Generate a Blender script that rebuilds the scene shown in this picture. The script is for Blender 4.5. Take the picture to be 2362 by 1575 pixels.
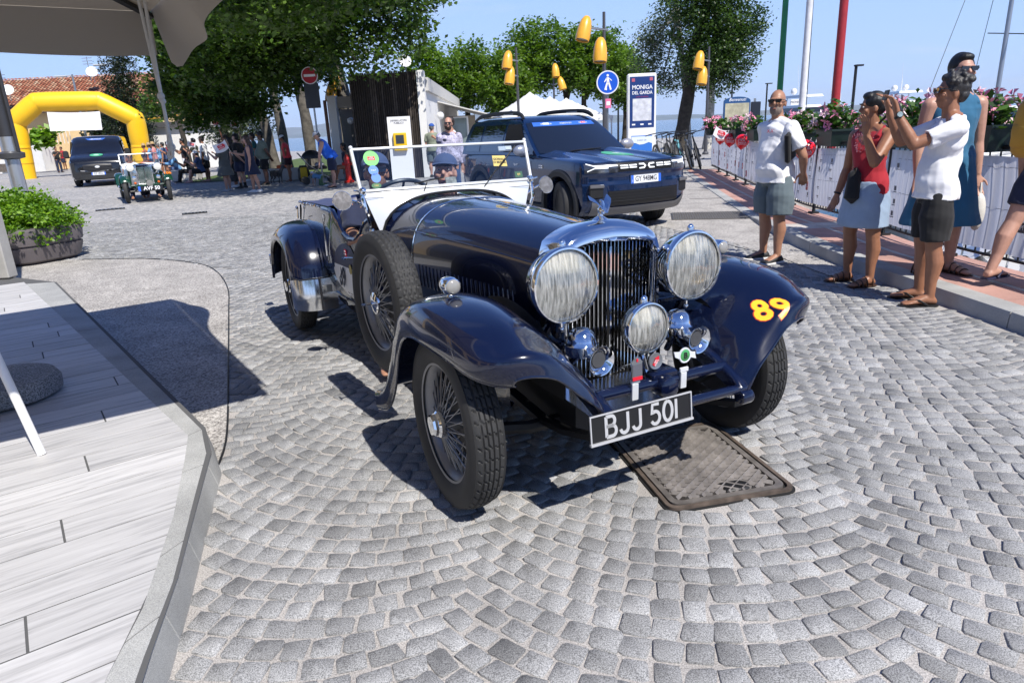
import bpy, bmesh, math, random
import numpy as np
from mathutils import Vector, Matrix, noise as mnoise
for _o in list(bpy.data.objects): bpy.data.objects.remove(_o)
S = bpy.context.scene
COL = S.collection
rnd = random.Random(7)
NR = np.random.RandomState(11)
R = math.radians
# ---------------------------------------------------------------- camera
CAM_H, CAM_F, HOR, SLOPE = 1.5, 1575.0, 294.0, -0.049
_roll = math.atan(-SLOPE); _p = math.atan((787.5 - HOR) * math.cos(_roll) / CAM_F)
_fw = Vector((0, math.cos(_p), -math.sin(_p))); _r0 = Vector((1, 0, 0)); _u0 = Vector((0, math.sin(_p), math.cos(_p)))
_rt = _r0 * math.cos(_roll) - _u0 * math.sin(_roll); _up = _r0 * math.sin(_roll) + _u0 * math.cos(_roll)
camd = bpy.data.cameras.new('camera'); cam = bpy.data.objects.new('camera', camd); COL.objects.link(cam)
camd.sensor_width = 36; camd.lens = CAM_F / 2362 * 36; camd.clip_start = .05; camd.clip_end = 30000
_m = Matrix((_rt, _up, -_fw)).transposed().to_4x4(); _m.translation = (0, 0, CAM_H); cam.matrix_world = _m
S.camera = cam
# ---------------------------------------------------------------- sky, sun, exposure
SUN_EL = R(51); SUN_D = Vector((.552 * math.cos(SUN_EL), -.834 * math.cos(SUN_EL), math.sin(SUN_EL))).normalized()
W = bpy.data.worlds.new('World'); S.world = W; W.use_nodes = True
_n = W.node_tree.nodes; _l = W.node_tree.links; _n.clear()
_sky = _n.new('ShaderNodeTexSky'); _sky.sky_type = 'NISHITA'; _sky.sun_disc = False
_sky.sun_elevation = SUN_EL; _sky.sun_rotation = math.atan2(SUN_D.x, SUN_D.y)
_sky.air_density = 1.0; _sky.dust_density = 0; _sky.ozone_density = 5
_bg = _n.new('ShaderNodeBackground'); _bg.inputs[1].default_value = .11
_ow = _n.new('ShaderNodeOutputWorld')
_tc = _n.new('ShaderNodeTexCoord'); _sx = _n.new('ShaderNodeSeparateXYZ'); _l.new(_tc.outputs['Generated'], _sx.inputs[0])
_mz = _n.new('ShaderNodeMath'); _mz.operation = 'ADD'; _mz.inputs[1].default_value = .18; _l.new(_sx.outputs[2], _mz.inputs[0])
_dv = [_n.new('ShaderNodeMath') for _ in range(2)]
for _i in (0, 1):
    _dv[_i].operation = 'DIVIDE'; _l.new(_sx.outputs[_i], _dv[_i].inputs[0]); _l.new(_mz.outputs[0], _dv[_i].inputs[1])
_cb = _n.new('ShaderNodeCombineXYZ'); _l.new(_dv[0].outputs[0], _cb.inputs[0]); _l.new(_dv[1].outputs[0], _cb.inputs[1])
_mp = _n.new('ShaderNodeMapping'); _mp.inputs['Scale'].default_value = (.55, 1.3, 1); _mp.inputs['Location'].default_value = (3.1, .4, 0); _mp.inputs['Rotation'].default_value = (0, 0, R(12))
_l.new(_cb.outputs[0], _mp.inputs[0])
_nz = _n.new('ShaderNodeTexNoise'); _nz.inputs['Scale'].default_value = 1.5; _nz.inputs['Detail'].default_value = 7; _nz.inputs['Roughness'].default_value = .58
_l.new(_mp.outputs[0], _nz.inputs['Vector'])
_cr = _n.new('ShaderNodeValToRGB'); _cr.color_ramp.elements[0].position = .53; _cr.color_ramp.elements[1].position = .80
_cr.color_ramp.elements[1].color = (.5, .5, .5, 1)
_l.new(_nz.outputs[0], _cr.inputs[0])
_gr = _n.new('ShaderNodeValToRGB'); _ge = _gr.color_ramp.elements; _ge[0].position = 0; _ge[0].color = (.44, .62, .97, 1); _ge[1].position = 1; _ge[1].color = (.025, .07, .28, 1)
for _q, _c in ((.17, (.36, .55, .95, 1)), (.28, (.22, .38, .82, 1)), (.45, (.075, .165, .48, 1))): _ge.new(_q).color = _c
_l.new(_sx.outputs[2], _gr.inputs[0]); _gs = _n.new('ShaderNodeVectorMath'); _gs.operation = 'SCALE'; _gs.inputs['Scale'].default_value = 8.8; _l.new(_gr.outputs[0], _gs.inputs[0])
_fx = _n.new('ShaderNodeMapRange'); _fx.inputs[1].default_value = .0; _fx.inputs[2].default_value = .75; _fx.inputs[3].default_value = .95; _fx.inputs[4].default_value = .8; _l.new(_sx.outputs[2], _fx.inputs[0])
_m1 = _n.new('ShaderNodeMixRGB'); _l.new(_fx.outputs[0], _m1.inputs[0]); _l.new(_sky.outputs[0], _m1.inputs[1]); _l.new(_gs.outputs[0], _m1.inputs[2])
_mx = _n.new('ShaderNodeMixRGB'); _mx.inputs[2].default_value = (5.6, 6.0, 7.4, 1)
_l.new(_cr.outputs[0], _mx.inputs[0]); _l.new(_m1.outputs[0], _mx.inputs[1]); _l.new(_mx.outputs[0], _bg.inputs[0]); _l.new(_bg.outputs[0], _ow.inputs[0])
sund = bpy.data.lights.new('sun', 'SUN'); sun = bpy.data.objects.new('sun', sund); COL.objects.link(sun)
sund.energy = 5; sund.angle = R(.53); sund.color = (1, .96, .89)
sun.rotation_euler = SUN_D.to_track_quat('Z', 'Y').to_euler()
S.view_settings.view_transform = 'Standard'; S.view_settings.look = 'None'; S.view_settings.gamma = 1
S.view_settings.exposure = .34; S.view_settings.use_curve_mapping = False
S.cycles.max_bounces = 8; S.cycles.transparent_max_bounces = 12; S.cycles.caustics_reflective = False; S.cycles.caustics_refractive = False
S.cycles.sample_clamp_indirect = 6
# ---------------------------------------------------------------- where things stand
def ray(x, y): return (_fw * CAM_F + _rt * (x - 1181) + _up * (787.5 - y)).normalized()
def G(x, y, z=0.0):                      # the point of height z seen at a photo pixel
    d = ray(x, y); t = (z - CAM_H) / d.z; return Vector((0, 0, CAM_H)) + d * t
def AT(x, y, Y):                         # the point at depth Y seen at a photo pixel
    d = ray(x, y); return Vector((0, 0, CAM_H)) + d * (Y / d.y)
# ---------------------------------------------------------------- materials
MATS = {}
def P(name, col, rough=.5, metal=0, coat=0, spec=.5, var=0, scale=8, bump=0, bscale=60, emit=None, alpha=None, sheen=0, attr=None, coat_r=.03):
    """a plain principled material with optional colour variation and fine relief"""
    if name in MATS: return MATS[name]
    m = bpy.data.materials.new(name); m.use_nodes = True; nt = m.node_tree; b = nt.nodes['Principled BSDF']; MATS[name] = m
    c = (*col, 1); b.inputs['Base Color'].default_value = c; b.inputs['Roughness'].default_value = rough; b.inputs['Metallic'].default_value = metal
    b.inputs['Specular IOR Level'].default_value = spec
    b.inputs['Coat Weight'].default_value = coat; b.inputs['Coat Roughness'].default_value = coat_r
    if sheen: b.inputs['Sheen Weight'].default_value = sheen
    m.diffuse_color = c
    geo = nt.nodes.new('ShaderNodeTexCoord')
    if var:
        n = nt.nodes.new('ShaderNodeTexNoise'); n.inputs['Scale'].default_value = scale; n.inputs['Detail'].default_value = 5
        nt.links.new(geo.outputs['Object'], n.inputs['Vector'])
        r = nt.nodes.new('ShaderNodeMapRange'); r.inputs[1].default_value = .25; r.inputs[2].default_value = .75
        r.inputs[3].default_value = 1 - var; r.inputs[4].default_value = 1 + var
        nt.links.new(n.outputs[0], r.inputs[0])
        x = nt.nodes.new('ShaderNodeVectorMath'); x.operation = 'SCALE'; x.inputs[0].default_value = col
        nt.links.new(r.outputs[0], x.inputs['Scale']); nt.links.new(x.outputs[0], b.inputs['Base Color'])
    if attr:
        a = nt.nodes.new('ShaderNodeAttribute'); a.attribute_name = attr
        x2 = nt.nodes.new('ShaderNodeMixRGB'); x2.blend_type = 'MULTIPLY'; x2.inputs[0].default_value = 1
        if var: nt.links.new(x.outputs[0], x2.inputs[1])
        else: x2.inputs[1].default_value = c
        nt.links.new(a.outputs['Color'], x2.inputs[2]); nt.links.new(x2.outputs[0], b.inputs['Base Color'])
    if bump:
        n = nt.nodes.new('ShaderNodeTexNoise'); n.inputs['Scale'].default_value = bscale; n.inputs['Detail'].default_value = 4
        nt.links.new(geo.outputs['Object'], n.inputs['Vector'])
        k = nt.nodes.new('ShaderNodeBump'); k.inputs['Strength'].default_value = min(1, bump * 10); k.inputs['Distance'].default_value = bump * .05
        nt.links.new(n.outputs[0], k.inputs['Height']); nt.links.new(k.outputs[0], b.inputs['Normal'])
    if emit: b.inputs['Emission Color'].default_value = (*emit[0], 1); b.inputs['Emission Strength'].default_value = emit[1]
    return m
def glass(name, tint=(1, 1, 1), refl=.08, rough=0.0):
    if name in MATS: return MATS[name]
    m = bpy.data.materials.new(name); m.use_nodes = True; nt = m.node_tree; nt.nodes.clear(); MATS[name] = m
    o = nt.nodes.new('ShaderNodeOutputMaterial'); t = nt.nodes.new('ShaderNodeBsdfTransparent'); t.inputs[0].default_value = (*tint, 1)
    g = nt.nodes.new('ShaderNodeBsdfGlossy'); g.inputs['Roughness'].default_value = rough
    lw = nt.nodes.new('ShaderNodeFresnel'); lw.inputs[0].default_value = 1.5
    ad = nt.nodes.new('ShaderNodeMath'); ad.operation = 'ADD'; ad.inputs[1].default_value = refl; nt.links.new(lw.outputs[0], ad.inputs[0])
    x = nt.nodes.new('ShaderNodeMixShader'); nt.links.new(ad.outputs[0], x.inputs[0]); nt.links.new(t.outputs[0], x.inputs[1]); nt.links.new(g.outputs[0], x.inputs[2]); nt.links.new(x.outputs[0], o.inputs[0])
    return m
def leaf_mat(name, dark, light, trans=.35):
    if name in MATS: return MATS[name]
    m = bpy.data.materials.new(name); m.use_nodes = True; nt = m.node_tree; nt.nodes.clear(); MATS[name] = m
    o = nt.nodes.new('ShaderNodeOutputMaterial'); a = nt.nodes.new('ShaderNodeAttribute'); a.attribute_name = 'tone'
    c = nt.nodes.new('ShaderNodeMixRGB'); c.inputs[1].default_value = (*dark, 1); c.inputs[2].default_value = (*light, 1); nt.links.new(a.outputs['Fac'], c.inputs[0])
    d = nt.nodes.new('ShaderNodeBsdfPrincipled'); d.inputs['Roughness'].default_value = .42; d.inputs['Specular IOR Level'].default_value = .5; nt.links.new(c.outputs[0], d.inputs['Base Color'])
    g = nt.nodes.new('ShaderNodeMixRGB'); g.blend_type = 'MULTIPLY'; g.inputs[0].default_value = 1; g.inputs[2].default_value = (1.5, 1.6, .55, 1); nt.links.new(c.outputs[0], g.inputs[1])
    t = nt.nodes.new('ShaderNodeBsdfTranslucent'); nt.links.new(g.outputs[0], t.inputs[0])
    x = nt.nodes.new('ShaderNodeMixShader'); x.inputs[0].default_value = trans; nt.links.new(d.outputs[0], x.inputs[1]); nt.links.new(t.outputs[0], x.inputs[2]); nt.links.new(x.outputs[0], o.inputs[0])
    return m
# ---------------------------------------------------------------- mesh builder
def I4(*t): return Matrix.Translation(Vector(t))
def RZ(a): return Matrix.Rotation(a, 4, 'Z')
def RX(a): return Matrix.Rotation(a, 4, 'X')
def RY(a): return Matrix.Rotation(a, 4, 'Y')
def frame(o, x, z):
    """matrix at o with local x along x and local z close to z"""
    x = Vector(x).normalized(); z = Vector(z); y = z.cross(x).normalized(); z = x.cross(y)
    m = Matrix((x, y, z)).transposed().to_4x4(); m.translation = Vector(o); return m
def zframe(o, z, xh=(1, 0, 0)):
    z = Vector(z).normalized(); x = Vector(xh); x = (x - z * x.dot(z))
    if x.length < 1e-4: x = Vector((0, 1, 0)) - z * z.y
    x.normalize(); y = z.cross(x); m = Matrix((x, y, z)).transposed().to_4x4(); m.translation = Vector(o); return m
class B:
    def __init__(s): s.v = []; s.f = []; s.mi = []
    def add(s, v, f, mi=0, m=None):
        k = len(s.v)
        s.v += [tuple(m @ Vector(p)) if m else tuple(p) for p in v]; s.f += [tuple(i + k for i in q) for q in f]; s.mi += [mi] * len(f); return s
    def box(s, c, d, m=None, mi=0, bev=0, taper=1.0):
        x, y, z = d[0] / 2, d[1] / 2, d[2] / 2; c = Vector(c)
        if bev:
            b = min(bev, x * .9, y * .9, z * .9); v = []
            for sz in (-1, 1):
                k = taper if sz > 0 else 1
                for (zz, i) in ((z - b, 0), (z, b)) if sz > 0 else ((z, b), (z - b, 0)):
                    X, Y = (x - i) * k, (y - i) * k; g = b * .6 if i == 0 else b * .3
                    v += [(c.x + px, c.y + py, c.z + sz * zz) for px, py in ((-X + g, -Y), (X - g, -Y), (X, -Y + g), (X, Y - g), (X - g, Y), (-X + g, Y), (-X, Y - g), (-X, -Y + g))]
            f = [tuple(reversed(range(8))), tuple(range(24, 32))] + [(r * 8 + i, r * 8 + (i + 1) % 8, r * 8 + 8 + (i + 1) % 8, r * 8 + 8 + i) for r in range(3) for i in range(8)]
            return s.add(v, f, mi, m)
        k = taper
        v = [(c.x + a * x, c.y + b_ * y, c.z - z) for a, b_ in ((-1, -1), (1, -1), (1, 1), (-1, 1))] + [(c.x + a * x * k, c.y + b_ * y * k, c.z + z) for a, b_ in ((-1, -1), (1, -1), (1, 1), (-1, 1))]
        return s.add(v, [(3, 2, 1, 0), (4, 5, 6, 7), (0, 1, 5, 4), (1, 2, 6, 5), (2, 3, 7, 6), (3, 0, 4, 7)], mi, m)
    def loft(s, rings, closed=True, cap=True, mi=0, m=None, loop=False):
        n = len(rings[0]); v = [p for r in rings for p in r]; f = []; nr = len(rings)
        for i in range(nr if loop else nr - 1):
            a, b_ = i * n, ((i + 1) % nr) * n
            for j in range(n if closed else n - 1):
                k = (j + 1) % n; f.append((a + j, a + k, b_ + k, b_ + j))
        if cap and closed and not loop: f += [tuple(reversed(range(n))), tuple(range((nr - 1) * n, nr * n))]
        return s.add(v, f, mi, m)
    def tube(s, pts, r, n=8, cap=True, mi=0, m=None, sq=1.0, loop=False):
        pts = [Vector(p) for p in pts]; k = len(pts); rs = r if isinstance(r, (list, tuple)) else [r] * k
        t0 = (pts[1] - pts[0]).normalized(); u = Vector((0, 0, 1)) if abs(t0.z) < .9 else Vector((1, 0, 0)); u = (u - t0 * u.dot(t0)).normalized(); rings = []
        for i in range(k):
            if loop: t = (pts[(i + 1) % k] - pts[i - 1]).normalized()
            else: t = ((pts[min(i + 1, k - 1)] - pts[max(i - 1, 0)])).normalized()
            u = (u - t * u.dot(t)).normalized(); w = t.cross(u)
            rings.append([pts[i] + (u * math.cos(a) + w * math.sin(a) * sq) * rs[i] for a in (2 * math.pi * j / n for j in range(n))])
        return s.loft(rings, True, cap, mi, m, loop)
    def lathe(s, prof, n=16, m=None, mi=0, cap=True):
        rings = [[(r * math.cos(a), r * math.sin(a), z) for a in (2 * math.pi * j / n for j in range(n))] for r, z in prof]
        return s.loft(rings, True, cap, mi, m)
    def ball(s, c, r, m=None, mi=0, n=12, k=8, lo=0, hi=1):
        r = r if isinstance(r, (tuple, list)) else (r, r, r); c = Vector(c); rings = []
        for i in range(k + 1):
            t = math.pi * (lo + (hi - lo) * i / k); t = min(max(t, .02), math.pi - .02)
            rings.append([(c.x + r[0] * math.sin(t) * math.cos(a), c.y + r[1] * math.sin(t) * math.sin(a), c.z - r[2] * math.cos(t)) for a in (2 * math.pi * j / n for j in range(n))])
        return s.loft(rings, True, True, mi, m)
    def prism(s, poly, z0, z1, m=None, mi=0):
        n = len(poly); v = [(x, y, z0) for x, y in poly] + [(x, y, z1) for x, y in poly]
        f = [tuple(reversed(range(n))), tuple(range(n, 2 * n))] + [(i, (i + 1) % n, n + (i + 1) % n, n + i) for i in range(n)]
        return s.add(v, f, mi, m)
    def grid(s, fn, nu, nv, mi=0, m=None, cu=False, thick=0):
        P_ = [[Vector(fn(i / nu, j / nv)) for j in range(nv + 1)] for i in range(nu + 1)]
        v = [p for row in P_ for p in row]; w = nv + 1
        f = [(i * w + j, (i + 1) * w + j, (i + 1) * w + j + 1, i * w + j + 1) for i in range(nu) for j in range(nv)]
        return s.add(v, f, mi, m)
    def build(s, name, mat, parent=None, smooth=38, m=None, sub=0, solid=0, bev=0, rec=True):
        me = bpy.data.meshes.new(name); me.from_pydata(s.v, [], s.f); mats = mat if isinstance(mat, (list, tuple)) else [mat]
        for q in mats: me.materials.append(q)
        if len(mats) > 1: me.polygons.foreach_set('material_index', s.mi)
        if rec:
            bm = bmesh.new(); bm.from_mesh(me); bmesh.ops.recalc_face_normals(bm, faces=bm.faces); bm.to_mesh(me); bm.free()
        o = bpy.data.objects.new(name, me); COL.objects.link(o)
        if parent: o.parent = parent
        if m is not None: o.matrix_basis = m
        if solid:
            q = o.modifiers.new('s', 'SOLIDIFY'); q.thickness = solid; q.offset = 0
        if bev:
            q = o.modifiers.new('b', 'BEVEL'); q.width = bev; q.segments = 2; q.limit_method = 'ANGLE'; q.angle_limit = R(35)
        if sub:
            q = o.modifiers.new('u', 'SUBSURF'); q.levels = sub; q.render_levels = sub
        if o.modifiers: bake(o)
        if smooth is not None: shade(o.data, smooth)
        return o
def shade(me, ang):
    me.polygons.foreach_set('use_smooth', [True] * len(me.polygons))
    if ang < 180: me.set_sharp_from_angle(angle=R(ang))
def bake(o):
    dg = bpy.context.evaluated_depsgraph_get(); me = bpy.data.meshes.new_from_object(o.evaluated_get(dg)); old = o.data; o.modifiers.clear(); o.data = me; me.name = o.name; bpy.data.meshes.remove(old)
def tag(o, label=None, cat=None, group=None, kind=None):
    if label: o['label'] = label
    if cat: o['category'] = cat
    if group: o['group'] = group
    if kind: o['kind'] = kind
    return o
def thing(name, label, cat, loc=(0, 0, 0), rz=0, group=None):
    o = bpy.data.objects.new(name, None); COL.objects.link(o); o.location = loc; o.rotation_euler = (0, 0, rz); o.empty_display_size = .1
    return tag(o, label, cat, group)
def copy_tree(o, parent=None):
    c = o.copy(); COL.objects.link(c); c.parent = parent
    for ch in list(o.children): copy_tree(ch, c)
    return c
def text(s, size, mat, parent, m, name='lettering', ext=.0006, font_w=1.0, shear=0, align='CENTER', bold=0, space=1.0):
    """raised flat print: text lies in the xy plane of m"""
    cu = bpy.data.curves.new('t', 'FONT'); cu.body = s; cu.size = size; cu.align_x = align; cu.align_y = 'CENTER'; cu.extrude = ext; cu.offset = bold; cu.shear = shear; cu.resolution_u = 3; cu.space_character = space
    o = bpy.data.objects.new('t', cu); COL.objects.link(o); dg = bpy.context.evaluated_depsgraph_get()
    me = bpy.data.meshes.new_from_object(o.evaluated_get(dg)); bpy.data.objects.remove(o); bpy.data.curves.remove(cu)
    me.transform(Matrix.Diagonal((font_w, 1, 1, 1))); me.materials.clear(); me.materials.append(mat); me.name = name
    q = bpy.data.objects.new(name, me); COL.objects.link(q); q.parent = parent; q.matrix_basis = m; return q
def npmesh(name, V_, F_, mat, parent=None, tone=None, attr='tone', kind=None, smooth=False):
    """big meshes of equal-sided faces from numpy arrays"""
    me = bpy.data.meshes.new(name); k = F_.shape[1]; me.vertices.add(len(V_)); me.vertices.foreach_set('co', np.ascontiguousarray(V_, np.float32).ravel())
    me.loops.add(F_.size); me.loops.foreach_set('vertex_index', F_.astype(np.int32).ravel()); me.polygons.add(len(F_))
    me.polygons.foreach_set('loop_start', np.arange(0, F_.size, k, dtype=np.int32)); me.update(calc_edges=True)
    if tone is not None:
        a = me.attributes.new(attr, 'FLOAT', 'FACE'); a.data.foreach_set('value', tone.astype(np.float32))
    me.materials.append(mat)
    if smooth: me.polygons.foreach_set('use_smooth', [True] * len(F_))
    o = bpy.data.objects.new(name, me); COL.objects.link(o)
    if parent: o.parent = parent
    if kind: o['kind'] = kind
    return o
def inside(poly, x, y):
    c = np.zeros(np.shape(x), bool); n = len(poly)
    for i in range(n):
        x1, y1 = poly[i][0], poly[i][1]; x2, y2 = poly[(i + 1) % n][0], poly[(i + 1) % n][1]
        if y1 == y2: continue
        h = ((y1 > y) != (y2 > y)) & (x < (x2 - x1) * (y - y1) / (y2 - y1) + x1); c ^= h
    return c
def smoothpath(pts, k=4):
    """Catmull-Rom through pts"""
    p = [Vector(q) for q in pts]; p = [p[0] * 2 - p[1]] + p + [p[-1] * 2 - p[-2]]; out = []
    for i in range(1, len(p) - 2):
        for j in range(k):
            t = j / k; a, b_, c, d = p[i - 1], p[i], p[i + 1], p[i + 2]
            out.append(((b_ * 2) + (c - a) * t + (a * 2 - b_ * 5 + c * 4 - d) * t * t + (b_ * 3 - a - c * 3 + d) * t ** 3) * .5)
    out.append(p[-2]); return out
CHROME = P('chrome', (.86, .87, .88), .05, 1); BLACK = P('black_plastic', (.012, .012, .013), .45); RUBBER = P('rubber', (.02, .02, .021), .75, bump=.02, bscale=90)
WHITE = P('white_paint', (.78, .78, .78), .4); STEEL = P('grey_steel', (.32, .33, .34), .38, .8, var=.12); DARKIRON = P('dark_iron', (.022, .023, .025), .5, .3)
REDP = P('red_print', (.62, .012, .03), .45); NAVYP = P('navy_print', (.012, .02, .10), .45); BLUEP = P('blue_print', (.02, .10, .62), .4); GREYP = P('grey_print', (.10, .10, .12), .5); WHITEP = P('white_print', (.82, .82, .84), .5)
# ================================================================ the ground
def granite(name, base, dark, joint=None, sc=420, attr=None, bumpd=.0015):
    m = bpy.data.materials.new(name); m.use_nodes = True; nt = m.node_tree; b = nt.nodes['Principled BSDF']; MATS[name] = m; L = nt.links
    g = nt.nodes.new('ShaderNodeNewGeometry'); n1 = nt.nodes.new('ShaderNodeTexNoise'); n1.inputs['Scale'].default_value = sc; n1.inputs['Detail'].default_value = 2; n1.inputs['Roughness'].default_value = .7
    n2 = nt.nodes.new('ShaderNodeTexNoise'); n2.inputs['Scale'].default_value = 3.1; n2.inputs['Detail'].default_value = 6
    for n in (n1, n2): L.new(g.outputs['Position'], n.inputs['Vector'])
    r = nt.nodes.new('ShaderNodeValToRGB'); r.color_ramp.elements[0].position = .36; r.color_ramp.elements[1].position = .62
    r.color_ramp.elements[0].color = (*dark, 1); r.color_ramp.elements[1].color = (*base, 1); L.new(n1.outputs[0], r.inputs[0])
    k = nt.nodes.new('ShaderNodeMapRange'); k.inputs[1].default_value = .3; k.inputs[2].default_value = .7; k.inputs[3].default_value = .78; k.inputs[4].default_value = 1.12; L.new(n2.outputs[0], k.inputs[0])
    x = nt.nodes.new('ShaderNodeVectorMath'); x.operation = 'SCALE'; L.new(r.outputs[0], x.inputs[0]); L.new(k.outputs[0], x.inputs['Scale']); out = x.outputs[0]
    if attr:
        a = nt.nodes.new('ShaderNodeAttribute'); a.attribute_name = attr; y = nt.nodes.new('ShaderNodeVectorMath'); y.operation = 'SCALE'; L.new(out, y.inputs[0]); L.new(a.outputs['Fac'], y.inputs['Scale']); out = y.outputs[0]
    L.new(out, b.inputs['Base Color']); b.inputs['Roughness'].default_value = .72; b.inputs['Specular IOR Level'].default_value = .3
    bp = nt.nodes.new('ShaderNodeBump'); bp.inputs['Strength'].default_value = .7; bp.inputs['Distance'].default_value = bumpd; L.new(n1.outputs[0], bp.inputs['Height']); L.new(bp.outputs[0], b.inputs['Normal'])
    return m
STONE = granite('cobble_granite', (.42, .42, .42), (.12, .12, .122), sc=260, attr='tone')
SAND = granite('sand_joint', (.56, .53, .50), (.26, .24, .225), sc=190, bumpd=.004)
KERB = granite('kerb_granite', (.50, .50, .48), (.27, .27, .265), sc=380)
PEB = granite('washed_aggregate', (.60, .57, .53), (.16, .145, .135), sc=75, bumpd=.004)
def paving_far():
    m = bpy.data.materials.new('far_paving'); m.use_nodes = True; nt = m.node_tree; b = nt.nodes['Principled BSDF']; L = nt.links
    g = nt.nodes.new('ShaderNodeNewGeometry'); v = nt.nodes.new('ShaderNodeTexVoronoi'); v.feature = 'DISTANCE_TO_EDGE'; v.inputs['Scale'].default_value = 9; v.inputs['Randomness'].default_value = .55
    v2 = nt.nodes.new('ShaderNodeTexVoronoi'); v2.inputs['Scale'].default_value = 9; v2.inputs['Randomness'].default_value = .55
    n = nt.nodes.new('ShaderNodeTexNoise'); n.inputs['Scale'].default_value = .35; n.inputs['Detail'].default_value = 7
    for q in (v, v2, n): L.new(g.outputs['Position'], q.inputs['Vector'])
    r = nt.nodes.new('ShaderNodeValToRGB'); r.color_ramp.elements[0].position = .05; r.color_ramp.elements[1].position = .12; r.color_ramp.elements[0].color = (.42, .40, .38, 1); r.color_ramp.elements[1].color = (.25, .25, .255, 1); L.new(v.outputs['Distance'], r.inputs[0])
    k = nt.nodes.new('ShaderNodeMapRange'); k.inputs[3].default_value = .72; k.inputs[4].default_value = 1.28; L.new(n.outputs[0], k.inputs[0])
    hs = nt.nodes.new('ShaderNodeMapRange'); hs.inputs[3].default_value = .82; hs.inputs[4].default_value = 1.18; sp = nt.nodes.new('ShaderNodeSeparateColor'); L.new(v2.outputs['Color'], sp.inputs[0]); L.new(sp.outputs[0], hs.inputs[0])
    mm = nt.nodes.new('ShaderNodeMath'); mm.operation = 'MULTIPLY'; L.new(k.outputs[0], mm.inputs[0]); L.new(hs.outputs[0], mm.inputs[1])
    x = nt.nodes.new('ShaderNodeVectorMath'); x.operation = 'SCALE'; L.new(r.outputs[0], x.inputs[0]); L.new(mm.outputs[0], x.inputs['Scale']); L.new(x.outputs[0], b.inputs['Base Color']); b.inputs['Roughness'].default_value = .8
    bp = nt.nodes.new('ShaderNodeBump'); bp.inputs['Strength'].default_value = .6; bp.inputs['Distance'].default_value = .012; L.new(v.outputs['Distance'], bp.inputs['Height']); L.new(bp.outputs[0], b.inputs['Normal'])
    return m
def sheet(name, poly, z, mat, parent=None, kind='structure'):
    b = B(); b.add([(p[0], p[1], z) for p in poly], [tuple(range(len(poly)))]); o = b.build(name, mat, parent, smooth=None); 
    if kind: o['kind'] = kind
    return o
SHORE = [(4.6, -6), (4.55, 3), (4.4, 5.5), (4.38, 6.4), (4.42, 7.3), (4.6, 8.7), (5.1, 12.3), (5.6, 15), (6.9, 21.5), (10.6, 25.5), (17, 36), (23, 48), (23, 58), (8, 64), (-12, 72), (-40, 100), (-120, 190)]
# land is one sheet that ends at the quay; water lies beyond and below
sheet('ground', SHORE + [(-400, 190), (-400, -60), (4.6, -60)], -.012, paving_far())
bq = B()
for (x0, y0), (x1, y1) in zip(SHORE[:-1], SHORE[1:]): bq.add([(x0, y0, -.012), (x1, y1, -.012), (x1, y1, -2.2), (x0, y0, -2.2)], [(0, 1, 2, 3)])
tag(bq.build('quay_wall', P('quay_concrete', (.3, .29, .27), .85, var=.2, scale=2), None, None), kind='structure')
def water():
    m = bpy.data.materials.new('lake_water'); m.use_nodes = True; nt = m.node_tree; b = nt.nodes['Principled BSDF']; L = nt.links
    b.inputs['Base Color'].default_value = (.012, .075, .16, 1); b.inputs['Roughness'].default_value = .12; b.inputs['IOR'].default_value = 1.33
    g = nt.nodes.new('ShaderNodeNewGeometry'); n = nt.nodes.new('ShaderNodeTexNoise'); n.inputs['Scale'].default_value = 1.6; n.inputs['Detail'].default_value = 5; L.new(g.outputs['Position'], n.inputs['Vector'])
    bp = nt.nodes.new('ShaderNodeBump'); bp.inputs['Strength'].default_value = .6; bp.inputs['Distance'].default_value = .25; L.new(n.outputs[0], bp.inputs['Height']); L.new(bp.outputs[0], b.inputs['Normal'])
    return m
sheet('lake_water', [(-9000, -300), (9000, -300), (9000, 14500), (-9000, 14500)], -1.35, water())
# far shore hills, ridged strips standing in the lake some kilometres off
def hill(name, x0, x1, y, hmax, seed, col, rough=.35):
    b = B(); n = 60; r = random.Random(seed); pr = []
    for i in range(n + 1):
        u = i / n; h = hmax * (math.sin(math.pi * min(max(u, .0), 1)) ** .5) * (1 + rough * mnoise.noise(Vector((u * 6 + seed, .3, 0))) + .25 * mnoise.noise(Vector((u * 23, seed, 0))))
        x = x0 + (x1 - x0) * u; pr.append([(x, y, -3), (x + 30, y + 500, max(h, 4) * .55), (x + 60, y + 1100, max(h, 5)), (x + 80, y + 2200, -3)])
    b.loft(pr, closed=False, cap=False); return tag(b.build(name, P('hill_' + str(seed), col, .95, var=.35, scale=.004), None), kind='structure')
hill('far_hills', -3500, 3300, 9000, 105, 3, (.09, .13, .15)); hill('far_shore', 2600, 9000, 9500, 62, 5, (.10, .13, .14), .6); hill('far_mountain_ridge', -6000, 2600, 12000, 220, 9, (.10, .14, .17))

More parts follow.
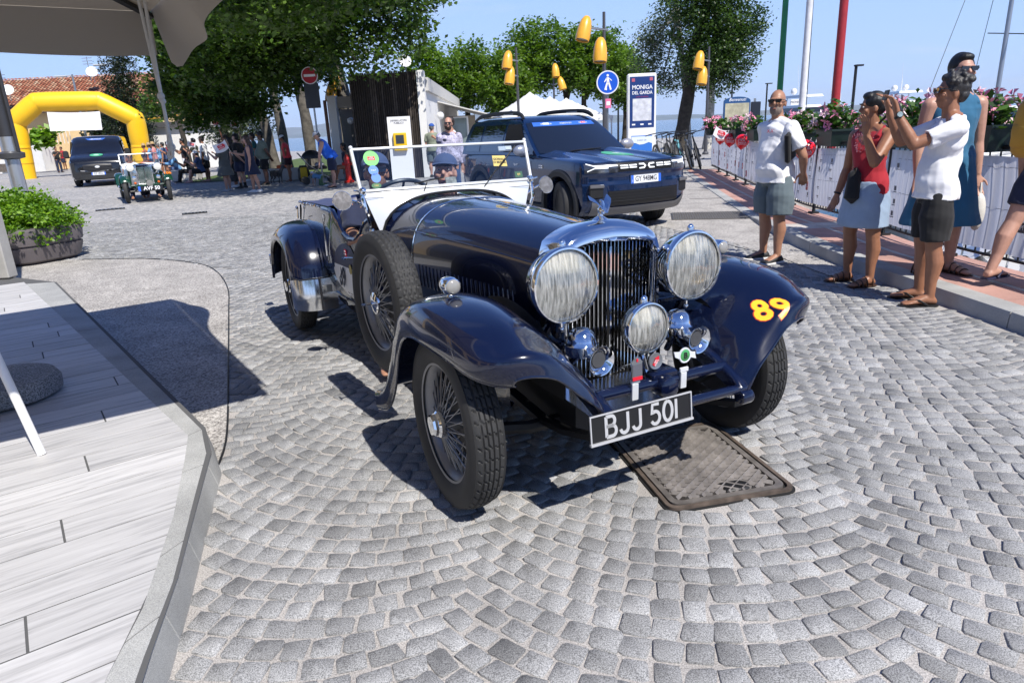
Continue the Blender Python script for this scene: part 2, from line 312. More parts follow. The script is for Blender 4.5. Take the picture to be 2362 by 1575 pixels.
# ---- the cobbled road
ROAD = [(-14, .2), (-2.5, .2), (3.9, .2), (3.9, 14.6), (1.9, 14.6), (-14, 14.6)]
APL = [G(505, 1075), G(524, 1000), G(527, 860), G(528, 720), G(526, 668), G(505, 632), G(470, 612), G(400, 602), G(330, 598), G(190, 600), G(60, 604), Vector((-12, 9.3, 0)), Vector((-12, 4, 0)), Vector((-3, 2.2, 0))]
APR = [(3.6, 5.75), (3.08, 6.1), (2.95, 7.2), (2.8, 8.4), (2.2, 10.3), (2.3, 14.7), (6.2, 23.5), (7, 22), (5.4, 14), (4.6, 9)]
TER_OUT = [G(130, 650, .13), G(474, 985, .13), G(488, 1040, .13), G(455, 1160, .13), G(410, 1330, .13), G(350, 1500, .13), G(290, 1690, .13)]
TER_IN = [G(60, 655, .13), G(434, 1004, .13), G(426, 1060, .13), G(400, 1190, .13), G(330, 1400, .13), G(240, 1575, .13), G(150, 1760, .13)]
MH = [G(1557, 1177), G(1832, 1130), G(1640, 984), G(1400, 1015)]       # manhole corners
GR = [(2.75, 11.69), (4.06, 11.33), (3.83, 10.4), (2.57, 10.37)]
road = sheet('road', ROAD, 0, SAND)
def cobbles():
    ang = R(-14); w = 1.38; n = 15; pitch = .0925; Rr = .80 * w; C = []; Lx = math.cos(ang); Ly = math.sin(ang)
    s_pitch = w / n
    for k in range(-14, 12):
        for r in range(-30, 215):
            off = NR.uniform(-.3, .3)
            for i in range(n):
                a = ((i + .5 + off * .3) / n - .5) * w; hump = (Rr * Rr - a * a) ** .5 - (Rr * Rr - w * w / 4) ** .5
                x = k * w + a; y = r * pitch - hump + .05 * (k % 2); sl = a / (Rr * Rr - a * a) ** .5
                X = x * Lx - y * Ly; Y = x * Ly + y * Lx
                if -14 < X < 3.75 and .25 < Y < 14.5: C.append((X, Y, ang + math.atan(sl), (1 + sl * sl) ** .5))
    C = np.array(C); X, Y = C[:, 0], C[:, 1]
    bad = inside([(p.x, p.y) for p in APL], X, Y) | inside(APR, X, Y)
    cx = sum(p.x for p in MH) / 4; cy = sum(p.y for p in MH) / 4
    bad |= inside([(cx + (p.x - cx) * 1.14, cy + (p.y - cy) * 1.11) for p in MH], X, Y)
    bad |= inside([(p.x + .03, p.y) for p in TER_OUT] + [(-3, .5), (-9, .5), (-9, 7)], X, Y)
    kb = [(3.55, 14.6), (3.52, 8.7), (3.4, 7), (3.33, 5.3), (3.4, 4.4), (3.46, .2), (9, .2), (9, 14.6)]; bad |= inside(kb, X, Y)
    bad |= (X > -.5) & (Y > 14.2)
    return C[~bad]
CB = cobbles(); NC = len(CB)
def stone_mesh(C, k):
    """k-gon stones: foot ring, worn edge ring, top ring and a slightly domed cap"""
    n = len(C); th = np.arange(k) * 2 * np.pi / k + np.pi / k; p = 8 if k > 4 else 2
    if k > 4:
        ux = np.sign(np.cos(th)) * np.abs(np.cos(th)) ** (2 / p); uy = np.sign(np.sin(th)) * np.abs(np.sin(th)) ** (2 / p)
    else: ux = np.cos(th) * 2 ** .5; uy = np.sin(th) * 2 ** .5
    a = (.0462 * NR.uniform(.86, 1.05, n) * C[:, 3] ** .9)[:, None]; b = (.0445 * NR.uniform(.86, 1.04, n) / C[:, 3] ** .95)[:, None]
    lx = ux * a * (1 + NR.uniform(-.17, .09, (n, k))) + uy * b * NR.uniform(-.12, .12, (n, 1)); ly = uy * b * (1 + NR.uniform(-.13, .07, (n, k))); t = C[:, 2:3] + NR.uniform(-.07, .07, (n, 1))
    ct, st = np.cos(t), np.sin(t); h = NR.uniform(.003, .009, (n, 1)); tx = NR.uniform(-.035, .08, (n, 1)); ty = NR.uniform(-.06, .06, (n, 1)); rings = []
    for sc, z, on in ((1.02, -.004, 0), (1.0, -.002, 1), (.965, 0, 1)) if k > 4 else ((1.0, -.002, 0), (.9, 0, 1)):
        X = lx * sc; Y = ly * sc; Z = (h + z + (tx * X + ty * Y) + NR.uniform(-.0012, .0012, (n, k))) if on else np.zeros((n, k)) - .004
        rings.append(np.stack([C[:, :1] + X * ct - Y * st, C[:, 1:2] + X * st + Y * ct, Z], 2))
    Vv = np.concatenate(rings, 1); m = len(rings); q = [];
    for r in range(m - 1):
        for j in range(k): q.append((r * k + j, r * k + (j + 1) % k, (r + 1) * k + (j + 1) % k, (r + 1) * k + j))
    if k == 8: q += [(16, 17, 18, 19), (19, 20, 21, 22), (22, 23, 16, 19)]
    else: q.append(tuple((m - 1) * k + j for j in range(k)))
    return Vv, np.array(q)
ds = (CB[:, 0] ** 2 + CB[:, 1] ** 2) ** .5
vis = (np.abs(CB[:, 0]) / np.maximum(CB[:, 1], .1) < .78) & (CB[:, 1] > 1.45) & (CB[:, 0] > -1.3)
order = np.argsort(ds + 1e3 * ~vis)
tone = np.clip(NR.normal(1.0, .13, NC), .66, 1.3)
near = order[:300]; Vv, q = stone_mesh(CB[near], 8)
for i in range(300):
    c = CB[near[i]]; me = Vv[i] - np.array([c[0], c[1], 0]); o = npmesh('cobblestone', me, q, STONE, road, np.full(len(q), tone[near[i]])); o.location = (c[0], c[1], 0)
def stones(ids, k, name):
    Vv, q = stone_mesh(CB[ids], k); n = Vv.shape[1]; F = (q[None] + (np.arange(len(ids)) * n)[:, None, None]).reshape(-1, 4)
    return npmesh(name, Vv.reshape(-1, 3), F, STONE, road, np.repeat(tone[ids], len(q)), kind='stuff')
rest = order[300:]; mid = ds[rest] < 5.2; stones(rest[mid], 8, 'cobblestone_field'); stones(rest[~mid], 4, 'cobblestone_field')

# ---- exposed aggregate aprons with their steel edging
apl = sheet('left_apron', APL, .006, PEB); apr = sheet('right_apron', APR, .006, PEB)
be = B(); be.tube([p + Vector((0, 0, .008)) for p in smoothpath(APL[:10], 5)], .006, 4); be.build('steel_edging', DARKIRON, apl)
for a, b_ in (((1560, 440), (1730, 440)), ((1590, 460), (1740, 456)), ((1810, 600), (1945, 650)), ((1640, 556), (1812, 600))):
    be = B(); be.tube([G(*a) + Vector((0, 0, .007)), G(*b_) + Vector((0, 0, .007))], .005, 4); be.build('joint_strip', DARKIRON, apr)
gr = thing('drain_grate', 'long dark mesh drain grate set in the aggregate paving beyond the blue car', 'drain grate', (3.3, 10.95, .008), R(-12))
bg_ = B(); bg_.box((0, 0, 0), (1.3, .86, .006)); bg_.build('grate_plate', P('grate_dark', (.09, .085, .08), .6, .2), gr)
bs = B()
for i in range(34): bs.box((-.62 + i * .0375, 0, .006), (.014, .84, .008))
for j in range(18): bs.box((0, -.41 + j * .048, .007), (1.26, .012, .006))
tag(bs.build('grate_bar', P('grate_iron', (.20, .19, .18), .5, .3), gr, None), kind='stuff')
for i, (a, b_) in enumerate((((220, 486), (288, 480)), ((420, 494), (478, 489)))):
    A, Bq = G(*a), G(*b_); d = (Bq - A); s = thing('slot_drain', ('narrow dark slot drain in the paving in front of the green roadster', 'narrow dark slot drain in the paving right of the green roadster')[i], 'slot drain', (A + Bq) / 2 + Vector((0, 0, .004)), math.atan2(d.y, d.x), 'slot drains')
    q_ = B(); q_.box((0, 0, 0), (d.length, .26, .012)); q_.build('frame', DARKIRON, s); q_ = B()
    for k in range(7): q_.box((-d.length * .42 + k * d.length * .14, 0, .007), (.03, .22, .004))
    tag(q_.build('bar', STEEL, s, None), kind='stuff')

# ---- manhole in front of the car
mc = (MH[0] + MH[1] + MH[2] + MH[3]) / 4; ex = (MH[1] - MH[0]); MW = ex.length; MD = ((MH[2] - MH[1]).length + (MH[3] - MH[0]).length) / 2
mh = thing('manhole_cover', 'rectangular cast iron manhole cover with diamond relief below the number plate', 'manhole cover', (mc.x, mc.y, .004), math.atan2(ex.y, ex.x))
IRON = P('cast_iron', (.20, .18, .165), .5, .35, var=.45, scale=14, bump=.03, bscale=120)
IRON2 = P('cast_iron_rusty', (.13, .10, .08), .6, .3, var=.5, scale=20)
def rrect(w, h, r, n=5):
    return [(sx * (w / 2 - r) + r * math.cos(a), sy * (h / 2 - r) + r * math.sin(a)) for sx, sy, a0 in ((1, 1, 0), (-1, 1, 90), (-1, -1, 180), (1, -1, 270)) for a in (R(a0 + 90 * i / n) for i in range(n + 1))]
b = B(); b.prism(rrect(MW + .05, MD + .05, .05), -.01, .002); b.build('bed', P('iron_gap', (.01, .01, .01), .8), mh)
for w0, w1, z, nm, mt in ((MW + .03, MW - .005, .014, 'outer_frame', IRON2), (MW - .022, MW - .075, .013, 'cover_rim', IRON)):
    o_, i_ = rrect(w0, MD + w0 - MW, .045), rrect(w1, MD + w1 - MW, .035); b = B()
    b.loft([[(x, y, 0) for x, y in o_], [(x, y, z) for x, y in o_], [(x, y, z) for x, y in i_], [(x, y, 0) for x, y in i_]], cap=False, loop=False); b.build(nm, mt, mh, 40)
b = B(); b.prism(rrect(MW - .07, MD - .07, .03), 0, .0045); b.build('cover_plate', P('iron_pit', (.022, .018, .016), .7), mh)
# a lattice of raised bars that leaves diamond pits
b = B(); hw, hd = MW / 2 - .045, MD / 2 - .045; st = .062
for sgn in (1, -1):
    for k in range(-40, 41):
        c0 = k * st; pts = []
        for t in np.linspace(-1.2, 1.2, 200):
            x = t * 1.0; y = sgn * (x - c0) * .8
            if abs(x) < hw and abs(y) < hd: pts.append((x, y))
        if len(pts) > 4: b.tube([(pts[0][0], pts[0][1], .006), (pts[-1][0], pts[-1][1], .006)], .0125, 4)
for i in range(14):
    for j in range(12): pass
tag(b.build('relief_bar', IRON, mh, 30), kind='stuff')
b = B(); b.box((.06, -MD / 2 + .085, .009), (.12, .075, .012), bev=.01); b.build('key_plate', BLACK, mh)

# ---- terrace with wood-look planks and granite kerb on the left
ter = sheet('terrace', TER_OUT + [Vector((-1.2, .3, .13)), Vector((-14, .3, .13)), Vector((-14, 9.5, .13)), G(40, 640, .13)], .1275, P('terrace_bed', (.10, .10, .10), .9))
def plank_mat():
    m = bpy.data.materials.new('plank_tile'); m.use_nodes = True; nt = m.node_tree; b = nt.nodes['Principled BSDF']; L = nt.links
    t = nt.nodes.new('ShaderNodeTexCoord'); oi = nt.nodes.new('ShaderNodeObjectInfo'); ad = nt.nodes.new('ShaderNodeVectorMath'); ad.operation = 'MULTIPLY_ADD'; L.new(oi.outputs['Random'], ad.inputs[0]); ad.inputs[1].default_value = (37, 11, 5); L.new(t.outputs['Object'], ad.inputs[2])
    mp = nt.nodes.new('ShaderNodeMapping'); mp.inputs['Scale'].default_value = (1.6, 22, 1); L.new(ad.outputs[0], mp.inputs[0])
    n = nt.nodes.new('ShaderNodeTexNoise'); n.inputs['Scale'].default_value = 1.6; n.inputs['Detail'].default_value = 9; n.inputs['Roughness'].default_value = .62; n.inputs['Distortion'].default_value = .6; L.new(mp.outputs[0], n.inputs['Vector'])
    r = nt.nodes.new('ShaderNodeValToRGB'); e = r.color_ramp.elements; e[0].position = .30; e[0].color = (.33, .325, .325, 1); e[1].position = .66; e[1].color = (.60, .59, .585, 1); q = r.color_ramp.elements.new(.47); q.color = (.51, .50, .495, 1); L.new(n.outputs[0], r.inputs[0])
    hv = nt.nodes.new('ShaderNodeMapRange'); hv.inputs[3].default_value = .88; hv.inputs[4].default_value = 1.08; L.new(oi.outputs['Random'], hv.inputs[0])
    x = nt.nodes.new('ShaderNodeVectorMath'); x.operation = 'SCALE'; L.new(r.outputs[0], x.inputs[0]); L.new(hv.outputs[0], x.inputs['Scale']); L.new(x.outputs[0], b.inputs['Base Color']); b.inputs['Roughness'].default_value = .55
    bp = nt.nodes.new('ShaderNodeBump'); bp.inputs['Strength'].default_value = .25; bp.inputs['Distance'].default_value = .002; L.new(n.outputs[0], bp.inputs['Height']); L.new(bp.outputs[0], b.inputs['Normal'])
    return m
PLK = plank_mat()
pd = (G(330, 1275, .13) - G(0, 1390, .13)); pd.z = 0; pd.normalize(); pn = Vector((-pd.y, pd.x, 0)); PL, PW = 1.2, .2; p0 = G(150, 1250, .13)
tin = [(p.x, p.y) for p in TER_IN] + [(-1.05, .4), (-9, .4), (-9, 8)]
def clip(poly, hp):
    """convex clip of poly by the half planes hp = [(point, inward normal)]"""
    for p, n in hp:
        out = []
        for i in range(len(poly)):
            a, b_ = poly[i], poly[(i + 1) % len(poly)]; da = (a - p).dot(n); db = (b_ - p).dot(n)
            if da >= 0: out.append(a)
            if (da >= 0) != (db >= 0): out.append(a + (b_ - a) * (da / (da - db)))
        poly = out
        if len(poly) < 3: return []
    return poly
hps = []
for a, b_ in zip(TER_IN[:-1], TER_IN[1:]):
    a2 = Vector((a.x, a.y)); d = Vector((b_.x - a.x, b_.y - a.y)).normalized(); hps.append((a2, Vector((d.y, -d.x))))
for j in range(-12, 32):
    sh = (j * .37 + .13 * math.sin(j * 2.1)) % 1.0 * PL
    for i in range(-9, 5):
        o2 = Vector((p0.x, p0.y)) + Vector((pd.x, pd.y)) * (i * PL + sh) + Vector((pn.x, pn.y)) * (j * PW); g = .0042
        cs = [o2 + Vector((pd.x, pd.y)) * u + Vector((pn.x, pn.y)) * v for u, v in ((g, g), (PL - g, g), (PL - g, PW - g), (g, PW - g))]
        if max(c.x for c in cs) < -7.2 or max(c.y for c in cs) < .9 or min(c.y for c in cs) > 8: continue
        c4 = sum(cs, Vector((0, 0))) / 4
        if c4.y < 1.2 and c4.x < -2.4: continue
        pl = clip(cs, hps)
        if len(pl) < 3: continue
        m_ = frame((c4.x, c4.y, .13), pd, (0, 0, 1)); mi = m_.inverted(); lc = [mi @ Vector((q.x, q.y, .13)) for q in pl]
        b = B(); b.prism([(q.x, q.y) for q in lc], -.018, NR.uniform(-.0012, .0012)); b.build('plank', PLK, ter, None, m_)
LIP = [a.lerp(c, t) for a, c in zip(TER_OUT[:-1], TER_OUT[1:]) for t in (0, .25, .5, .75)] + [TER_OUT[-1]]; LIN = [a.lerp(c, t) for a, c in zip(TER_IN[:-1], TER_IN[1:]) for t in (0, .25, .5, .75)] + [TER_IN[-1]]
n_ = len(LIP)
def kerb_run(A, Bq, cuts, parent, z=.13):
    for s, e in zip(cuts[:-1], cuts[1:]):
        q = B(); rings = []
        for i in range(s, e + 1):
            g = .004 if i == s else -.004 if i == e else 0
            o_ = Vector(A[i]); i_ = Vector(Bq[i]); dn = Vector(A[min(i + 1, len(A) - 1)]) - Vector(A[max(i - 1, 0)]); dn.z = 0; dn.normalize(); o_ += dn * g; i_ += dn * g
            w = (o_ - i_); w.z = 0; w.normalize(); o_.z = i_.z = 0; U = lambda p, k, zz: p + w * k + Vector((0, 0, zz)); r = .025
            rings.append([U(i_, 0, -.02), U(i_, 0, z), U(o_, -r * 1.3, z), U(o_, -r * .35, z - r * .3), U(o_, 0, z - r * 1.1), U(o_, .03, -.02)])
        q.loft(rings, True, True); q.build('kerbstone', KERB, parent, 24)
kerb_run(LIP, LIN, [0, 1, 2, 3, 4, 9, 14, 18, n_ - 1], ter)

# ---- promenade on the right: granite kerb, rose slabs, light strip
def zp(y): return .12 if y < 8.4 else max(.02, .12 - (y - 8.4) * .04)
KO = [(3.62, .5), (3.56, 2), (3.5, 3.4), (3.47, 4.42), (3.42, 5.3), (3.37, 6.44), (3.38, 7.4), (3.44, 8.4), (3.62, 9.8), (3.95, 12), (4.5, 15.5), (5.4, 21.5)]
RL = [(4.5, .5), (4.42, 2), (4.36, 4), (4.30, 5.5), (4.25, 6.36), (4.27, 7.3), (4.42, 8.62), (4.93, 12.26), (5.32, 15.04), (6.3, 21.3)]     # railing foot line
def along(L, y):
    for a, b_ in zip(L[:-1], L[1:]):
        if a[1] <= y <= b_[1]: t = (y - a[1]) / (b_[1] - a[1]); return a[0] + (b_[0] - a[0]) * t
    return L[-1][0]
ROSE = granite('rose_slab', (.56, .33, .27), (.40, .225, .185), sc=160); PALE = granite('pale_strip', (.62, .57, .52), (.45, .41, .37), sc=160)
prom = thing('promenade', None, None); prom['kind'] = 'structure'
b = B(); ys = [.5 + i * .5 for i in range(43)]
b.loft([[(along(KO, y) + .1, y, zp(y) - .02), (along(SHORE, y), y, zp(y) - .02)] for y in ys], closed=False, cap=False); b.build('bed', P('promenade_bed', (.33, .25, .22), .9), prom, None)
edge = [.5]
while edge[-1] < 21: edge.append(edge[-1] + (.62 if edge[-1] < 10 else 1.2))
for i, (y0, y1) in enumerate(zip(edge[:-1], edge[1:])):
    for (ka, kb, mt) in ((.19, None, ROSE), (None, -.16, ROSE), ('s', 's', PALE)):
        pts = []
        for y in (y0 + .004, y1 - .004):
            k0 = along(KO, y); r0 = along(RL, y); mid_ = k0 + (r0 - k0) * .60
            a, c = (k0 + .185, mid_ - .035) if ka == .19 else ((mid_ + .035, r0 + .1) if ka is None else (mid_ - .028, mid_ + .028))
            pts.append((a, c, y))
        (a0, c0, ya), (a1, c1, yb) = pts; zt = NR.uniform(-.0015, .0015); b = B()
        pale = mt
        b.add([(a0, ya, zp(ya) - .02), (c0, ya, zp(ya) - .02), (c1, yb, zp(yb) - .02), (a1, yb, zp(yb) - .02), (a0, ya, zp(ya) + zt), (c0, ya, zp(ya) + zt), (c1, yb, zp(yb) + zt), (a1, yb, zp(yb) + zt)], [(0, 3, 2, 1), (4, 5, 6, 7), (0, 1, 5, 4), (1, 2, 6, 5), (2, 3, 7, 6), (3, 0, 4, 7)])
        b.build('slab' if mt is ROSE else 'strip', mt if not (mt is ROSE and i == 13) else PALE, prom, None)
ky = [.5, 1.5, 2.5, 3.52, 4.53, 5.55, 6.56, 7.58, 8.6, 9.8, 11, 12.5, 14, 16, 18, 20]
for y0, y1 in zip(ky[:-1], ky[1:]):
    q = B(); rings = []
    for y in np.linspace(y0 + .005, y1 - .005, 4):
        x = along(KO, y); z = zp(y) + .004; r = .02; rings.append([(x + .18, y, -.02), (x + .18, y, z), (x + r * 1.3, y, z), (x + r * .3, y, z - r * .3), (x, y, z - r), (x - .01, y, -.02)])
    q.loft(rings, True, True); q.build('kerbstone', KERB, prom, 50)
# ================================================================ plants
PLANE_L = leaf_mat('plane_leaf', (.014, .048, .008), (.11, .19, .025), .35); LIME_L = leaf_mat('lime_leaf', (.03, .085, .008), (.17, .28, .03), .4); POP_L = leaf_mat('poplar_leaf', (.016, .045, .010), (.075, .135, .025), .28)
OLIVE_L = leaf_mat('olive_leaf', (.045, .065, .035), (.15, .18, .10), .2); CYP_L = leaf_mat('cypress_leaf', (.006, .016, .006), (.03, .05, .016), .1); BUSH_L = leaf_mat('bush_leaf', (.04, .13, .008), (.22, .38, .02), .3); GREY_L = leaf_mat('willow_leaf', (.04, .07, .04), (.14, .18, .10), .25)
BARK = P('plane_bark', (.10, .088, .072), .9, var=.55, scale=5, bump=.3, bscale=9); BARKD = P('dark_bark', (.045, .038, .03), .95, var=.5, scale=6, bump=.2, bscale=14); BIRCH = P('birch_bark', (.42, .40, .36), .8, var=.55, scale=7, bump=.05)
def leaves(name, blobs, n, size, mat, parent, clump=.45, per=26, flat=.75, seed=0, shell=.55, kind=None):
    """leaf quads gathered in twig clumps near the surface of the blobs [(centre, (rx,ry,rz))]"""
    rs = np.random.RandomState(seed + 17); vol = np.array([b[1][0] * b[1][1] + b[1][1] * b[1][2] + b[1][0] * b[1][2] for b in blobs]); nc = max(4, n // per); which = rs.choice(len(blobs), nc, p=vol / vol.sum())
    d = rs.normal(size=(nc, 3)); d /= np.linalg.norm(d, axis=1)[:, None]; r = (shell + (1 - shell) * rs.uniform(0, 1, nc) ** .6) * (1 + .16 * rs.normal(size=nc))
    C = np.array([b[0] for b in blobs])[which] + d * r[:, None] * np.array([b[1] for b in blobs])[which]
    c = np.repeat(C, per, 0) + rs.normal(size=(nc * per, 3)) * clump * np.array([.5, .5, .36]); N = len(c); tn = np.repeat(rs.uniform(0, 1, nc) * .55, per) + rs.uniform(0, .45, N)
    nn_ = rs.normal(size=(N, 3)); nn_[:, 2] = np.abs(nn_[:, 2]) + flat; nn_ /= np.linalg.norm(nn_, axis=1)[:, None]; t = rs.normal(size=(N, 3)); t -= nn_ * (t * nn_).sum(1)[:, None]; t /= np.linalg.norm(t, axis=1)[:, None]; u = np.cross(nn_, t)
    s = (size * rs.uniform(.6, 1.25, N))[:, None]; V_ = np.stack([c - t * s, c + u * s * .62 - t * s * .1 + nn_ * s * .12, c + t * s, c - u * s * .62 - t * s * .1 + nn_ * s * .12], 1).reshape(-1, 3)
    return npmesh(name, V_, np.arange(4 * N).reshape(-1, 4), mat, parent, tn, kind=kind)
def trunk(parent, pts, r0, r1, mat, limbs=(), n=12, fork=()):
    b = B(); sp_ = smoothpath([Vector(p) for p in pts], 4); k = len(sp_); b.tube(sp_, [(r0 * 1.25 if i == 0 else r0 + (r1 - r0) * i / (k - 1)) * (1 + .06 * math.sin(i * 2.3)) for i in range(k)], n)
    for a, c, ra, rb in limbs:
        A0, C0 = Vector(a), Vector(c); m_ = A0.lerp(C0, .5) + Vector((rnd.uniform(-.2, .2), rnd.uniform(-.2, .2), .12 * (C0 - A0).length)); q = smoothpath([A0, m_, C0], 4); b.tube(q, [ra + (rb - ra) * i / (len(q) - 1) for i in range(len(q))], 7)
    return b.build('trunk', mat, parent, 60)
def tree(name, label, base, lean, hgt, r, blobs, n, size, lm, bm, cat='tree', group=None, clump=.45, per=26, seed=0, shell=.55, nl=6, vis=1):
    base = Vector(base); t = thing(name, label, cat, base, 0, group); lb = [(Vector(c) - base, rr) for c, rr in blobs]; top = Vector((lean[0], lean[1], hgt))
    ls = [(top.lerp(Vector((0, 0, hgt * .45)), rnd.uniform(0, .7)), Vector(lb[i % len(lb)][0]) + Vector((rnd.uniform(-.4, .4), rnd.uniform(-.4, .4), -.1)), r * .42, r * .10) for i in range(max(nl, 0))]
    trunk(t, [(0, 0, -.05), (lean[0] * .25 + r * .2, lean[1] * .2, hgt * .35), (lean[0] * .6 - r * .15, lean[1] * .6, hgt * .7), top], r, r * .55, bm, ls)
    leaves('crown', [(tuple(c), q) for c, q in lb], n, size, lm, t, clump, per, seed=seed, shell=shell); return t
TG = 'plane trees along the square'
def bl(*rows): return [(tuple(AT(px, py, Y)), (r * .72, r * .8, r * .56)) for px, py, Y, r in rows]
tree('plane_tree', 'plane tree with the thickest mottled trunk, right next to the red hydrant', G(822, 402), (-.55, -.2, 0), 6.2, .37, bl((800, 60, 23, 1.9), (880, 30, 22.5, 1.6), (930, 80, 23, 1.15), (850, 130, 22, 1.0), (955, 20, 24, 1.2), (740, 20, 22, 1.8), (920, -60, 23, 2), (800, -90, 22, 2.2), (760, 110, 22, 1.1), (965, 95, 23.5, .55), (820, -90, 18.5, 2), (720, -70, 18.5, 2.2)), 17250, .088, PLANE_L, BARK, group=TG, seed=1)
tree('plane_tree', 'plane tree standing behind the red no-entry sign', G(722, 392), (-.3, .1, 0), 6, .31, bl((690, 40, 25, 2.0), (650, 110, 24, 1.4), (720, 120, 24.5, 1.1), (640, -30, 23, 2.2), (745, 165, 27, 1.0), (680, 180, 26, .9)), 12750, .09, PLANE_L, BARK, group=TG, seed=2)
tree('plane_tree', 'plane tree with forked trunk behind the woman in coral', G(664, 390), (-.5, .3, 0), 6.2, .27, bl((610, 60, 24, 2.0), (560, 20, 23, 1.9), (590, 150, 23, 1.3), (640, 175, 26, .9)), 12000, .09, PLANE_L, BARK, group=TG, seed=3)
tree('plane_tree', 'leaning plane tree behind the man in sage green', G(640, 402), (-1.3, .3, 0), 6.4, .24, bl((540, 110, 22, 1.5), (500, 60, 22, 1.8), (520, 170, 23, 1.1), (560, 190, 24, .9), (470, 150, 22, 1.3), (480, -20, 19, 2), (600, -50, 18.5, 2.3)), 11250, .088, PLANE_L, BARK, group=TG, seed=4)
tree('plane_tree', 'slender dark plane tree with a curved trunk behind the long-haired girl', G(566, 388), (-.7, .2, 0), 5.4, .17, bl((490, 225, 26, 1.1), (440, 200, 25, 1.3), (545, 250, 27, .85), (455, 265, 26, .8), (590, 235, 27, 1.0), (520, 260, 28, .6)), 10500, .088, PLANE_L, BARKD, group=TG, seed=5)
tree('plane_tree', 'slim plane tree beside the bearded man in white trousers', G(444, 398), (-.8, .1, 0), 5.8, .15, bl((420, 130, 24, 1.4), (400, 190, 25, 1.0), (430, 60, 23, 1.7), (380, 240, 27, .9)), 8250, .09, PLANE_L, BARKD, group=TG, seed=6)
LG = 'lime trees on the lake side of the square'
for i, (px, py, Y, r, bx, lb) in enumerate(((985, 165, 43, 2.3, 985, 'low lime tree just right of the plane trees above the dark timber wall'), (1075, 165, 45, 2.4, 1080, 'rounded lime tree above the white kiosk roof'), (1165, 185, 44, 2.2, 1170, 'lime tree between the first lamp post and the kiosk'), (1215, 130, 47, 3.0, 1215, 'tall lime tree behind the left white gazebo'), (1300, 120, 46, 2.9, 1306, 'tallest lime tree, centred above the white gazebos'), (1385, 140, 45, 2.5, 1345, 'lime tree just left of the big lamp post'), (1440, 165, 48, 2.0, 1440, 'lime tree behind the round blue pedestrian sign'))):
    Bq = G(bx, 330); Bq = Vector((Bq.x / Bq.y * Y, Y, 0)); tree('lime_tree', lb, Bq, (.2, 0, 0), 4.2, .22, bl((px, py, Y, r), (px - 26, py + 32, Y - .6, r * .75), (px + 28, py + 28, Y + .4, r * .75), (px + 6, py - 34 * r / 2.4, Y, r * .62), (px + 16, py + 55, Y, r * .55), (px - 18, py + 60, Y, r * .5)), 7500, .125, LIME_L, BARKD, group=LG, seed=20 + i, clump=.5, nl=5)
tree('poplar_tree', 'large bright poplar tree towering behind the bicycles', Vector((8.7, 35, 0)), (1.3, 0, 0), 7, .36, bl((1625, 60, 34, 2.3), (1690, 50, 34.5, 2.0), (1640, 130, 34, 1.9), (1690, 130, 34, 1.6), (1600, 0, 34, 1.9), (1660, -30, 34, 2.2), (1720, 80, 34.5, 1.1), (1600, 150, 34, 1.1), (1640, 200, 34, .9), (1690, 185, 34.4, .9)), 26000, .075, POP_L, BARKD, seed=40, clump=.42, shell=.4, nl=8)
tree('white_poplar', 'grey-green airy tree with a pale trunk left of the large poplar', Vector((9.7, 37, 0)), (-.8, 0, 0), 7, .20, bl((1525, 80, 37, 1.5), (1500, 140, 37, 1.3), (1545, 30, 37, 1.1), (1515, 190, 37, 1.1), (1560, 180, 36, 1.0), (1490, 100, 37.5, .8)), 6500, .07, GREY_L, BIRCH, seed=41, clump=.55, shell=.3)
tree('white_poplar', 'slim pale-trunked tree right of the large poplar', Vector((10.4, 36, 0)), (.3, 0, 0), 6, .22, bl((1645, 175, 36, 1.0), (1665, 150, 36, .9)), 1500, .075, POP_L, BIRCH, seed=42)
tree('olive_tree', 'grey-green olive tree behind the crowd', Vector((-14.2, 37, 0)), (.2, 0, 0), 1.8, .2, bl((520, 295, 37, 1.2), (560, 285, 37, 1.4), (595, 290, 37, 1.2), (555, 265, 37, .8), (505, 310, 37, .9)), 7000, .06, OLIVE_L, BARKD, seed=50, shell=.4)
tree('bush', 'round clipped green shrub right of the yellow arch', Vector((-25.4, 47.5, 0)), (0, 0, 0), 1.6, .1, bl((325, 262, 47, 1.6), (338, 295, 47, 1.5), (318, 300, 47, 1.4)), 4000, .07, BUSH_L, BARKD, 'shrub', seed=51, shell=.7, clump=.25)
for i, (px, Y, w) in enumerate(((372, 44, 1.0), (402, 43, .95))):
    bs = Vector(((px - 1181) / 1575 * Y * 1.02, Y, 0)); t = thing('cypress', ('dark cypress behind the knotted ropes, left of two', 'dark cypress behind the slim plane tree, right of two')[i], 'tree', bs, 0, 'cypresses'); trunk(t, [(0, 0, 0), (0, 0, 2), (0, 0, 5)], .12, .05, BARKD)
    leaves('crown', [((0, 0, .9 + k * .8), (w * (1 - .06 * k), w * (1 - .06 * k), .9)) for k in range(8)], 9000, .07, CYP_L, t, .3, 26, seed=60 + i, shell=.7)
tree('bush', 'dark spreading shrub under the white banner of the arch', Vector((-27, 49, 0)), (0, 0, 0), 1.5, .1, bl((228, 290, 49, 1.3), (260, 305, 49, 1.2), (240, 330, 49, 1.0), (270, 270, 50, 1.0)), 2600, .16, CYP_L, BARKD, 'shrub', seed=53)
tree('bush', 'spiky green shrub in front of the yellow house wall', Vector((-34.2, 50, 0)), (0, 0, 0), 1, .1, bl((98, 318, 50, .8), (112, 312, 50, .6), (85, 325, 50, .5)), 900, .22, BUSH_L, BARKD, 'shrub', seed=54, shell=.3)
hd = thing('hedge', 'low green hedge on the far quay behind the boats', 'hedge', (0, 0, 0)); leaves('foliage', [(tuple(AT(px, 281 + (1990 - px) * .02, 42)), (.9, .5, .42)) for px in range(1905, 2075, 24)], 4000, .07, BUSH_L, hd, .25, seed=71, shell=.6)
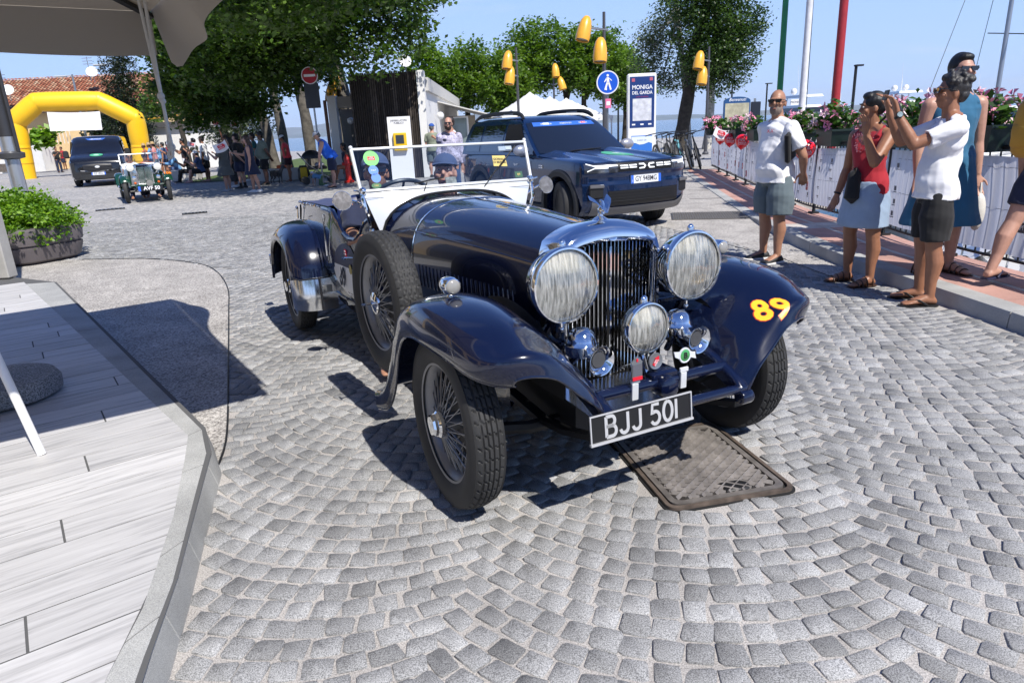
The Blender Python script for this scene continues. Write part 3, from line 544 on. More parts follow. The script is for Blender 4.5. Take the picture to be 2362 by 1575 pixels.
lw = sheet('lawn', [(-13, 28.2), (-3.5, 26.2), (-4.5, 60), (-16, 60)], .01, P('lawn', (.07, .11, .025), .95, var=.4, scale=3))

# ================================================================ buildings
WALLW = P('white_render', (.74, .73, .71), .85, var=.06, scale=2); OCHRE = P('ochre_render', (.70, .50, .26), .9, var=.08, scale=1.5); FASC = P('dark_fascia', (.05, .035, .03), .7); WIN = P('window_dark', (.03, .035, .04), .15, coat=.5); BEIGE = P('beige_render', (.42, .37, .31), .85, var=.06)
TILE = P('roof_tile', (.34, .14, .085), .85, var=.55, scale=3.2, attr='tone')
def tile_mat():
    m = bpy.data.materials.new('clay_tile'); m.use_nodes = True; nt = m.node_tree; b = nt.nodes['Principled BSDF']; a = nt.nodes.new('ShaderNodeAttribute'); a.attribute_name = 'tone'; r = nt.nodes.new('ShaderNodeValToRGB'); e = r.color_ramp.elements; e[0].color = (.16, .055, .035, 1); e[1].color = (.50, .36, .25, 1)
    for p, c in ((.35, (.33, .11, .06, 1)), (.7, (.40, .20, .12, 1))): r.color_ramp.elements.new(p).color = c
    nt.links.new(a.outputs['Fac'], r.inputs[0]); nt.links.new(r.outputs[0], b.inputs['Base Color']); b.inputs['Roughness'].default_value = .85; return m
CT = tile_mat()
hx0, hx1, hy = -41.2, -26.6, 57.0
house = thing('yellow_house', 'ochre house with weathered clay tile roof behind the yellow arch', 'house', (hx0, hy, 0)); Lh = hx1 - hx0
b = B(); b.box((Lh / 2, 4, 2.3), (Lh, 8, 4.6)); b.build('wall', OCHRE, house, None)
def tiles(n0, n1, L, z0, z1, y0, y1, dz=.07):
    V_ = []; F_ = []; tn = []
    for j in range(n1):
        for i in range(n0):
            x0 = i * L / n0; w = L / n0 * .96; k = len(V_); a, c = j / n1, (j + 1.12) / n1
            for t in (a, c):
                y = y0 + (y1 - y0) * t; z = z0 + (z1 - z0) * t + (dz * .9 if t == a else 0)
                V_ += [(x0, y, z), (x0 + w * .25, y, z + dz), (x0 + w * .75, y, z + dz), (x0 + w, y, z)]
            F_ += [(k, k + 1, k + 5, k + 4), (k + 1, k + 2, k + 6, k + 5), (k + 2, k + 3, k + 7, k + 6)]; tn += [NR.beta(1.6, 1.6)] * 3
    return np.array(V_, float), np.array(F_), np.array(tn)
V_, F_, tn = tiles(52, 22, Lh + .8, 4.45, 7.2, -.7, 4.0); o = npmesh('roof_tile', V_ - np.array([.4, 0, 0]), F_, CT, house, tn, kind='stuff')
b = B(); b.add([(-.4, -.6, 4.38), (Lh + .4, -.6, 4.38), (Lh + .4, 4, 7.12), (-.4, 4, 7.12), (-.4, 8.6, 4.38), (Lh + .4, 8.6, 4.38)], [(0, 1, 2, 3), (3, 2, 5, 4), (0, 3, 4), (1, 5, 2)]); b.box((Lh / 2, -.66, 4.33), (Lh + .8, .12, .16)); b.build('roof', FASC, house, None)
for x, z, w, h in ((3.0, 2.45, 1.6, 1.5), (9.2, 2.6, 1.1, 1.5)):
    b = B(); b.box((x, -.02, z), (w, .10, h)); wi = b.build('window', WALLW, house, None); b = B(); b.box((x - w * .24, -.06, z + .05), (w * .40, .06, h * .80)); b.box((x + w * .24, -.06, z + .05), (w * .40, .06, h * .80)); b.build('pane', WIN, wi, None)
b = B(); b.box((-3.5, 2, 2.2), (7, 6, 4.4)); b.build('side_wing', P('peach_render', (.62, .42, .28), .9), house, None); b = B(); b.box((-3.6, 1.6, 4.5), (7.6, 7, .28)); b.box((-1.0, -1.9, 3.5), (4.6, 3, .12), RY(R(-6))); b.build('flat_roof', FASC, house, None)
st = thing('stairs', 'white outdoor stairs with stepped parapet beside the yellow house', 'stairs', (-37.0, 52.5, 0))
for i in range(9): b = B(); b.box((.3 + i * .32, 1.0, .1 + i * .10), (.34, 1.6, .2 + i * .20)); b.build('step', WALLW, st, None)
b = B(); b.prism([(-.2, 0), (3.2, 0), (3.2, 2.5), (2.6, 2.5), (-.2, .8)], 0, .16, Matrix.Translation((0, .1, 0)) @ RX(R(90))); b.build('parapet', WALLW, st, None); b = B(); b.box((1.5, -.08, .95), (.3, .04, .4)); b.build('wall_niche', WIN, st, None)
b = B()
for i in range(9): b.tube([(3.4 + i * .25, .2, 1.9), (3.4 + i * .25, .2, 2.9)], .02, 5)
b.tube([(3.3, .2, 2.9), (5.6, .2, 2.9)], .03, 5); tag(b.build('railing', WHITE, st), kind='stuff')
kw = thing('low_wall', 'dark low timber rail in front of the white stairs', 'low wall', (-38.5, 50, 0)); b = B(); b.box((2.4, 0, .45), (5, .2, .55)); b.build('rail', P('old_timber', (.12, .10, .085), .9, var=.3), kw, None); b = B(); b.box((1, .1, .12), (.6, .2, .24)); b.box((3.5, .1, .12), (.6, .2, .24)); b.build('block', WALLW, kw, None)
def dish(px, py, Y, lb, r=.42):
    p = AT(px, py, Y); t = thing('satellite_dish', lb, 'dish', p); b = B(); b.lathe([(.01, -.10), (r * .5, -.07), (r, .04), (r * .98, .05), (.01, -.08)], 18, zframe((0, 0, 0), (.25, -.8, .35))); b.build('bowl', WHITE, t); b = B(); b.tube([(0, .06, -.05), (0, .12, -.8)], .025, 6); b.tube([(0, 0, -.2), (.12, -.4, .12)], .012, 5); b.build('mast', STEEL, t)
dish(212, 166, 58, 'white satellite dish on the ridge of the tiled roof'); dish(284, 184, 53, 'white satellite dish on the leaning lamp mast', .36); dish(18, 208, 56, 'white satellite dish above the flat roof at the far left'); dish(934, 142, 30, 'white satellite dish above the timber wall of the kiosk', .26)
for px, py, Y, hh, lb in ((203, 150, 60, 1.6, 'thin aerial on the tiled roof'), (3, 190, 56, 2.2, 'thin aerial over the flat roof at far left')):
    p = AT(px, py, Y); t = thing('aerial', lb, 'aerial', p); b = B(); b.tube([(0, 0, .6), (0, 0, -hh)], .03, 5); b.build('mast', STEEL, t); b = B(); [b.tube([(-.4, 0, .5 - k * .22), (.4, 0, .5 - k * .22)], .018, 4) for k in range(3)]; b.build('boom', STEEL, t)
for px, pt, pb, Y, arm, lb in ((262, 145, 390, 47, -.9, 'grey street lamp with flat head on the right of the tiled roof'), (166, 172, 380, 50, -.8, 'shorter grey street lamp in front of the tiled roof')):
    a = AT(px, pt, Y); t = thing('street_lamp', lb, 'street lamp', (a.x, Y, 0)); b = B(); b.tube([(0, 0, 0), (0, 0, a.z)], [.11, .06], 8); b.build('pole', STEEL, t); b = B(); b.box((arm, 0, a.z - .1), (.8, .25, .10), bev=.03); b.tube([(0, 0, a.z - .08), (arm, 0, a.z - .08)], .03, 6); b.build('lamp_head', P('lamp_grey', (.45, .46, .48), .4), t, 30)
# the kiosk: dark timber wall, white piers, long white side
kx, ky = -2.72, 24.2; ki = thing('kiosk', 'low white kiosk with a tall wall of dark vertical timber slats', 'kiosk', (kx, ky, 0))
TIMB = [P('dark_timber', (.030, .022, .017), .8, var=.4, scale=9, bump=.1), P('worn_timber', (.075, .060, .05), .85, var=.4, scale=9, bump=.1)]
b = B(); b.box((-1.16, .22, 1.70), (2.2, .16, 3.40)); b.build('timber_backing', P('timber_gap', (.008, .006, .005), .9), ki, None)
for i in range(30):
    x = -2.24 + i * .0745; q = B(); q.box((x, .10 + NR.uniform(-.012, .012) + (.18 - .0 * i) * (abs(x) / 2.3) * .0, 1.72 + NR.uniform(-.03, .02)), (.052, .06, 3.46)); q.build('timber_slat', TIMB[int(NR.rand() > .62)], ki, None)
b = B(); b.box((.10, .25, 1.72), (.24, .5, 3.44)); b.build('end_pier', WALLW, ki, None); b = B(); b.box((.10, .0, 3.3), (.10, .06, .2)); b.build('pier_lamp', WHITE, ki, None)
b = B(); b.box((.10, 9.5, 1.45), (.22, 18, 2.9)); b.build('side_wall', WALLW, ki, None)
for i in range(9): q = B(); q.box((.16, 1.3 + i * 2.0, 3.02), (.34, 1.97, .42)); q.build('coping_panel', P('coping', (.50, .49, .47), .7), ki, None)
b = B(); b.add([(.2, 4.5, 2.62), (.2, 17, 2.62), (2.3, 17, 2.05), (2.3, 6, 2.05)], [(0, 1, 2, 3)]); b.build('side_awning', P('awning_white', (.66, .64, .60), .8), ki, None, solid=.04)
b = B(); b.box((.9, 8.2, 1.05), (1.3, .08, 2.1)); b.build('side_screen', BEIGE, ki, None)
b = B(); b.box((.85, 6.3, 1.28), (.95, .08, 1.5)); wf_ = b.build('window', WHITE, ki, None); b = B(); b.box((.85, 6.24, 1.30), (.80, .04, 1.34)); b.build('pane', P('window_grey', (.16, .20, .20), .1, coat=1), wf_, None)
for p_, r_ in (((.42, 3.2, 2.05), .14), ((-2.55, 1.0, 1.98), .12)):
    b = B(); b.ball(p_, r_, n=16, k=10); b.build('globe_lamp', P('opal', (.72, .72, .70), .25, coat=1), ki); 
b = B(); b.box((-3.18, 1.35, 1.42), (.30, .4, 2.84)); b.build('left_pier', WALLW, ki, None)
b = B(); b.box((-2.72, 1.5, 2.62), (.75, .3, .38)); b.build('lintel', BEIGE, ki, None); b = B(); b.box((-2.72, 2.0, 1.2), (.75, .1, 2.4)); b.build('recess_wall', P('recess_grey', (.22, .22, .22), .85), ki, None); b = B(); b.box((-2.5, 1.92, 1.0), (.5, .06, 1.9)); b.build('door', P('door_grey', (.12, .12, .12), .6), ki, None)
b = B(); b.tube([(-3.42, 1.2, 0), (-3.42, 1.2, 2.7)], .06, 8); b.build('drainpipe', P('copper_pipe', (.12, .05, .03), .5), ki)
dp = thing('defibrillator_panel', 'white panel with a yellow defibrillator cabinet against the timber wall', 'panel', (-3.32, 23.3, 0), R(4)); b = B(); b.box((0, 0, 1.0), (.74, .08, 2.0)); b.build('board', WHITEP, dp, None)
text('DEFIBRILLATORE\nPUBBLICO', .078, GREYP, dp, frame((0, -.045, 1.84), (1, 0, 0), (0, -1, 0)), bold=.001, font_w=.9); text('www.piazza.it', .03, NAVYP, dp, frame((0, -.045, 1.68), (1, 0, 0), (0, -1, 0))) if 0 else None
b = B(); b.box((.0, -.10, 1.22), (.42, .14, .56), bev=.02); cb_ = b.build('cabinet', P('cabinet_yellow', (.75, .48, .02), .4), dp, 40); b = B(); b.box((0, -.175, 1.30), (.26, .02, .26)); b.build('cabinet_window', WIN, cb_, None); text('AED', .08, BLACK, cb_, frame((0, -.175, 1.06), (1, 0, 0), (0, -1, 0)))
fe = thing('palisade_fence', 'weathered palisade fence of upright stakes behind the big plane tree', 'fence', G(728, 388) + Vector((0, 5, 0)))
for i in range(30): q = B(); hh = 1.75 + .9 * NR.uniform(.75, 1.0) * (1 if i > 6 else .9); q.box((i * .105, NR.uniform(-.02, .02), hh / 2), (.075, .03, hh)); q.build('stake', P('stake', (.22, .19, .14), .9, var=.4, scale=4), fe, None)
b = B(); b.box((1.5, .05, 1.6), (3.2, .04, .08)); b.box((1.5, .05, .6), (3.2, .04, .08)); b.build('fence_rail', BARKD, fe, None)
wb = thing('white_pavilion', 'flat-roofed white pavilion seen under the trees behind the crowd', 'pavilion', (-21.6, 46, 0)); b = B(); b.box((1.6, 0, 1.25), (4.4, 3, 2.5)); b.build('wall', WALLW, wb, None); b = B(); b.box((1.6, 0, 2.65), (5, 3.6, .3)); b.build('roof', P('pavilion_roof', (.07, .07, .075), .7), wb, None)
# gazebos
GZ = P('gazebo_cloth', (.80, .79, .77), .8, var=.03); gz_l = ('left white pyramid gazebo behind the blue car', 'middle white gazebo behind the blue car', 'right white gazebo behind the blue car, nearest the blue sign')
for (px, py, Y, w), lb in zip(((1222, 212, 33, 3.6), (1268, 222, 37, 3.4), (1306, 226, 40, 3.9)), gz_l):
    p = AT(px, py, Y); g = thing('gazebo', lb, 'gazebo', (p.x, Y, 0), R(14), 'white gazebos'); h0 = p.z - 1.05; k = w / 2; b = B(); nn = 8
    def gp(u, v): r_ = max(abs(u), abs(v)); return (u * k, v * k, h0 + (p.z - h0) * (1 - r_) ** 1.25 * (1.0) + .0)
    b.grid(lambda u, v: gp(u * 2 - 1, v * 2 - 1), 16, 16); b.build('roof', GZ, g, 60)
    for sx, sy in ((1, 0), (-1, 0), (0, 1), (0, -1)): q = B(); q.box((sx * k, sy * k, h0 - .11), (.02 if sx else w, .02 if sy else w, .24)); q.build('valance', GZ, g, None)
    for sx in (-1, 1):
        for sy in (-1, 1): q = B(); q.box((sx * k * .97, sy * k * .97, h0 / 2), (.06, .06, h0)); q.build('leg', WHITE, g, None)
# inflatable arch
YEL2 = P('arch_yellow', (.90, .52, .012), .42, var=.06, scale=1.2, bump=.02, bscale=4); ar = thing('inflatable_arch', 'large yellow inflatable arch spanning the road over the van', 'arch', (0, 0, 0)); AP = [(60, 412, 40.2), (46, 335, 40.2), (34, 282, 40.2), (84, 236, 40.4), (228, 233, 41.4), (312, 274, 42), (323, 333, 42.2), (332, 398, 42.2)]; pts = [AT(*a) for a in AP]; pts[0].z = pts[-1].z = 0
for i, (a, c) in enumerate(zip(pts[:-1], pts[1:])):
    q = B(); d = (c - a); L_ = [a + d * t for t in (0, .06, .2, .5, .8, .94, 1)]; q.tube(L_, [.49, .505, .525, .53, .525, .505, .49] if i not in (0, 6) else [.53, .52, .52, .52, .515, .50, .49][::1 if i == 0 else -1], 20); q.build('arch_segment', YEL2, ar, 60)
    if 0 < i: q = B(); q.ball(a, .495, n=20, k=12); q.build('arch_joint', YEL2, ar)
for a in (pts[1].lerp(pts[0], .1), pts[6].lerp(pts[7], .1), pts[0].lerp(pts[1], .45), pts[7].lerp(pts[6], .4)):
    q = B(); q.lathe([(.53, -.02), (.535, 0), (.53, .02)], 24, I4(*a), cap=False); q.build('seam', P('arch_seam', (.55, .28, .01), .6), ar)
A, C = AT(108, 259, 40.2), AT(231, 257, 41.2); A2, C2 = AT(116, 303, 40.2), AT(236, 300, 41.2); q = B(); q.grid(lambda u, v: A.lerp(C, u).lerp(A2.lerp(C2, u), v) + Vector((0, .04 * math.sin(u * 17) * (1 - v), -.05 * math.sin(u * 3.14) * (1 - v))), 30, 6); bo = q.build('arch_banner', P('banner_white', (.80, .79, .82), .7), None, 60, solid=.01); tag(bo, 'blank white banner hanging under the top of the yellow arch', 'banner')
q = B(); q.tube([AT(342, 275, 41.5), AT(400, 268, 35), AT(442, 262, 29)], .035, 5); tag(q.build('tape', P('tape_yellow', (.80, .40, .01), .5), None), 'thin yellow tape strung between the arch and the trees', 'tape')

# ================================================================ street furniture
SHADE = P('shade_yellow', (.80, .40, .035), .35, coat=.3, var=.06); LG_ = 'yellow-shaded lamp posts'
def lamp_post(px, py, Y, shades, lb, H=None):
    a = AT(px, py, Y); t = thing('lamp_post', lb, 'lamp post', (a.x, Y, 0), 0, LG_); b = B(); b.tube([(0, 0, 0), (0, 0, a.z * .5), (0, 0, a.z)], [.075, .06, .045], 10); b.lathe([(.14, 0), (.14, .05), (.08, .12)], 12); b.build('pole', P('pole_grey', (.09, .09, .10), .45, .4), t)
    for dz, out, ln, dr in shades:
        top = Vector((out * .52, -.10, a.z - dz)); ax = Vector((dr * .30, -.18, -1)).normalized(); m_ = zframe(top, ax); q = B(); q.lathe([(.02, 0), (.09, .03), (.16, .14), (.205, .34), (.225, .62), (.21, .74), (.195, .74), (.19, .6)], 18, m_, cap=False); s = q.build('lamp_shade', SHADE, t, 50); q = B(); q.lathe([(.001, .70), (.19, .70)], 18, m_); q.build('lamp_glass', P('lamp_lens', (.30, .29, .26), .2, coat=1), s)
        q = B(); q.tube([(-out * .12, 0, a.z - dz - .42), (out * .44, -.08, a.z - dz - .34)], .035, 6); q.build('bracket', STEEL, t)
lamp_post(1393, 28, 23, ((.10, -1, 0, -.9), (.72, -.22, 0, -.25)), 'tallest lamp post with two yellow shades, above the round blue pedestrian sign')
lamp_post(1190, 110, 31, ((.12, -.6, 0, -.55), (.72, -.45, 0, -.6)), 'lamp post with two yellow shades in front of the left gazebo')
lamp_post(1276, 145, 41, ((.05, .15, 0, .2), (.75, .6, 0, .9)), 'far lamp post with two yellow shades above the middle gazebo')
lamp_post(1426, 164, 50, ((.10, -.6, 0, -.5),), 'distant lamp post with one yellow shade right of the blue sign')
lamp_post(1636, 108, 30.5, ((.15, -.7, 0, -.7), (.75, -.45, 0, -.5)), 'lamp post with two yellow shades in front of the large poplar')
lamp_post(761, 128, 28, ((.10, -.9, 0, -.3), (.55, .15, 0, .15), (.95, .0, 0, -.6)), 'lamp post with three yellow shades between the plane trunks')
lamp_post(452, 236, 62, ((.05, -.5, 0, -.6), (.5, .4, 0, .5)), 'far lamp post with yellow shades under the trees, left one'); lamp_post(482, 252, 60, ((.05, .5, 0, .6),), 'far lamp post with one yellow shade under the trees, right one')
def disc_sign(nm, lb, px, py, Y, r, col, rim, polez=True):
    p = AT(px, py, Y); t = thing(nm, lb, 'road sign', (p.x, Y, 0)); q = B(); q.lathe([(.001, .012), (r * .93, .012), (r * .93, .0)], 36, frame((0, -.05, p.z), (1, 0, 0), (0, -1, 0))); f = q.build('sign_face', col, t, 40); q = B(); q.lathe([(r * .90, .013), (r, .013), (r, -.01), (r * .9, -.01)], 36, frame((0, -.05, p.z), (1, 0, 0), (0, -1, 0)), cap=False); q.build('sign_rim', rim, t, 40); q = B(); q.tube([(0, 0, 0), (0, 0, p.z + r * .7)], .03, 8); q.build('pole', STEEL, t); return t, f, frame((0, -.064, p.z), (1, 0, 0), (0, -1, 0))
t, f, m_ = disc_sign('pedestrian_sign', 'round blue sign with a white walking figure', 1401, 191, 19.5, .30, P('sign_blue', (.01, .09, .55), .35), P('sign_white', (.75, .75, .78), .4))
q = B(); q.prism(circ(.032) if 'circ' in globals() else [(.032 * math.cos(a), .032 * math.sin(a)) for a in (2 * math.pi * i / 16 for i in range(16))], 0, .004, m_ @ I4(.0, .175, 0))
for pl_ in ([(-.03, .13), (.03, .13), (.045, .0), (-.03, .0)], [(-.03, .01), (.02, .01), (-.05, -.19), (-.095, -.18)], [(.0, .01), (.045, .01), (.105, -.18), (.06, -.195)], [(-.03, .13), (-.01, .10), (-.085, .0), (-.10, .02)], [(.02, .13), (.035, .10), (.10, .03), (.11, .055)]): q.prism(pl_, 0, .004, m_)
q.build('walking_figure', WHITEP, f, None); q = B(); q.prism([(-.055, -.11), (-.03, -.11), (-.02, -.17), (-.035, -.2), (-.06, -.19)], .004, .007, m_); q.build('child_figure', WHITEP, f, None)
p = AT(1403, 239, 19.4); ps = thing('small_notice', 'small pink notice tied to the pole below the round blue sign', 'notice', p); q = B(); q.box((0, 0, 0), (.15, .012, .24)); q.build('card', P('notice_pink', (.75, .16, .32), .5), ps, None); q = B(); q.box((0, -.009, .0), (.10, .004, .10)); q.build('print_block', WHITEP, ps, None)
t, f, m_ = disc_sign('no_entry_sign', 'round red no-entry sign with white bar among the plane trees', 715, 175, 23.2, .26, P('sign_red', (.42, .01, .025), .4), P('sign_white', (.75, .75, .78), .4)); q = B(); q.box((0, 0, .002), (.36, .075, .004), m_); q.build('white_bar', WHITEP, f, None); p = AT(717, 222, 23.3); q = B(); q.box((0, -.02, p.z), (.46, .03, .75)); q.build('lower_panel', P('sign_back', (.045, .05, .06), .5, .4), t, None)
# information totem
p = AT(1480, 170, 31); to = thing('info_totem', 'tall white and blue information totem reading MONIGA DEL GARDA', 'totem', (p.x, 31, 0), R(0)); TH = p.z; TW = 1.22
q = B(); q.box((0, 0, TH / 2), (TW, .30, TH), bev=.05); q.build('body', WHITE, to, 40); q = B(); q.box((0, -.155, TH - 1.16), (TW * .86, .02, 2.06)); q.build('blue_panel', P('totem_blue', (.008, .035, .16), .4), to, None)
tf = lambda x, z: frame((x, -.170, z), (1, 0, 0), (0, -1, 0)); text('MONIGA', .235, WHITEP, to, tf(0, TH - .56), bold=.004, font_w=.92); text('DEL GARDA', .185, WHITEP, to, tf(0, TH - .78), bold=.003, font_w=.86); text('LAGO DI GARDA', .07, P('totem_red', (.40, .03, .10), .5), to, tf(0, TH - .94))
q = B(); q.box((0, -.168, TH - 1.46), (TW * .66, .008, .90)); mp_ = q.build('map', P('map_grey', (.58, .59, .64), .5, var=.25, scale=5), to, None); q = B()
for x, z in ((-.38, TH - .26), (.38, TH - .24)): q.box((x, -.168, z), (.13, .008, .13))
q.build('crest', P('crest', (.45, .10, .16), .5), to, None); q = B(); [q.box((x, -.168, TH - 2.06), (.14, .008, .06)) for x in (-.36, .0, .34)]; q.build('logo_row', WHITEP, to, None)
q = B(); q.box((0, -.155, TH - 3.05), (TW * .74, .02, 1.05)); q.build('lower_poster', P('poster_blue', (.03, .16, .55), .4), to, None); q = B(); q.prism([(-.45, .12), (-.30, .16), (-.1, .08), (.1, .1), (.3, .17), (.45, .12), (.45, .42), (-.45, .42)], 0, .004, tf(0, TH - 2.98)); q.build('poster_sky', P('poster_pale', (.66, .74, .86), .5), to, None)
text('LAGO DI', .10, NAVYP, to, tf(0, TH - 2.72) @ I4(0, 0, .005))
# Benvenuti board and small stands
p = AT(1698, 262, 26); be_ = thing('welcome_board', 'town map board with blue arched top reading Benvenuti', 'board', (p.x, 26, .0), R(6)); q = B(); Z0 = p.z - .5; q.prism([(-.5, 0), (.5, 0), (.5, .92)] + [(.5 * math.cos(a), .92 + .15 * math.sin(a)) for a in (math.pi * i / 12 for i in range(1, 12))] + [(-.5, .92)], 0, .05, Matrix.Translation((0, 0, Z0)) @ RX(R(90))); q.build('board', P('board_blue', (.015, .07, .20), .45), be_, 40); q = B(); q.box((0, -.06, Z0 + .42), (.9, .012, .86)); q.build('map', P('map_tan', (.40, .37, .26), .6, var=.4, scale=6), be_, None); text('Benvenuti', .16, WHITEP, be_, frame((0, -.056, Z0 + .97), (1, 0, 0), (0, -1, 0)), shear=.3)
q = B(); [q.box((s * .44, -.02, Z0 / 2), (.06, .06, Z0)) for s in (-1, 1)]; q.build('post', STEEL, be_, None)
p = AT(1742, 262, 20); q = B(); q.box((0, 0, 0), (.26, .08, .62), bev=.015); kq = q.build('info_stand', P('stand_dark', (.015, .018, .03), .4), None, 40, I4(*p)); tag(kq, 'dark narrow information stand right of the Benvenuti board', 'stand'); q = B(); q.box((0, -.02, 1.0), (.05, .05, 2.0)); q.build('stand_post', STEEL, kq, None, I4(0, .1, -1.6))
# quay behind the railing, poles
sheet('pier', [(5.9, 13.2), (16, 13.8), (16, 17.4), (6.1, 17)], -.28, P('pier_plank', (.30, .27, .23), .85, var=.2)); FPG = 'flagpoles on the quay'
for (px, py), (bx, by), Y, r, col, lb in (((1813, 0), (1796, 250), 15.5, .065, (.02, .22, .08), 'green painted flagpole behind the bald man'), ((1868, 0), (1848, 270), 15, .07, (.72, .72, .74), 'white flagpole between the green and the red one'), ((1938, 0), (1924, 265), 14.2, .085, (.36, .025, .03), 'dark red flagpole above the flower boxes')):
    b0 = AT(bx, by, Y); t = thing('flagpole', lb, 'flagpole', (b0.x, Y, -.28), 0, FPG); q = B(); q.tube([(0, 0, 0), (0, 0, 4), (0, 0, 9)], [r, r * .92, r * .7], 12); q.build('pole', P('pole_' + lb[:3], col, .45, var=.15), t)
    if lb[0] == 'w': q = B(); q.tube([(.10, 0, .8), (.07, 0, 4), (.11, 0, 8.8)], .008, 4); q.build('halyard', DARKIRON, t)
for px, py, Y, lb in ((1975, 153, 27, 'dark slim lamp post with T-shaped head left of the ponytailed woman'), (1690, 183, 46, 'thin dark lamp post behind the Benvenuti board'), (1770, 194, 48, 'thin dark lamp post above the bald man')):
    a = AT(px, py, Y); t = thing('quay_lamp', lb, 'lamp post', (a.x, Y, -1), 0, 'dark lamp posts on the far quay'); q = B(); q.tube([(0, 0, 0), (0, 0, a.z + 1)], .055, 8); q.build('pole', DARKIRON, t); q = B(); q.box((.1, 0, a.z + 1.02), (.42 if Y > 30 else .28, .2, .06)); q.build('lamp_head', DARKIRON, t, None)
p = AT(1837, 236, 17); ds_ = thing('direction_sign', 'small white direction sign reading MONIGA on the quay', 'sign', p); q = B(); q.box((0, 0, 0), (.27, .02, .13)); q.build('plate', WHITEP, ds_, None); text('MONIGA', .07, BLACK, ds_, frame((0, -.012, 0), (1, 0, 0), (0, -1, 0))); q = B(); q.tube([(.1, .03, .05), (.1, .03, -1.9)], .015, 6); q.build('post', STEEL, ds_)

# behind the camera: trees and the cafe that the paintwork mirrors
for i, (x, y, lb) in enumerate(((-11, -9, 'leafy tree by the cafe behind the photographer'), (-5.5, -12, 'leafy tree straight behind the photographer'), (-.5, -14, 'leafy tree behind the photographer towards the quay'), (4.5, -17, 'leafy tree on the quay behind the photographer'))): tree('plane_tree', lb, Vector((x, y, 0)), (.2, 0, 0), 4, .25, [((x, y, 5.2), (2.6, 2.6, 2.2)), ((x + 1.3, y + .5, 4.2), (1.8, 1.8, 1.5)), ((x - 1.4, y, 4.4), (1.8, 1.8, 1.5))], 1600, .22, PLANE_L, BARKD, group='trees behind the photographer', seed=80 + i, shell=.6, clump=.5)
cf = thing('cafe_building', 'ochre cafe building with dark window bays left of the terrace', 'building', (-11.5, 0, 0)); b = B(); b.box((0, 0, 2.6), (5, 17, 5.2)); b.build('wall', OCHRE, cf, None); b = B(); b.box((.3, 0, 5.3), (6.2, 17.8, .22)); b.build('roof', FASC, cf, None)
for k in range(5): b = B(); b.box((2.52, -6.8 + k * 3.4, 1.35), (.12, 2.5, 2.4)); b.build('window', WIN, cf, None)
# ================================================================ the dark blue vintage tourer (x to the photo's right, y to the tail, z up)
NAVY = P('navy_coachwork', (.0035, .006, .022), .10, 0, .0, .7)
NAVY = P('navy_paint', (.0035, .0065, .026), .2, 0, coat=1, spec=.3, coat_r=.015)
LEATHER = P('navy_leather', (.008, .018, .085), .45, bump=.02, bscale=40, var=.15); TONNEAU = P('navy_cloth', (.010, .022, .10), .8, bump=.03, bscale=30, var=.2, sheen=.2)
INTER = P('interior_black', (.01, .01, .012), .6)
POLISHED = P('polished_aluminium', (.84, .85, .86), .16, 1, bump=.004, bscale=9); SATIN = P('satin_white_metal', (.80, .82, .84), .32, .35)
SPOKEM = P('spoke_grey', (.28, .28, .285), .35, .6); RIMM = P('rim_grey', (.25, .25, .26), .4, .5, var=.15)
TYRE = P('tyre_black', (.028, .028, .029), .7, var=.3, scale=6, bump=.015, bscale=120)
car = thing('vintage_car', 'dark blue open vintage tourer with big chrome headlights, number 89, driving across the cobbles', 'vintage car', (.405, 2.898, .004), R(26.9))
car.rotation_euler = (0, R(.6), R(26.9))
def tyre(parent, r, w, rim, pattern, n=400):
    """tyre about the local x axis; tread relief from pattern(angle, lateral) in metres"""
    side = [(rim, -.62), (rim + .012, -.80), (rim + (r - rim) * .35, -.97), (rim + (r - rim) * .6, -1.0), (r - .028, -.93), (r - .012, -.84)]
    L_ = [-.78 + 1.56 * i / 30 for i in range(31)]; b = B(); rings = []
    for k in range(n):
        a = 2 * math.pi * k / n; ring = [(q, s * w / 2) for q, s in side] + [(r - .016 * (l / .78) ** 2 * abs(l / .78) - pattern(a, l), l * w / 2) for l in L_] + [(q, -s * w / 2) for q, s in reversed(side)]
        rings.append([(x, q * math.cos(a), q * math.sin(a)) for q, x in ring])
    b.loft(rings, closed=False, cap=False, loop=True)
    return b.build('tyre', TYRE, parent, 50)
def zigzag(a, l):
    d = 0
    for c in (-.42, .0, .42):
        if abs(l - c) < .035: pass
    for c in (-.55, -.18, .18, .55):
        if abs(l - c) < .04: return .006
    ph = (a / (2 * math.pi) * 52) % 1
    for c in (-.365, .365, 0):
        if abs(l - c) < .17 and (abs(l - c - .13 * (abs(ph * 2 - 1) * 2 - 1)) < .035 or (abs((ph * 2) % 1 - .5) < .09 and abs(l - c) > .1)): return .006
    if abs(l) > .62 and ph < .18: return .006
    return 0
def ribbed(a, l):
    for c in (-.40, -.12, .16, .44):
        if abs(l - c) < .035: return .008
    ph = (a / (2 * math.pi) * 46) % 1
    for c in (-.26, .02, .30, .62, -.6):
        if abs((ph - .5) * .7 - (l - c)) < .05 and abs(l - c) < .1: return .008
    return 0
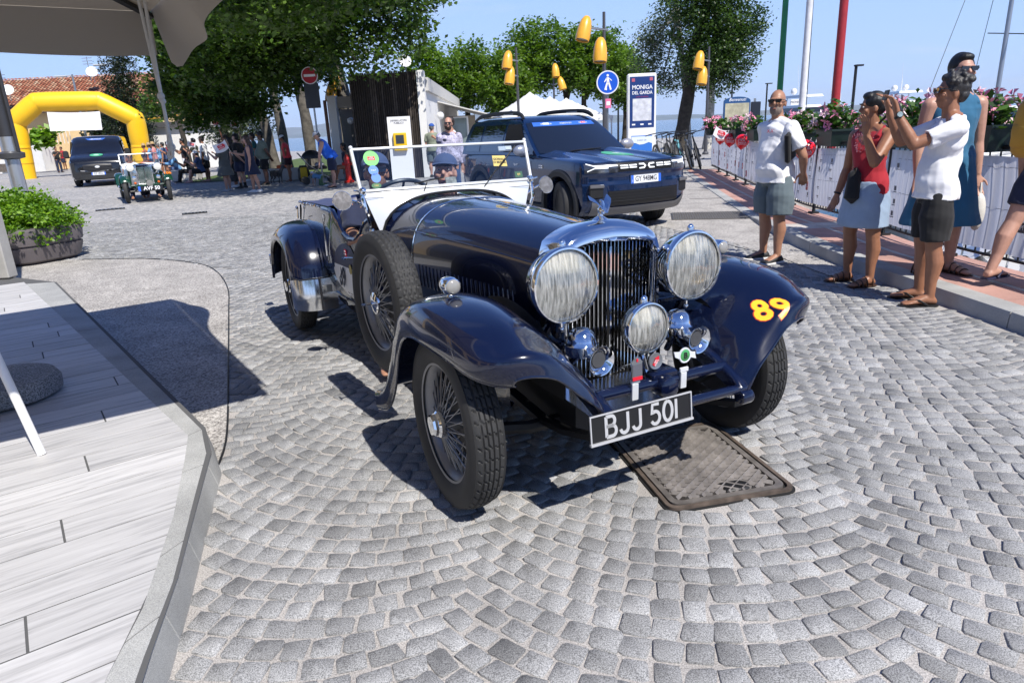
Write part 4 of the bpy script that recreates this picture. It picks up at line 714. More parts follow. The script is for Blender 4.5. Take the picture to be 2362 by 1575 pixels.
def wire_wheel(parent, c, side, pattern, rot=0, steer=0, r=.36, nut=True):
    """wire spoked wheel; side = -1 when its outer face looks to -x"""
    w = bpy.data.objects.new('wheel', None); COL.objects.link(w); w.parent = parent; w.matrix_basis = Matrix.Translation(Vector(c)) @ RZ(steer) @ (Matrix.Identity(4) if side > 0 else RZ(math.pi))
    # here +x is outwards
    tyre(w, r, .145, .238, pattern)
    b = B(); pr = [(.238, -.052), (.250, -.056), (.252, -.046), (.240, -.042), (.222, -.02), (.214, 0), (.222, .02), (.240, .042), (.252, .046), (.250, .056), (.238, .052), (.210, .0)]
    MX = RY(math.pi / 2); b.lathe(pr[:-1], 72, MX, cap=False); b.build('rim', RIMM, w, 40)
    b = B(); rr = random.Random(3)
    for (xo, ro, xr, n, tw) in ((.062, .036, .012, 20, .55), (.062, .036, .0, 20, -.55), (-.05, .058, -.014, 15, .5), (-.05, .058, -.004, 15, -.5)):
        for k in range(n):
            a = 2 * math.pi * (k + (.25 if tw > 0 else .75)) / n + rot; b.tube([(xo, ro * math.cos(a - tw), ro * math.sin(a - tw)), (xr, .222 * math.cos(a), .222 * math.sin(a))], .0028, 5, False)
    tag(b.build('spoke', SPOKEM, w, None), kind='stuff')
    b = B(); b.lathe([(.03, -.07), (.062, -.06), (.062, -.045), (.04, -.03), (.036, .05), (.045, .058), (.045, .07), (.03, .075)], 24, MX); b.build('hub', SPOKEM, w, 30)
    b = B(); b.lathe([(.165, -.075), (.17, -.07), (.17, -.045), (.14, -.035), (.03, -.03)], 40, MX); b.build('brake_drum', P('drum_grey', (.07, .07, .075), .45, .6, var=.2), w, 30)
    if nut:
        b = B(); b.lathe([(.05, .058), (.056, .064), (.056, .078), (.048, .086)], 32, MX); b.lathe([(.047, .084), (.047, .098), (.040, .106), (.020, .109)], 8, MX); b.build('hub_nut', CHROME, w, 25)
    return w
wire_wheel(car, (-.735, 0, .36), -1, ribbed, steer=R(-1)); wire_wheel(car, (.735, 0, .36), 1, ribbed, .1, steer=R(-3)); wire_wheel(car, (-.735, 3.2, .36), -1, ribbed, .2); wire_wheel(car, (.735, 3.2, .36), 1, ribbed, .3)
spare = wire_wheel(car, (-.70, .925, .67), -1, zigzag, .15, steer=R(3), nut=False); spare.name = 'spare_wheel'
b = B(); MX = RY(math.pi / 2); b.lathe([(.05, .05), (.058, .056), (.056, .066), (.04, .074), (.014, .078)], 32, MX); b.tube([(.07, 0, 0), (.125, 0, 0)], .007, 8); b.tube([(.12, -.03, -.006), (.12, .03, .006)], .006, 6); b.build('spare_clamp', CHROME, spare, 30)
# ---- bonnet and scuttle
def arch(a, top, bot, n=28, p=2.7):
    """half hoop cross-section from -a,bot over the top to a,bot"""
    zs = top - .30 * (a / .3) ** .5; out = [(-a, bot), (-a, (bot + zs) / 2)]
    for i in range(n + 1):
        t = math.pi * (1 - i / n); c, s = math.cos(t), math.sin(t)
        out.append((math.copysign(abs(c) ** (2 / p), c) * a, zs + (top - zs) * abs(s) ** (2 / p)))
    return out + [(a, (bot + zs) / 2), (a, bot)]
def ring(y, a, top, bot): return [(x, y, z) for x, z in arch(a, top, bot)]
b = B(); b.loft([ring(.09, .262, 1.058, .56), ring(.35, .292, 1.075, .55), ring(.7, .335, 1.093, .54), ring(1.05, .38, 1.106, .53), ring(1.30, .412, 1.112, .52)], closed=False, cap=False); b.build('bonnet', NAVY, car, 60)
b = B(); b.loft([ring(1.306, .412, 1.112, .42), ring(1.45, .44, 1.117, .42), ring(1.62, .485, 1.122, .42), ring(1.76, .525, 1.128, .42)], closed=False, cap=False); b.build('scuttle', NAVY, car, 60)
b = B(); b.tube([(x * 1.003, 1.303, z + .002) for _, (x, z) in enumerate(arch(.412, 1.113, .54))], .0035, 5); b.build('bonnet_bead', CHROME, car)
b = B(); b.tube([(0, .1, 1.062), (0, .35, 1.079), (0, .7, 1.097), (0, 1.05, 1.11), (0, 1.30, 1.116)], .004, 6); b.tube([(0, 1.31, 1.116), (0, 1.6, 1.125)], .003, 6); b.build('bonnet_hinge', CHROME, car)
for sgn in (-1, 1):
    b = B(); b.tube([(sgn * .264, .1, .93), (sgn * .338, .7, .955), (sgn * .414, 1.3, .965)], .003, 5); b.build('side_hinge', NAVY, car)
    for k in range(24):
        y = .3 + k * .04; x = .285 + (y - .3) * .125; q = B(); q.tube([(sgn * (x + .002), y, .66), (sgn * (x + .004), y + .012, .78)], [.0045, .0045], 5); q.build('louvre', NAVY, car)
    for k in range(4):
        q = B(); q.ball((sgn * (.29 + k * .004), .22 + k * .03, .60), .008, n=8, k=5); q.build('rivet', CHROME, car)
# ---- body tub
def top_z(y):
    P_ = [(1.70, 1.0), (1.78, .97), (1.86, .90), (1.96, .85), (2.08, .845), (2.18, .87), (2.28, .94), (2.38, 1.0), (2.5, 1.005), (2.8, 1.0), (3.4, .975), (3.8, .95), (4.0, .93)]
    for (y0, z0), (y1, z1) in zip(P_[:-1], P_[1:]):
        if y0 <= y <= y1:
            t = (y - y0) / (y1 - y0); t = t * t * (3 - 2 * t); return z0 + (z1 - z0) * t
    return P_[0][1] if y < 1.7 else P_[-1][1]
def half_w(y):
    P_ = [(1.70, .535), (2.0, .575), (2.4, .605), (2.9, .61), (3.4, .585), (3.7, .55), (3.92, .49), (4.02, .36), (4.05, .15)]
    for (y0, z0), (y1, z1) in zip(P_[:-1], P_[1:]):
        if y0 <= y <= y1: return z0 + (z1 - z0) * (y - y0) / (y1 - y0)
    return P_[0][1]
def tumble(k): return 1 + .045 * math.sin(math.pi * min(1, k * 1.1)) - .10 * max(0, .25 - k) * 4 * .5
ysamp = [1.70 + (2.6 - 1.70) * i / 24 for i in range(25)] + [2.75, 3.0, 3.2, 3.4, 3.6, 3.75, 3.86, 3.94, 4.0, 4.03, 4.05]
for sgn in (-1, 1):
    b = B(); b.loft([[(sgn * half_w(y) * tumble(k), y, .40 + (top_z(y) - .40) * k) for k in (i / 12 for i in range(13))] for y in ysamp], closed=False, cap=False); b.build('body_side', NAVY, car, 60)
    b = B(); b.tube([(sgn * (half_w(y) * tumble(1) - .012), y, top_z(y) + .0) for y in ysamp[:-3]], .019, 8); b.build('cockpit_rail', NAVY, car)
    b = B(); b.tube([(sgn * (half_w(y) * tumble(.03) - .01), y, .39) for y in ysamp[:-3]], .012, 6); b.build('sill_bead', NAVY, car)
    b = B(); b.loft([[(sgn * .40, y, .32), (sgn * (.42 if y < 1.3 else .535), y, .30), (sgn * (.42 if y < 1.3 else .55), y, .42), (sgn * (.41 if y < 1.3 else .50), y, .56)] for y in (.12, .7, 1.28, 1.34, 2.0, 2.7)], closed=False, cap=False); b.build('side_valance', NAVY, car, 40)
    for y0, y1, x0 in ((2.46, 2.46, .63), ):
        q = B(); q.box((sgn * (half_w(2.46) * 1.04 + .004), 2.46, .95), (.012, .03, .05)); q.tube([(sgn * (half_w(2.46) * 1.045 + .005), 2.465, .95), (sgn * (half_w(2.46) * 1.05 + .006), 2.46, .66)], .006, 6); q.box((sgn * (half_w(2.46) * 1.05 + .006), 2.455, .66), (.012, .03, .05)); q.build('door_hinge', CHROME, car, 30)
    q = B(); q.tube([(sgn * .60, 1.93, .74), (sgn * .66, 1.93, .745), (sgn * .665, 1.86, .75)], [.008, .01, .006], 8); q.build('door_handle', CHROME, car)
    q = B(); q.tube([(sgn * .592, 3.62, .93), (sgn * .60, 3.62, .84)], .006, 6); q.ball((sgn * .6, 3.62, .93), .014, n=8, k=5); q.build('hood_clip', CHROME, car)
b = B(); b.box((0, 2.2, .36), (.9, 3.4, .05)); b.build('floor', INTER, car, None)
b = B(); b.box((0, 1.74, .82), (1.02, .03, .50)); b.build('dashboard', P('walnut', (.09, .035, .012), .3, coat=.6), car, None)
b = B()
b.grid(lambda u, v: ((u * 2 - 1) * half_w(2.62 + v * 1.36) * .985, 2.62 + v * 1.36, top_z(2.62 + v * 1.36) + .006 + .035 * math.sin(math.pi * u) * (1 - v * .4) + .004 * math.sin(u * 40) * math.sin(v * 9)), 40, 24); b.build('tonneau_cover', TONNEAU, car, 60)
for i in range(9):
    q = B(); y = 2.7 + i * .14; q.ball((-half_w(y) * 1.02, y, top_z(y) + .012), .009, n=8, k=5); q.build('press_stud', CHROME, car)
for sx in (-.29, .29):
    b = B(); b.loft([[(sx + w * c, 2.46 + y0 + .05 * s, z) for c, s in ((math.cos(a), math.sin(a)) for a in (2 * math.pi * i / 20 for i in range(20)))] for z, w, y0 in ((.45, .22, -.08), (.55, .245, -.07), (.8, .25, 0), (1.0, .235, .05), (1.07, .19, .065), (1.085, .1, .07))], True, True); b.build('seat_back', LEATHER, car, 60)
    b = B(); b.box((sx, 2.2, .48), (.47, .48, .16), bev=.05); b.build('seat', LEATHER, car, 50)
# ---- wings
def wing(name, sx, prof, xi, xo, lip, inner_drop, mat=NAVY, n=14, parent=car):
    """sheet over the wheel along prof [(y,z)], crowned across x"""
    pr = smoothpath([(0, y, z) for y, z in prof], 5); rows = []; k = len(pr)
    for i, p in enumerate(pr):
        t = (pr[min(i + 1, k - 1)] - pr[max(i - 1, 0)]).normalized(); nrm = Vector((0, -t.z, t.y));
        if nrm.z < 0 and abs(t.y) > .3: nrm = -nrm
        s = i / (k - 1); a, c = xi(s), xo(s); L_ = lip(s); D = inner_drop(s); row = []
        for j in range(n + 1):
            u = j / n; x = a + (c - a) * (u ** .9); h = -L_ * u ** 4.5 - D * (1 - u) ** 2.2; row.append(Vector((sx * x, p.y, p.z)) + nrm * h)
        row.append(Vector((sx * (c + .004), p.y, p.z)) + nrm * (-L_ - .035)); row.append(Vector((sx * (c - .012), p.y, p.z)) + nrm * (-L_ - .045)); rows.append(row)
    b = B(); b.loft(rows, closed=False, cap=False); return b.build(name, mat, parent, 60, solid=.006)
WROWS = [
 [(.70,-.455,.655),(.712,-.465,.67),(.70,-.48,.69),(.63,-.50,.695),(.55,-.512,.67),(.47,-.52,.595),(.39,-.528,.52),(.335,-.53,.43)],
 [(.755,-.42,.675),(.765,-.43,.70),(.745,-.465,.75),(.65,-.492,.77),(.56,-.482,.745),(.47,-.475,.665),(.39,-.48,.575),(.33,-.48,.475)],
 [(.81,-.34,.695),(.82,-.36,.73),(.79,-.40,.80),(.66,-.425,.83),(.56,-.405,.80),(.465,-.375,.745),(.385,-.36,.645),(.325,-.36,.53)],
 [(.845,-.22,.735),(.85,-.235,.775),(.82,-.265,.85),(.68,-.28,.885),(.56,-.265,.86),(.45,-.225,.785),(.375,-.2,.69),(.325,-.2,.56)],
 [(.865,-.03,.755),(.866,-.035,.80),(.83,-.05,.885),(.68,-.06,.915),(.55,-.06,.89),(.45,-.04,.80),(.375,-.02,.70),(.325,0,.60)],
 [(.865,.13,.745),(.866,.138,.80),(.83,.155,.88),(.68,.165,.90),(.55,.16,.875),(.46,.15,.80),(.40,.14,.72),(.36,.13,.62)],
 [(.86,.25,.69),(.862,.275,.74),(.83,.31,.815),(.68,.325,.83),(.56,.32,.81),(.48,.31,.75),(.43,.30,.67),(.40,.29,.6)],
 [(.855,.33,.59),(.857,.36,.63),(.83,.405,.70),(.68,.42,.71),(.57,.41,.69),(.50,.40,.65),(.45,.39,.6),(.42,.38,.55)],
 [(.855,.385,.46),(.857,.42,.49),(.835,.475,.55),(.69,.49,.56),(.58,.48,.54),(.52,.47,.52),(.47,.46,.5),(.44,.45,.48)],
 [(.865,.43,.35),(.868,.47,.37),(.845,.53,.42),(.70,.545,.43),(.60,.535,.42),(.54,.525,.41),(.49,.515,.40),(.46,.505,.39)],
 [(.885,.475,.275),(.888,.52,.29),(.86,.58,.335),(.70,.60,.345),(.60,.59,.335),(.54,.58,.33),(.49,.57,.32),(.46,.56,.31)],
 [(.90,.58,.245),(.90,.62,.26),(.87,.67,.30),(.70,.69,.31),(.60,.68,.305),(.54,.67,.30),(.49,.66,.30),(.46,.65,.30)]]
for sx in (-1, 1):
    g1 = [smoothpath([(sx * (x if x < .7 else x - .012), y, z - .05 * min(1, max(0, (z - .5) / .3)) * (1 if y > -.45 else .4)) for x, y, z in r_], 4) for r_ in WROWS]; cols = [smoothpath([r_[i] for r_ in g1], 4) for i in range(len(g1[0]))]
    b = B(); b.loft(cols, closed=False, cap=False); b.build('front_wing', NAVY, car, 80, solid=.006)
    b = B(); b.tube(cols[0], .006, 6); b.tube(g1[0], .006, 6); b.build('wing_bead', NAVY, car)
    # inner wheel arch shield
    b = B(); b.grid(lambda u, v: (sx * (.43 - .02 * v), -.35 + u * .95, .50 + v * .30 * math.sin(math.pi * (.15 + .7 * u))), 12, 4); b.build('inner_arch', INTER, car, 60)
    RP = [(2.60, .50), (2.625, .62), (2.70, .735), (2.84, .83), (3.02, .868), (3.22, .872), (3.44, .82), (3.60, .71), (3.70, .55), (3.745, .40)]
    wing('rear_wing', sx, RP, lambda s: .56 - .06 * s, lambda s: .865, lambda s: .10, lambda s: .01)
    wing('stone_guard', sx, [(2.585, .27), (2.578, .36), (2.586, .44), (2.600, .515)], lambda s: .57, lambda s: .868, lambda s: .10, lambda s: .01, POLISHED)
    b = B(); b.tube([(sx * x, 2.592 - .002, .51) for x in (.57, .66, .75, .83)] + [(sx * .868, 2.69, .52)], .006, 6); b.tube([(sx * .69, 2.576, .27), (sx * .69, 2.565, .37), (sx * .69, 2.578, .51)], .005, 6); b.build('guard_strip', P('guard_strip', (.02, .02, .025), .4), car)
    q = B(); q.box((sx * .645, 2.572, .43), (.07, .012, .05)); q.build('guard_bracket', STEEL, car, 30)
    b = B(); b.box((sx * .80, 3.93, .47), (.07, .05, .10), bev=.01); b.build('rear_overrider', CHROME, car, 40)
    # side lamp on the wing
    lx, ly, lz = sx * .70, .05, .852
    b = B(); b.lathe([(.008, -.06), (.028, -.05), (.036, -.02), (.037, .02), (.034, .032), (.030, .034)], 20, Matrix.Translation((lx, ly, lz + .055)) @ RX(R(90)), cap=True); b.lathe([(.022, 0), (.016, .02), (.012, .03)], 14, I4(lx, ly, lz - .005)); lampo = b.build('side_lamp', CHROME, car, 40)
    b = B(); b.ball((0, 0, 0), (.031, .031, .012), m=Matrix.Translation((lx, ly - .034, lz + .055)) @ RX(R(90)), n=16, k=8); b.build('lens', P('lamp_frost', (.30, .29, .27), .12, coat=1), lampo)
b = B(); b.grid(lambda u, v: ((u * 2 - 1) * (.52 + .0 * v), 3.9 + .17 * math.sin(v * 1.5), .93 - v * .5), 20, 10); b.build('tail_panel', NAVY, car, 60)
# ---- radiator
def rad_out(k=0.0, y=0.0, n=24, pk=.012):
    """shell outline, k shrinks it"""
    a = .272 - k; pts = [(-a + .012, .40 + k), (-a, .96 - k * .4)]
    for i in range(1, n):
        t = i / n * 2 - 1; pts.append((t * a, .995 + (.09 - k * 1.45) * (1 - abs(t) ** 2.6) ** .62 - k * .4 + pk * (1 - abs(t)) * 1.2))
    return [(x, y, z) for x, z in pts + [(a, .96 - k * .4), (a - .012, .40 + k)]]
b = B(); b.loft([rad_out(.0, .10), rad_out(-.004, .03), rad_out(-.004, .0), rad_out(-.001, -.022), rad_out(.006, -.044), rad_out(.018, -.062), rad_out(.032, -.064), rad_out(.042, -.048), rad_out(.045, -.01)], closed=False, cap=False); b.build('radiator_shell', CHROME, car, 40)
b = B(); b.add([(-.23, .0, .40), (.23, .0, .40), (.23, .0, 1.03), (-.23, .0, 1.03)], [(0, 1, 2, 3)]); b.build('radiator_core', P('core_black', (.006, .006, .007), .8), car, None)
for i in range(23):
    x = -.225 + i * .45 / 22; top = .975 + (.045) * (1 - abs(x / .24) ** 2.6) ** .62; yv = -.045 + abs(x) * .10
    q = B(); q.loft([[(x - .0016, yv - .004, z), (x + .0016, yv - .004, z), (x + .006, yv + .02, z), (x - .006, yv + .02, z)] for z in (.43, top)], True, True); q.build('grille_slat', CHROME, car, None)
b = B(); b.box((0, -.043, .71), (.012, .014, .58), bev=.004); b.build('grille_bar', CHROME, car, 30)
b = B(); b.lathe([(.034, 0), (.040, .006), (.040, .016), (.032, .022), (.022, .028), (.012, .034), (.008, .05)], 24, I4(0, .03, 1.085)); b.build('filler_cap', CHROME, car, 30)
b = B(); b.ball((0, .02, 1.145), (.016, .024, .020), n=12, k=8); b.tube([(0, .0, 1.14), (0, .02, 1.18), (0, .03, 1.185)], [.010, .008, .004], 8)
b.loft([[(-.004, -.02, 1.135), (.004, -.02, 1.135), (.004, .02, 1.15), (-.004, .02, 1.15)], [(-.035, .005, 1.175), (-.028, .003, 1.175), (-.026, .035, 1.19), (-.034, .036, 1.19)], [(-.055, .03, 1.19), (-.05, .03, 1.188), (-.045, .05, 1.205), (-.05, .05, 1.206)]], True, True)
b.loft([[(-.004, -.02, 1.135), (.004, -.02, 1.135), (.004, .02, 1.15), (-.004, .02, 1.15)], [(.028, .005, 1.175), (.035, .003, 1.175), (.034, .035, 1.19), (.026, .036, 1.19)], [(.05, .03, 1.19), (.055, .03, 1.188), (.05, .05, 1.205), (.045, .05, 1.206)]], True, True)
b.build('mascot', CHROME, car, 40)
b = B(); b.lathe([(.026, 0), (.026, .003), (.022, .005)], 20, zframe((0, -.052, 1.045), (0, -.8, .5))); em = b.build('radiator_badge', CHROME, car, 30)
text('B', .03, P('badge_black', (.01, .01, .012), .3), em, zframe((0, -.0575, 1.0485), (0, -.8, .5)) @ RZ(math.pi / 2 * 0))
for sgn in (-1, 1):
    q = B(); q.loft([[(sgn * .02, -.055, 1.04), (sgn * .02, -.052, 1.052), (sgn * .02, -.05, 1.04)], [(sgn * .075, -.052, 1.035), (sgn * .08, -.048, 1.05), (sgn * .075, -.046, 1.035)]], True, True); q.build('badge_wing', CHROME, car, 30)
b = B(); b.grid(lambda u, v: (-.30 + .6 * u, -.06 - .30 * v, .415 - .02 * v + .012 * math.sin(u * math.pi)), 14, 6); b.build('front_apron', POLISHED, car, 60)
# ---- frame horns, tie tubes
for sx in (-1, 1):
    b = B(); pts = smoothpath([(sx * .325, .55, .56), (sx * .325, .2, .58), (sx * .325, -.1, .575), (sx * .325, -.32, .52), (sx * .325, -.48, .455), (sx * .325, -.53, .415)], 4)
    b.loft([[(p.x - .026, p.y, p.z - .045 + .015 * (i / len(pts))), (p.x + .026, p.y, p.z - .045 + .015 * (i / len(pts))), (p.x + .03, p.y, p.z + .02), (p.x + .02, p.y, p.z + .035), (p.x - .02, p.y, p.z + .035), (p.x - .03, p.y, p.z + .02)] for i, p in enumerate(pts)], True, True); b.tube([(sx * .325 - .03, -.525, .41), (sx * .325 + .03, -.525, .41)], .03, 12); b.build('frame_horn', NAVY, car, 40, bev=.006)
    b = B(); b.loft([[(sx * .325 + w, y, z + s) for w, s in ((-.025, -.012), (.025, -.012), (.025, .012), (-.025, .012))] for y, z in ((-.5, .37), (-.2, .29), (.0, .27), (.3, .30), (.6, .38))], True, True); b.build('leaf_spring', BLACK, car, 30)
b = B(); b.tube([(-.32, -.40, .505), (.32, -.40, .505)], .024, 14); b.build('badge_bar', NAVY, car)
b = B(); b.tube(smoothpath([(-.32, -.50, .43), (-.26, -.515, .445), (0, -.52, .45), (.26, -.515, .445), (.32, -.50, .43)], 4), .020, 12); b.build('front_tube', NAVY, car)
b = B(); b.lathe([(.03, -.09), (.045, -.07), (.05, .0), (.045, .05), (.03, .06)], 16, Matrix.Translation((.0, -.40, .49)) @ RX(R(90))); b.box((0, -.37, .535), (.13, .10, .035), bev=.01); b.build('starter_bracket', NAVY, car, 40)
b = B(); b.tube([(-.66, 0, .30), (-.4, 0, .25), (.4, 0, .25), (.66, 0, .30)], .03, 8); b.build('front_axle', BLACK, car)
b = B(); b.box((0, .6, .30), (.5, 1.5, .12)); b.build('undertray', INTER, car, None)
# ---- number plate
pm = frame((-.215, -.548, .452), (1, 0, 0), (0, -.97, .10)); b = B(); b.box((0, 0, 0), (.465, .108, .006)); pl = b.build('number_plate', P('plate_black', (.01, .01, .011), .35), car, None, pm)
SIL = P('plate_silver', (.55, .55, .56), .4, .3)
b = B()
for c, d in (((0, .0515, .005), (.465, .005, .006)), ((-.230, 0, .005), (.005, .098, .006)), ((.230, 0, .005), (.005, .098, .006)), ((0, -.053, .006), (.470, .009, .012))): b.box(c, d)
b.build('plate_border', SIL, pl, None)
arc = lambda cx, cy, rx, ry, a0, a1, n=8: [(cx + rx * math.cos(R(a0 + (a1 - a0) * i / n)), cy + ry * math.sin(R(a0 + (a1 - a0) * i / n))) for i in range(n + 1)]
GLY = {'B': [[(.0, 0), (.0, 1)], [(0, 1)] + arc(.32, .76, .18, .24, 90, -90) + [(0, .52)], [(0, .52)] + arc(.36, .26, .2, .26, 90, -90) + [(0, 0)]], 'J': [[(.46, 1)] + [(.46, .24)] + arc(.24, .24, .22, .24, 0, -170)],
 '5': [[(.50, 1), (.10, 1), (.06, .52)] + arc(.27, .32, .26, .32, 120, -150, 12)], '0': [arc(.29, .5, .27, .5, 90, 450, 24)], '1': [[(.05, 0), (.05, 1)]]}
def stroke_text(s_, h, w, adv, mat, parent, m, name='plate_character'):
    x = -sum(adv[c] for c in s_) * h / 2
    for c in s_:
        if c in GLY:
            q = B()
            for st_ in GLY[c]:
                P_ = [Vector((x + u * h, (v - .5) * h, 0)) for u, v in st_]; rg = []
                for i, p in enumerate(P_):
                    t = (P_[min(i + 1, len(P_) - 1)] - P_[max(i - 1, 0)]).normalized(); nn_ = Vector((-t.y, t.x, 0)) * w / 2; rg.append([p - nn_, p + nn_, p + nn_ + Vector((0, 0, .003)), p - nn_ + Vector((0, 0, .003))])
                q.loft(rg, True, True)
            q.build(name, mat, parent, None, m)
        x += adv[c] * h
stroke_text('BJJ 501', .076, .0125, {'B': .80, 'J': .74, ' ': .36, '5': .76, '0': .76, '1': .14}, SIL, pl, I4(.0, .001, .003))
# ---- lamps
GLS = None
def lens_mat():
    m = glass('fluted_lens', (.93, .91, .84), .10, .02); nt = m.node_tree; g = [n for n in nt.nodes if n.type == 'BSDF_GLOSSY'][0]
    t = nt.nodes.new('ShaderNodeTexCoord'); mp = nt.nodes.new('ShaderNodeMapping'); mp.inputs['Scale'].default_value = (9, 1, 1); nt.links.new(t.outputs['Object'], mp.inputs[0])
    w = nt.nodes.new('ShaderNodeTexNoise'); w.inputs['Scale'].default_value = 17; w.inputs['Detail'].default_value = 2; nt.links.new(mp.outputs[0], w.inputs['Vector'])
    k = nt.nodes.new('ShaderNodeBump'); k.inputs['Strength'].default_value = .6; k.inputs['Distance'].default_value = .004; nt.links.new(w.outputs[0], k.inputs['Height']); nt.links.new(k.outputs[0], g.inputs['Normal'])
    o = [n for n in nt.nodes if n.type == 'OUTPUT_MATERIAL'][0]; mx = o.inputs[0].links[0].from_node; d = nt.nodes.new('ShaderNodeBsdfDiffuse'); d.inputs[0].default_value = (.92, .91, .86, 1)
    r = nt.nodes.new('ShaderNodeMapRange'); r.inputs[1].default_value = .35; r.inputs[2].default_value = .7; r.inputs[3].default_value = .04; r.inputs[4].default_value = .36; nt.links.new(w.outputs[0], r.inputs[0])
    x2 = nt.nodes.new('ShaderNodeMixShader'); nt.links.new(r.outputs[0], x2.inputs[0]); nt.links.new(mx.outputs[0], x2.inputs[1]); nt.links.new(d.outputs[0], x2.inputs[2]); nt.links.new(x2.outputs[0], o.inputs[0])
    return m
LENS = lens_mat(); REFL = P('reflector', (.97, .96, .93), .35, .2)
def lamp(name, c, r, depth, aim=(0, -1, .03), tripod=True):
    m = zframe(c, aim, (1, 0, 0)); b = B()
    b.lathe([(r * .10, -depth), (r * .35, -depth * .96), (r * .68, -depth * .74), (r * .90, -depth * .40), (r * .97, -depth * .1), (r * 1.0, 0), (r * 1.0, .012), (r * .97, .020), (r * .93, .021), (r * .915, .012)], 48, m, cap=False); L_ = b.build(name, CHROME, car, 40)
    b = B(); b.lathe([(r * .12, -depth * .62), (r * .5, -depth * .46), (r * .8, -depth * .18), (r * .915, .006)], 40, m, cap=True); b.build('reflector', REFL, L_, 60)
    b = B(); b.lathe([(r * .915, .009), (r * .7, .020), (r * .4, .028), (.0005, .032), (.0005, .028), (r * .4, .024), (r * .7, .016), (r * .915, .005)], 40, m, cap=False); b.build('lens', LENS, L_, 60)
    b = B()
    if tripod:
        b.lathe([(.006, -.02), (.034, -.012), (.036, .0), (.018, .010), (.004, .014)], 20, m)
        for k in range(3):
            a = R(90 + 35 + 120 * k); b.tube([m @ Vector((.03 * math.cos(a), .03 * math.sin(a), 0)), m @ Vector((r * .9 * math.cos(a), r * .9 * math.sin(a), .002))], .004, 6)
    else: b.lathe([(.004, -.03), (.022, -.025), (.02, -.005), (.006, .0)], 16, m)
    b.build('bulb_holder', SATIN, L_, 40)
    b = B(); b.ball((0, 0, 0), (.018, .022, .012), m=m @ I4(0, r * 1.02, -.012), n=10, k=6); b.tube([m @ Vector((0, -r, -.03)), m @ Vector((0, -r - .03, -.03))], .008, 8); b.ball(m @ Vector((0, -r - .03, -.03)), .012, n=8, k=5); b.build('lamp_fitting', CHROME, L_)
    return L_
for sx in (-1, 1):
    lamp('headlight', (sx * .32, -.19, .90), .152, .16, (sx * -.02, -1, .02))
    b = B(); b.tube(smoothpath([(sx * .34, -.12, .74), (sx * .35, -.06, .66), (sx * .34, .0, .58)], 3), .018, 8); b.tube([(sx * .32, -.14, .75), (sx * .26, -.03, .72)], .012, 8); b.build('headlight_stalk', NAVY, car)
lamp('fog_lamp', (-.055, -.36, .725), .104, .09, (.02, -1, .02), False)
b = B(); b.tube([(-.055, -.33, .63), (-.055, -.38, .52)], .011, 8); b.build('fog_lamp_stalk', CHROME, car)
for sx in (-1, 1):
    hx = sx * .245 - .018; m = zframe((hx + sx * .0, -.22, .665), (0, 0, 1)); b = B(); b.lathe([(.04, -.055), (.062, -.048), (.068, -.015), (.068, -.004), (.064, .0), (.060, .015), (.048, .042), (.028, .058), (.006, .064)], 28, m); h = b.build('horn', CHROME, car, 40)
    m = zframe((hx + .008, -.345, .622), (.05, -1, .0)); b = B(); b.lathe([(.018, -.11), (.020, -.07), (.028, -.035), (.042, -.012), (.058, .0), (.060, .004), (.054, .002), (.036, -.014), (.026, -.03)], 28, m, cap=False); b.build('horn_bell', CHROME, h, 50)
    b = B(); b.lathe([(.002, -.022), (.03, -.020), (.032, -.016)], 20, m); b.build('horn_mesh', P('horn_mesh', (.10, .10, .105), .5, .5, bump=.05, bscale=600), h)
    b = B(); b.tube([(hx, -.2, .61), (hx + sx * .03, -.12, .52)], .014, 8); b.build('horn_bracket', NAVY, h)
# ---- badges on the bar
def clip_bar(x, parent):
    q = B(); q.box((x, -.425, .50), (.03, .012, .07), bev=.003); q.box((x, -.428, .545), (.042, .010, .02), bev=.003); return q.build('badge_clip', SATIN, parent, 40)
bd = B(); bd.prism([(-.024, -.045), (.024, -.045), (.024, .025), (.028, .027), (0, .05), (-.028, .027), (-.024, .025)], -.003, .003); b1 = bd.build('radiator_shaped_badge', STEEL, car, None, frame((-.155, -.435, .595), (1, 0, 0), (0, -1, .05)))
q = B(); q.box((0, -.036, .004), (.046, .014, .003)); q.box((0, .036, .004), (.008, .012, .003)); q.build('red_enamel', REDP, b1, None); q = B(); q.box((0, -.003, .004), (.043, .046, .002)); q.build('grey_field', GREYP, b1, None); clip_bar(-.155, car)
bd = B(); bd.lathe([(.032, -.004), (.034, 0), (.032, .004), (.029, .003)], 28); b2 = bd.build('round_badge', STEEL, car, 30, frame((-.045, -.41, .60), (1, 0, 0), (0, -1, .05)))
q = B(); q.prism([(-.02, -.008), (.006, -.008), (.006, -.013), (.024, 0), (.006, .013), (.006, .008), (-.02, .008)], .004, .006, RZ(R(55))); q.build('red_arrow', REDP, b2, None); text('1000\nMIGLIA', .009, WHITEP, b2, RZ(R(55)) @ I4(-.004, 0, .0066))
bd = B(); bd.lathe([(.030, -.004), (.032, 0), (.030, .004), (.026, .003)], 28)
for sg in (-1, 1): bd.prism([(sg * .026, -.012), (sg * .05, .0), (sg * .056, .022), (sg * .026, .018)] if sg < 0 else [(sg * .026, -.012), (sg * .056, -.022), (sg * .05, .004), (sg * .026, .014)], -.003, .003)
b3 = bd.build('winged_badge', SATIN, car, 30, frame((.085, -.43, .605), (1, 0, 0), (0, -1, .05)))
q = B(); q.lathe([(.002, .0045), (.022, .0045), (.024, .003)], 28); q.build('green_enamel', P('green_enamel', (.05, .28, .07), .25, coat=1), b3); text('B', .034, BLACK, b3, I4(0, -.001, .0055), bold=.0012); clip_bar(.085, car)
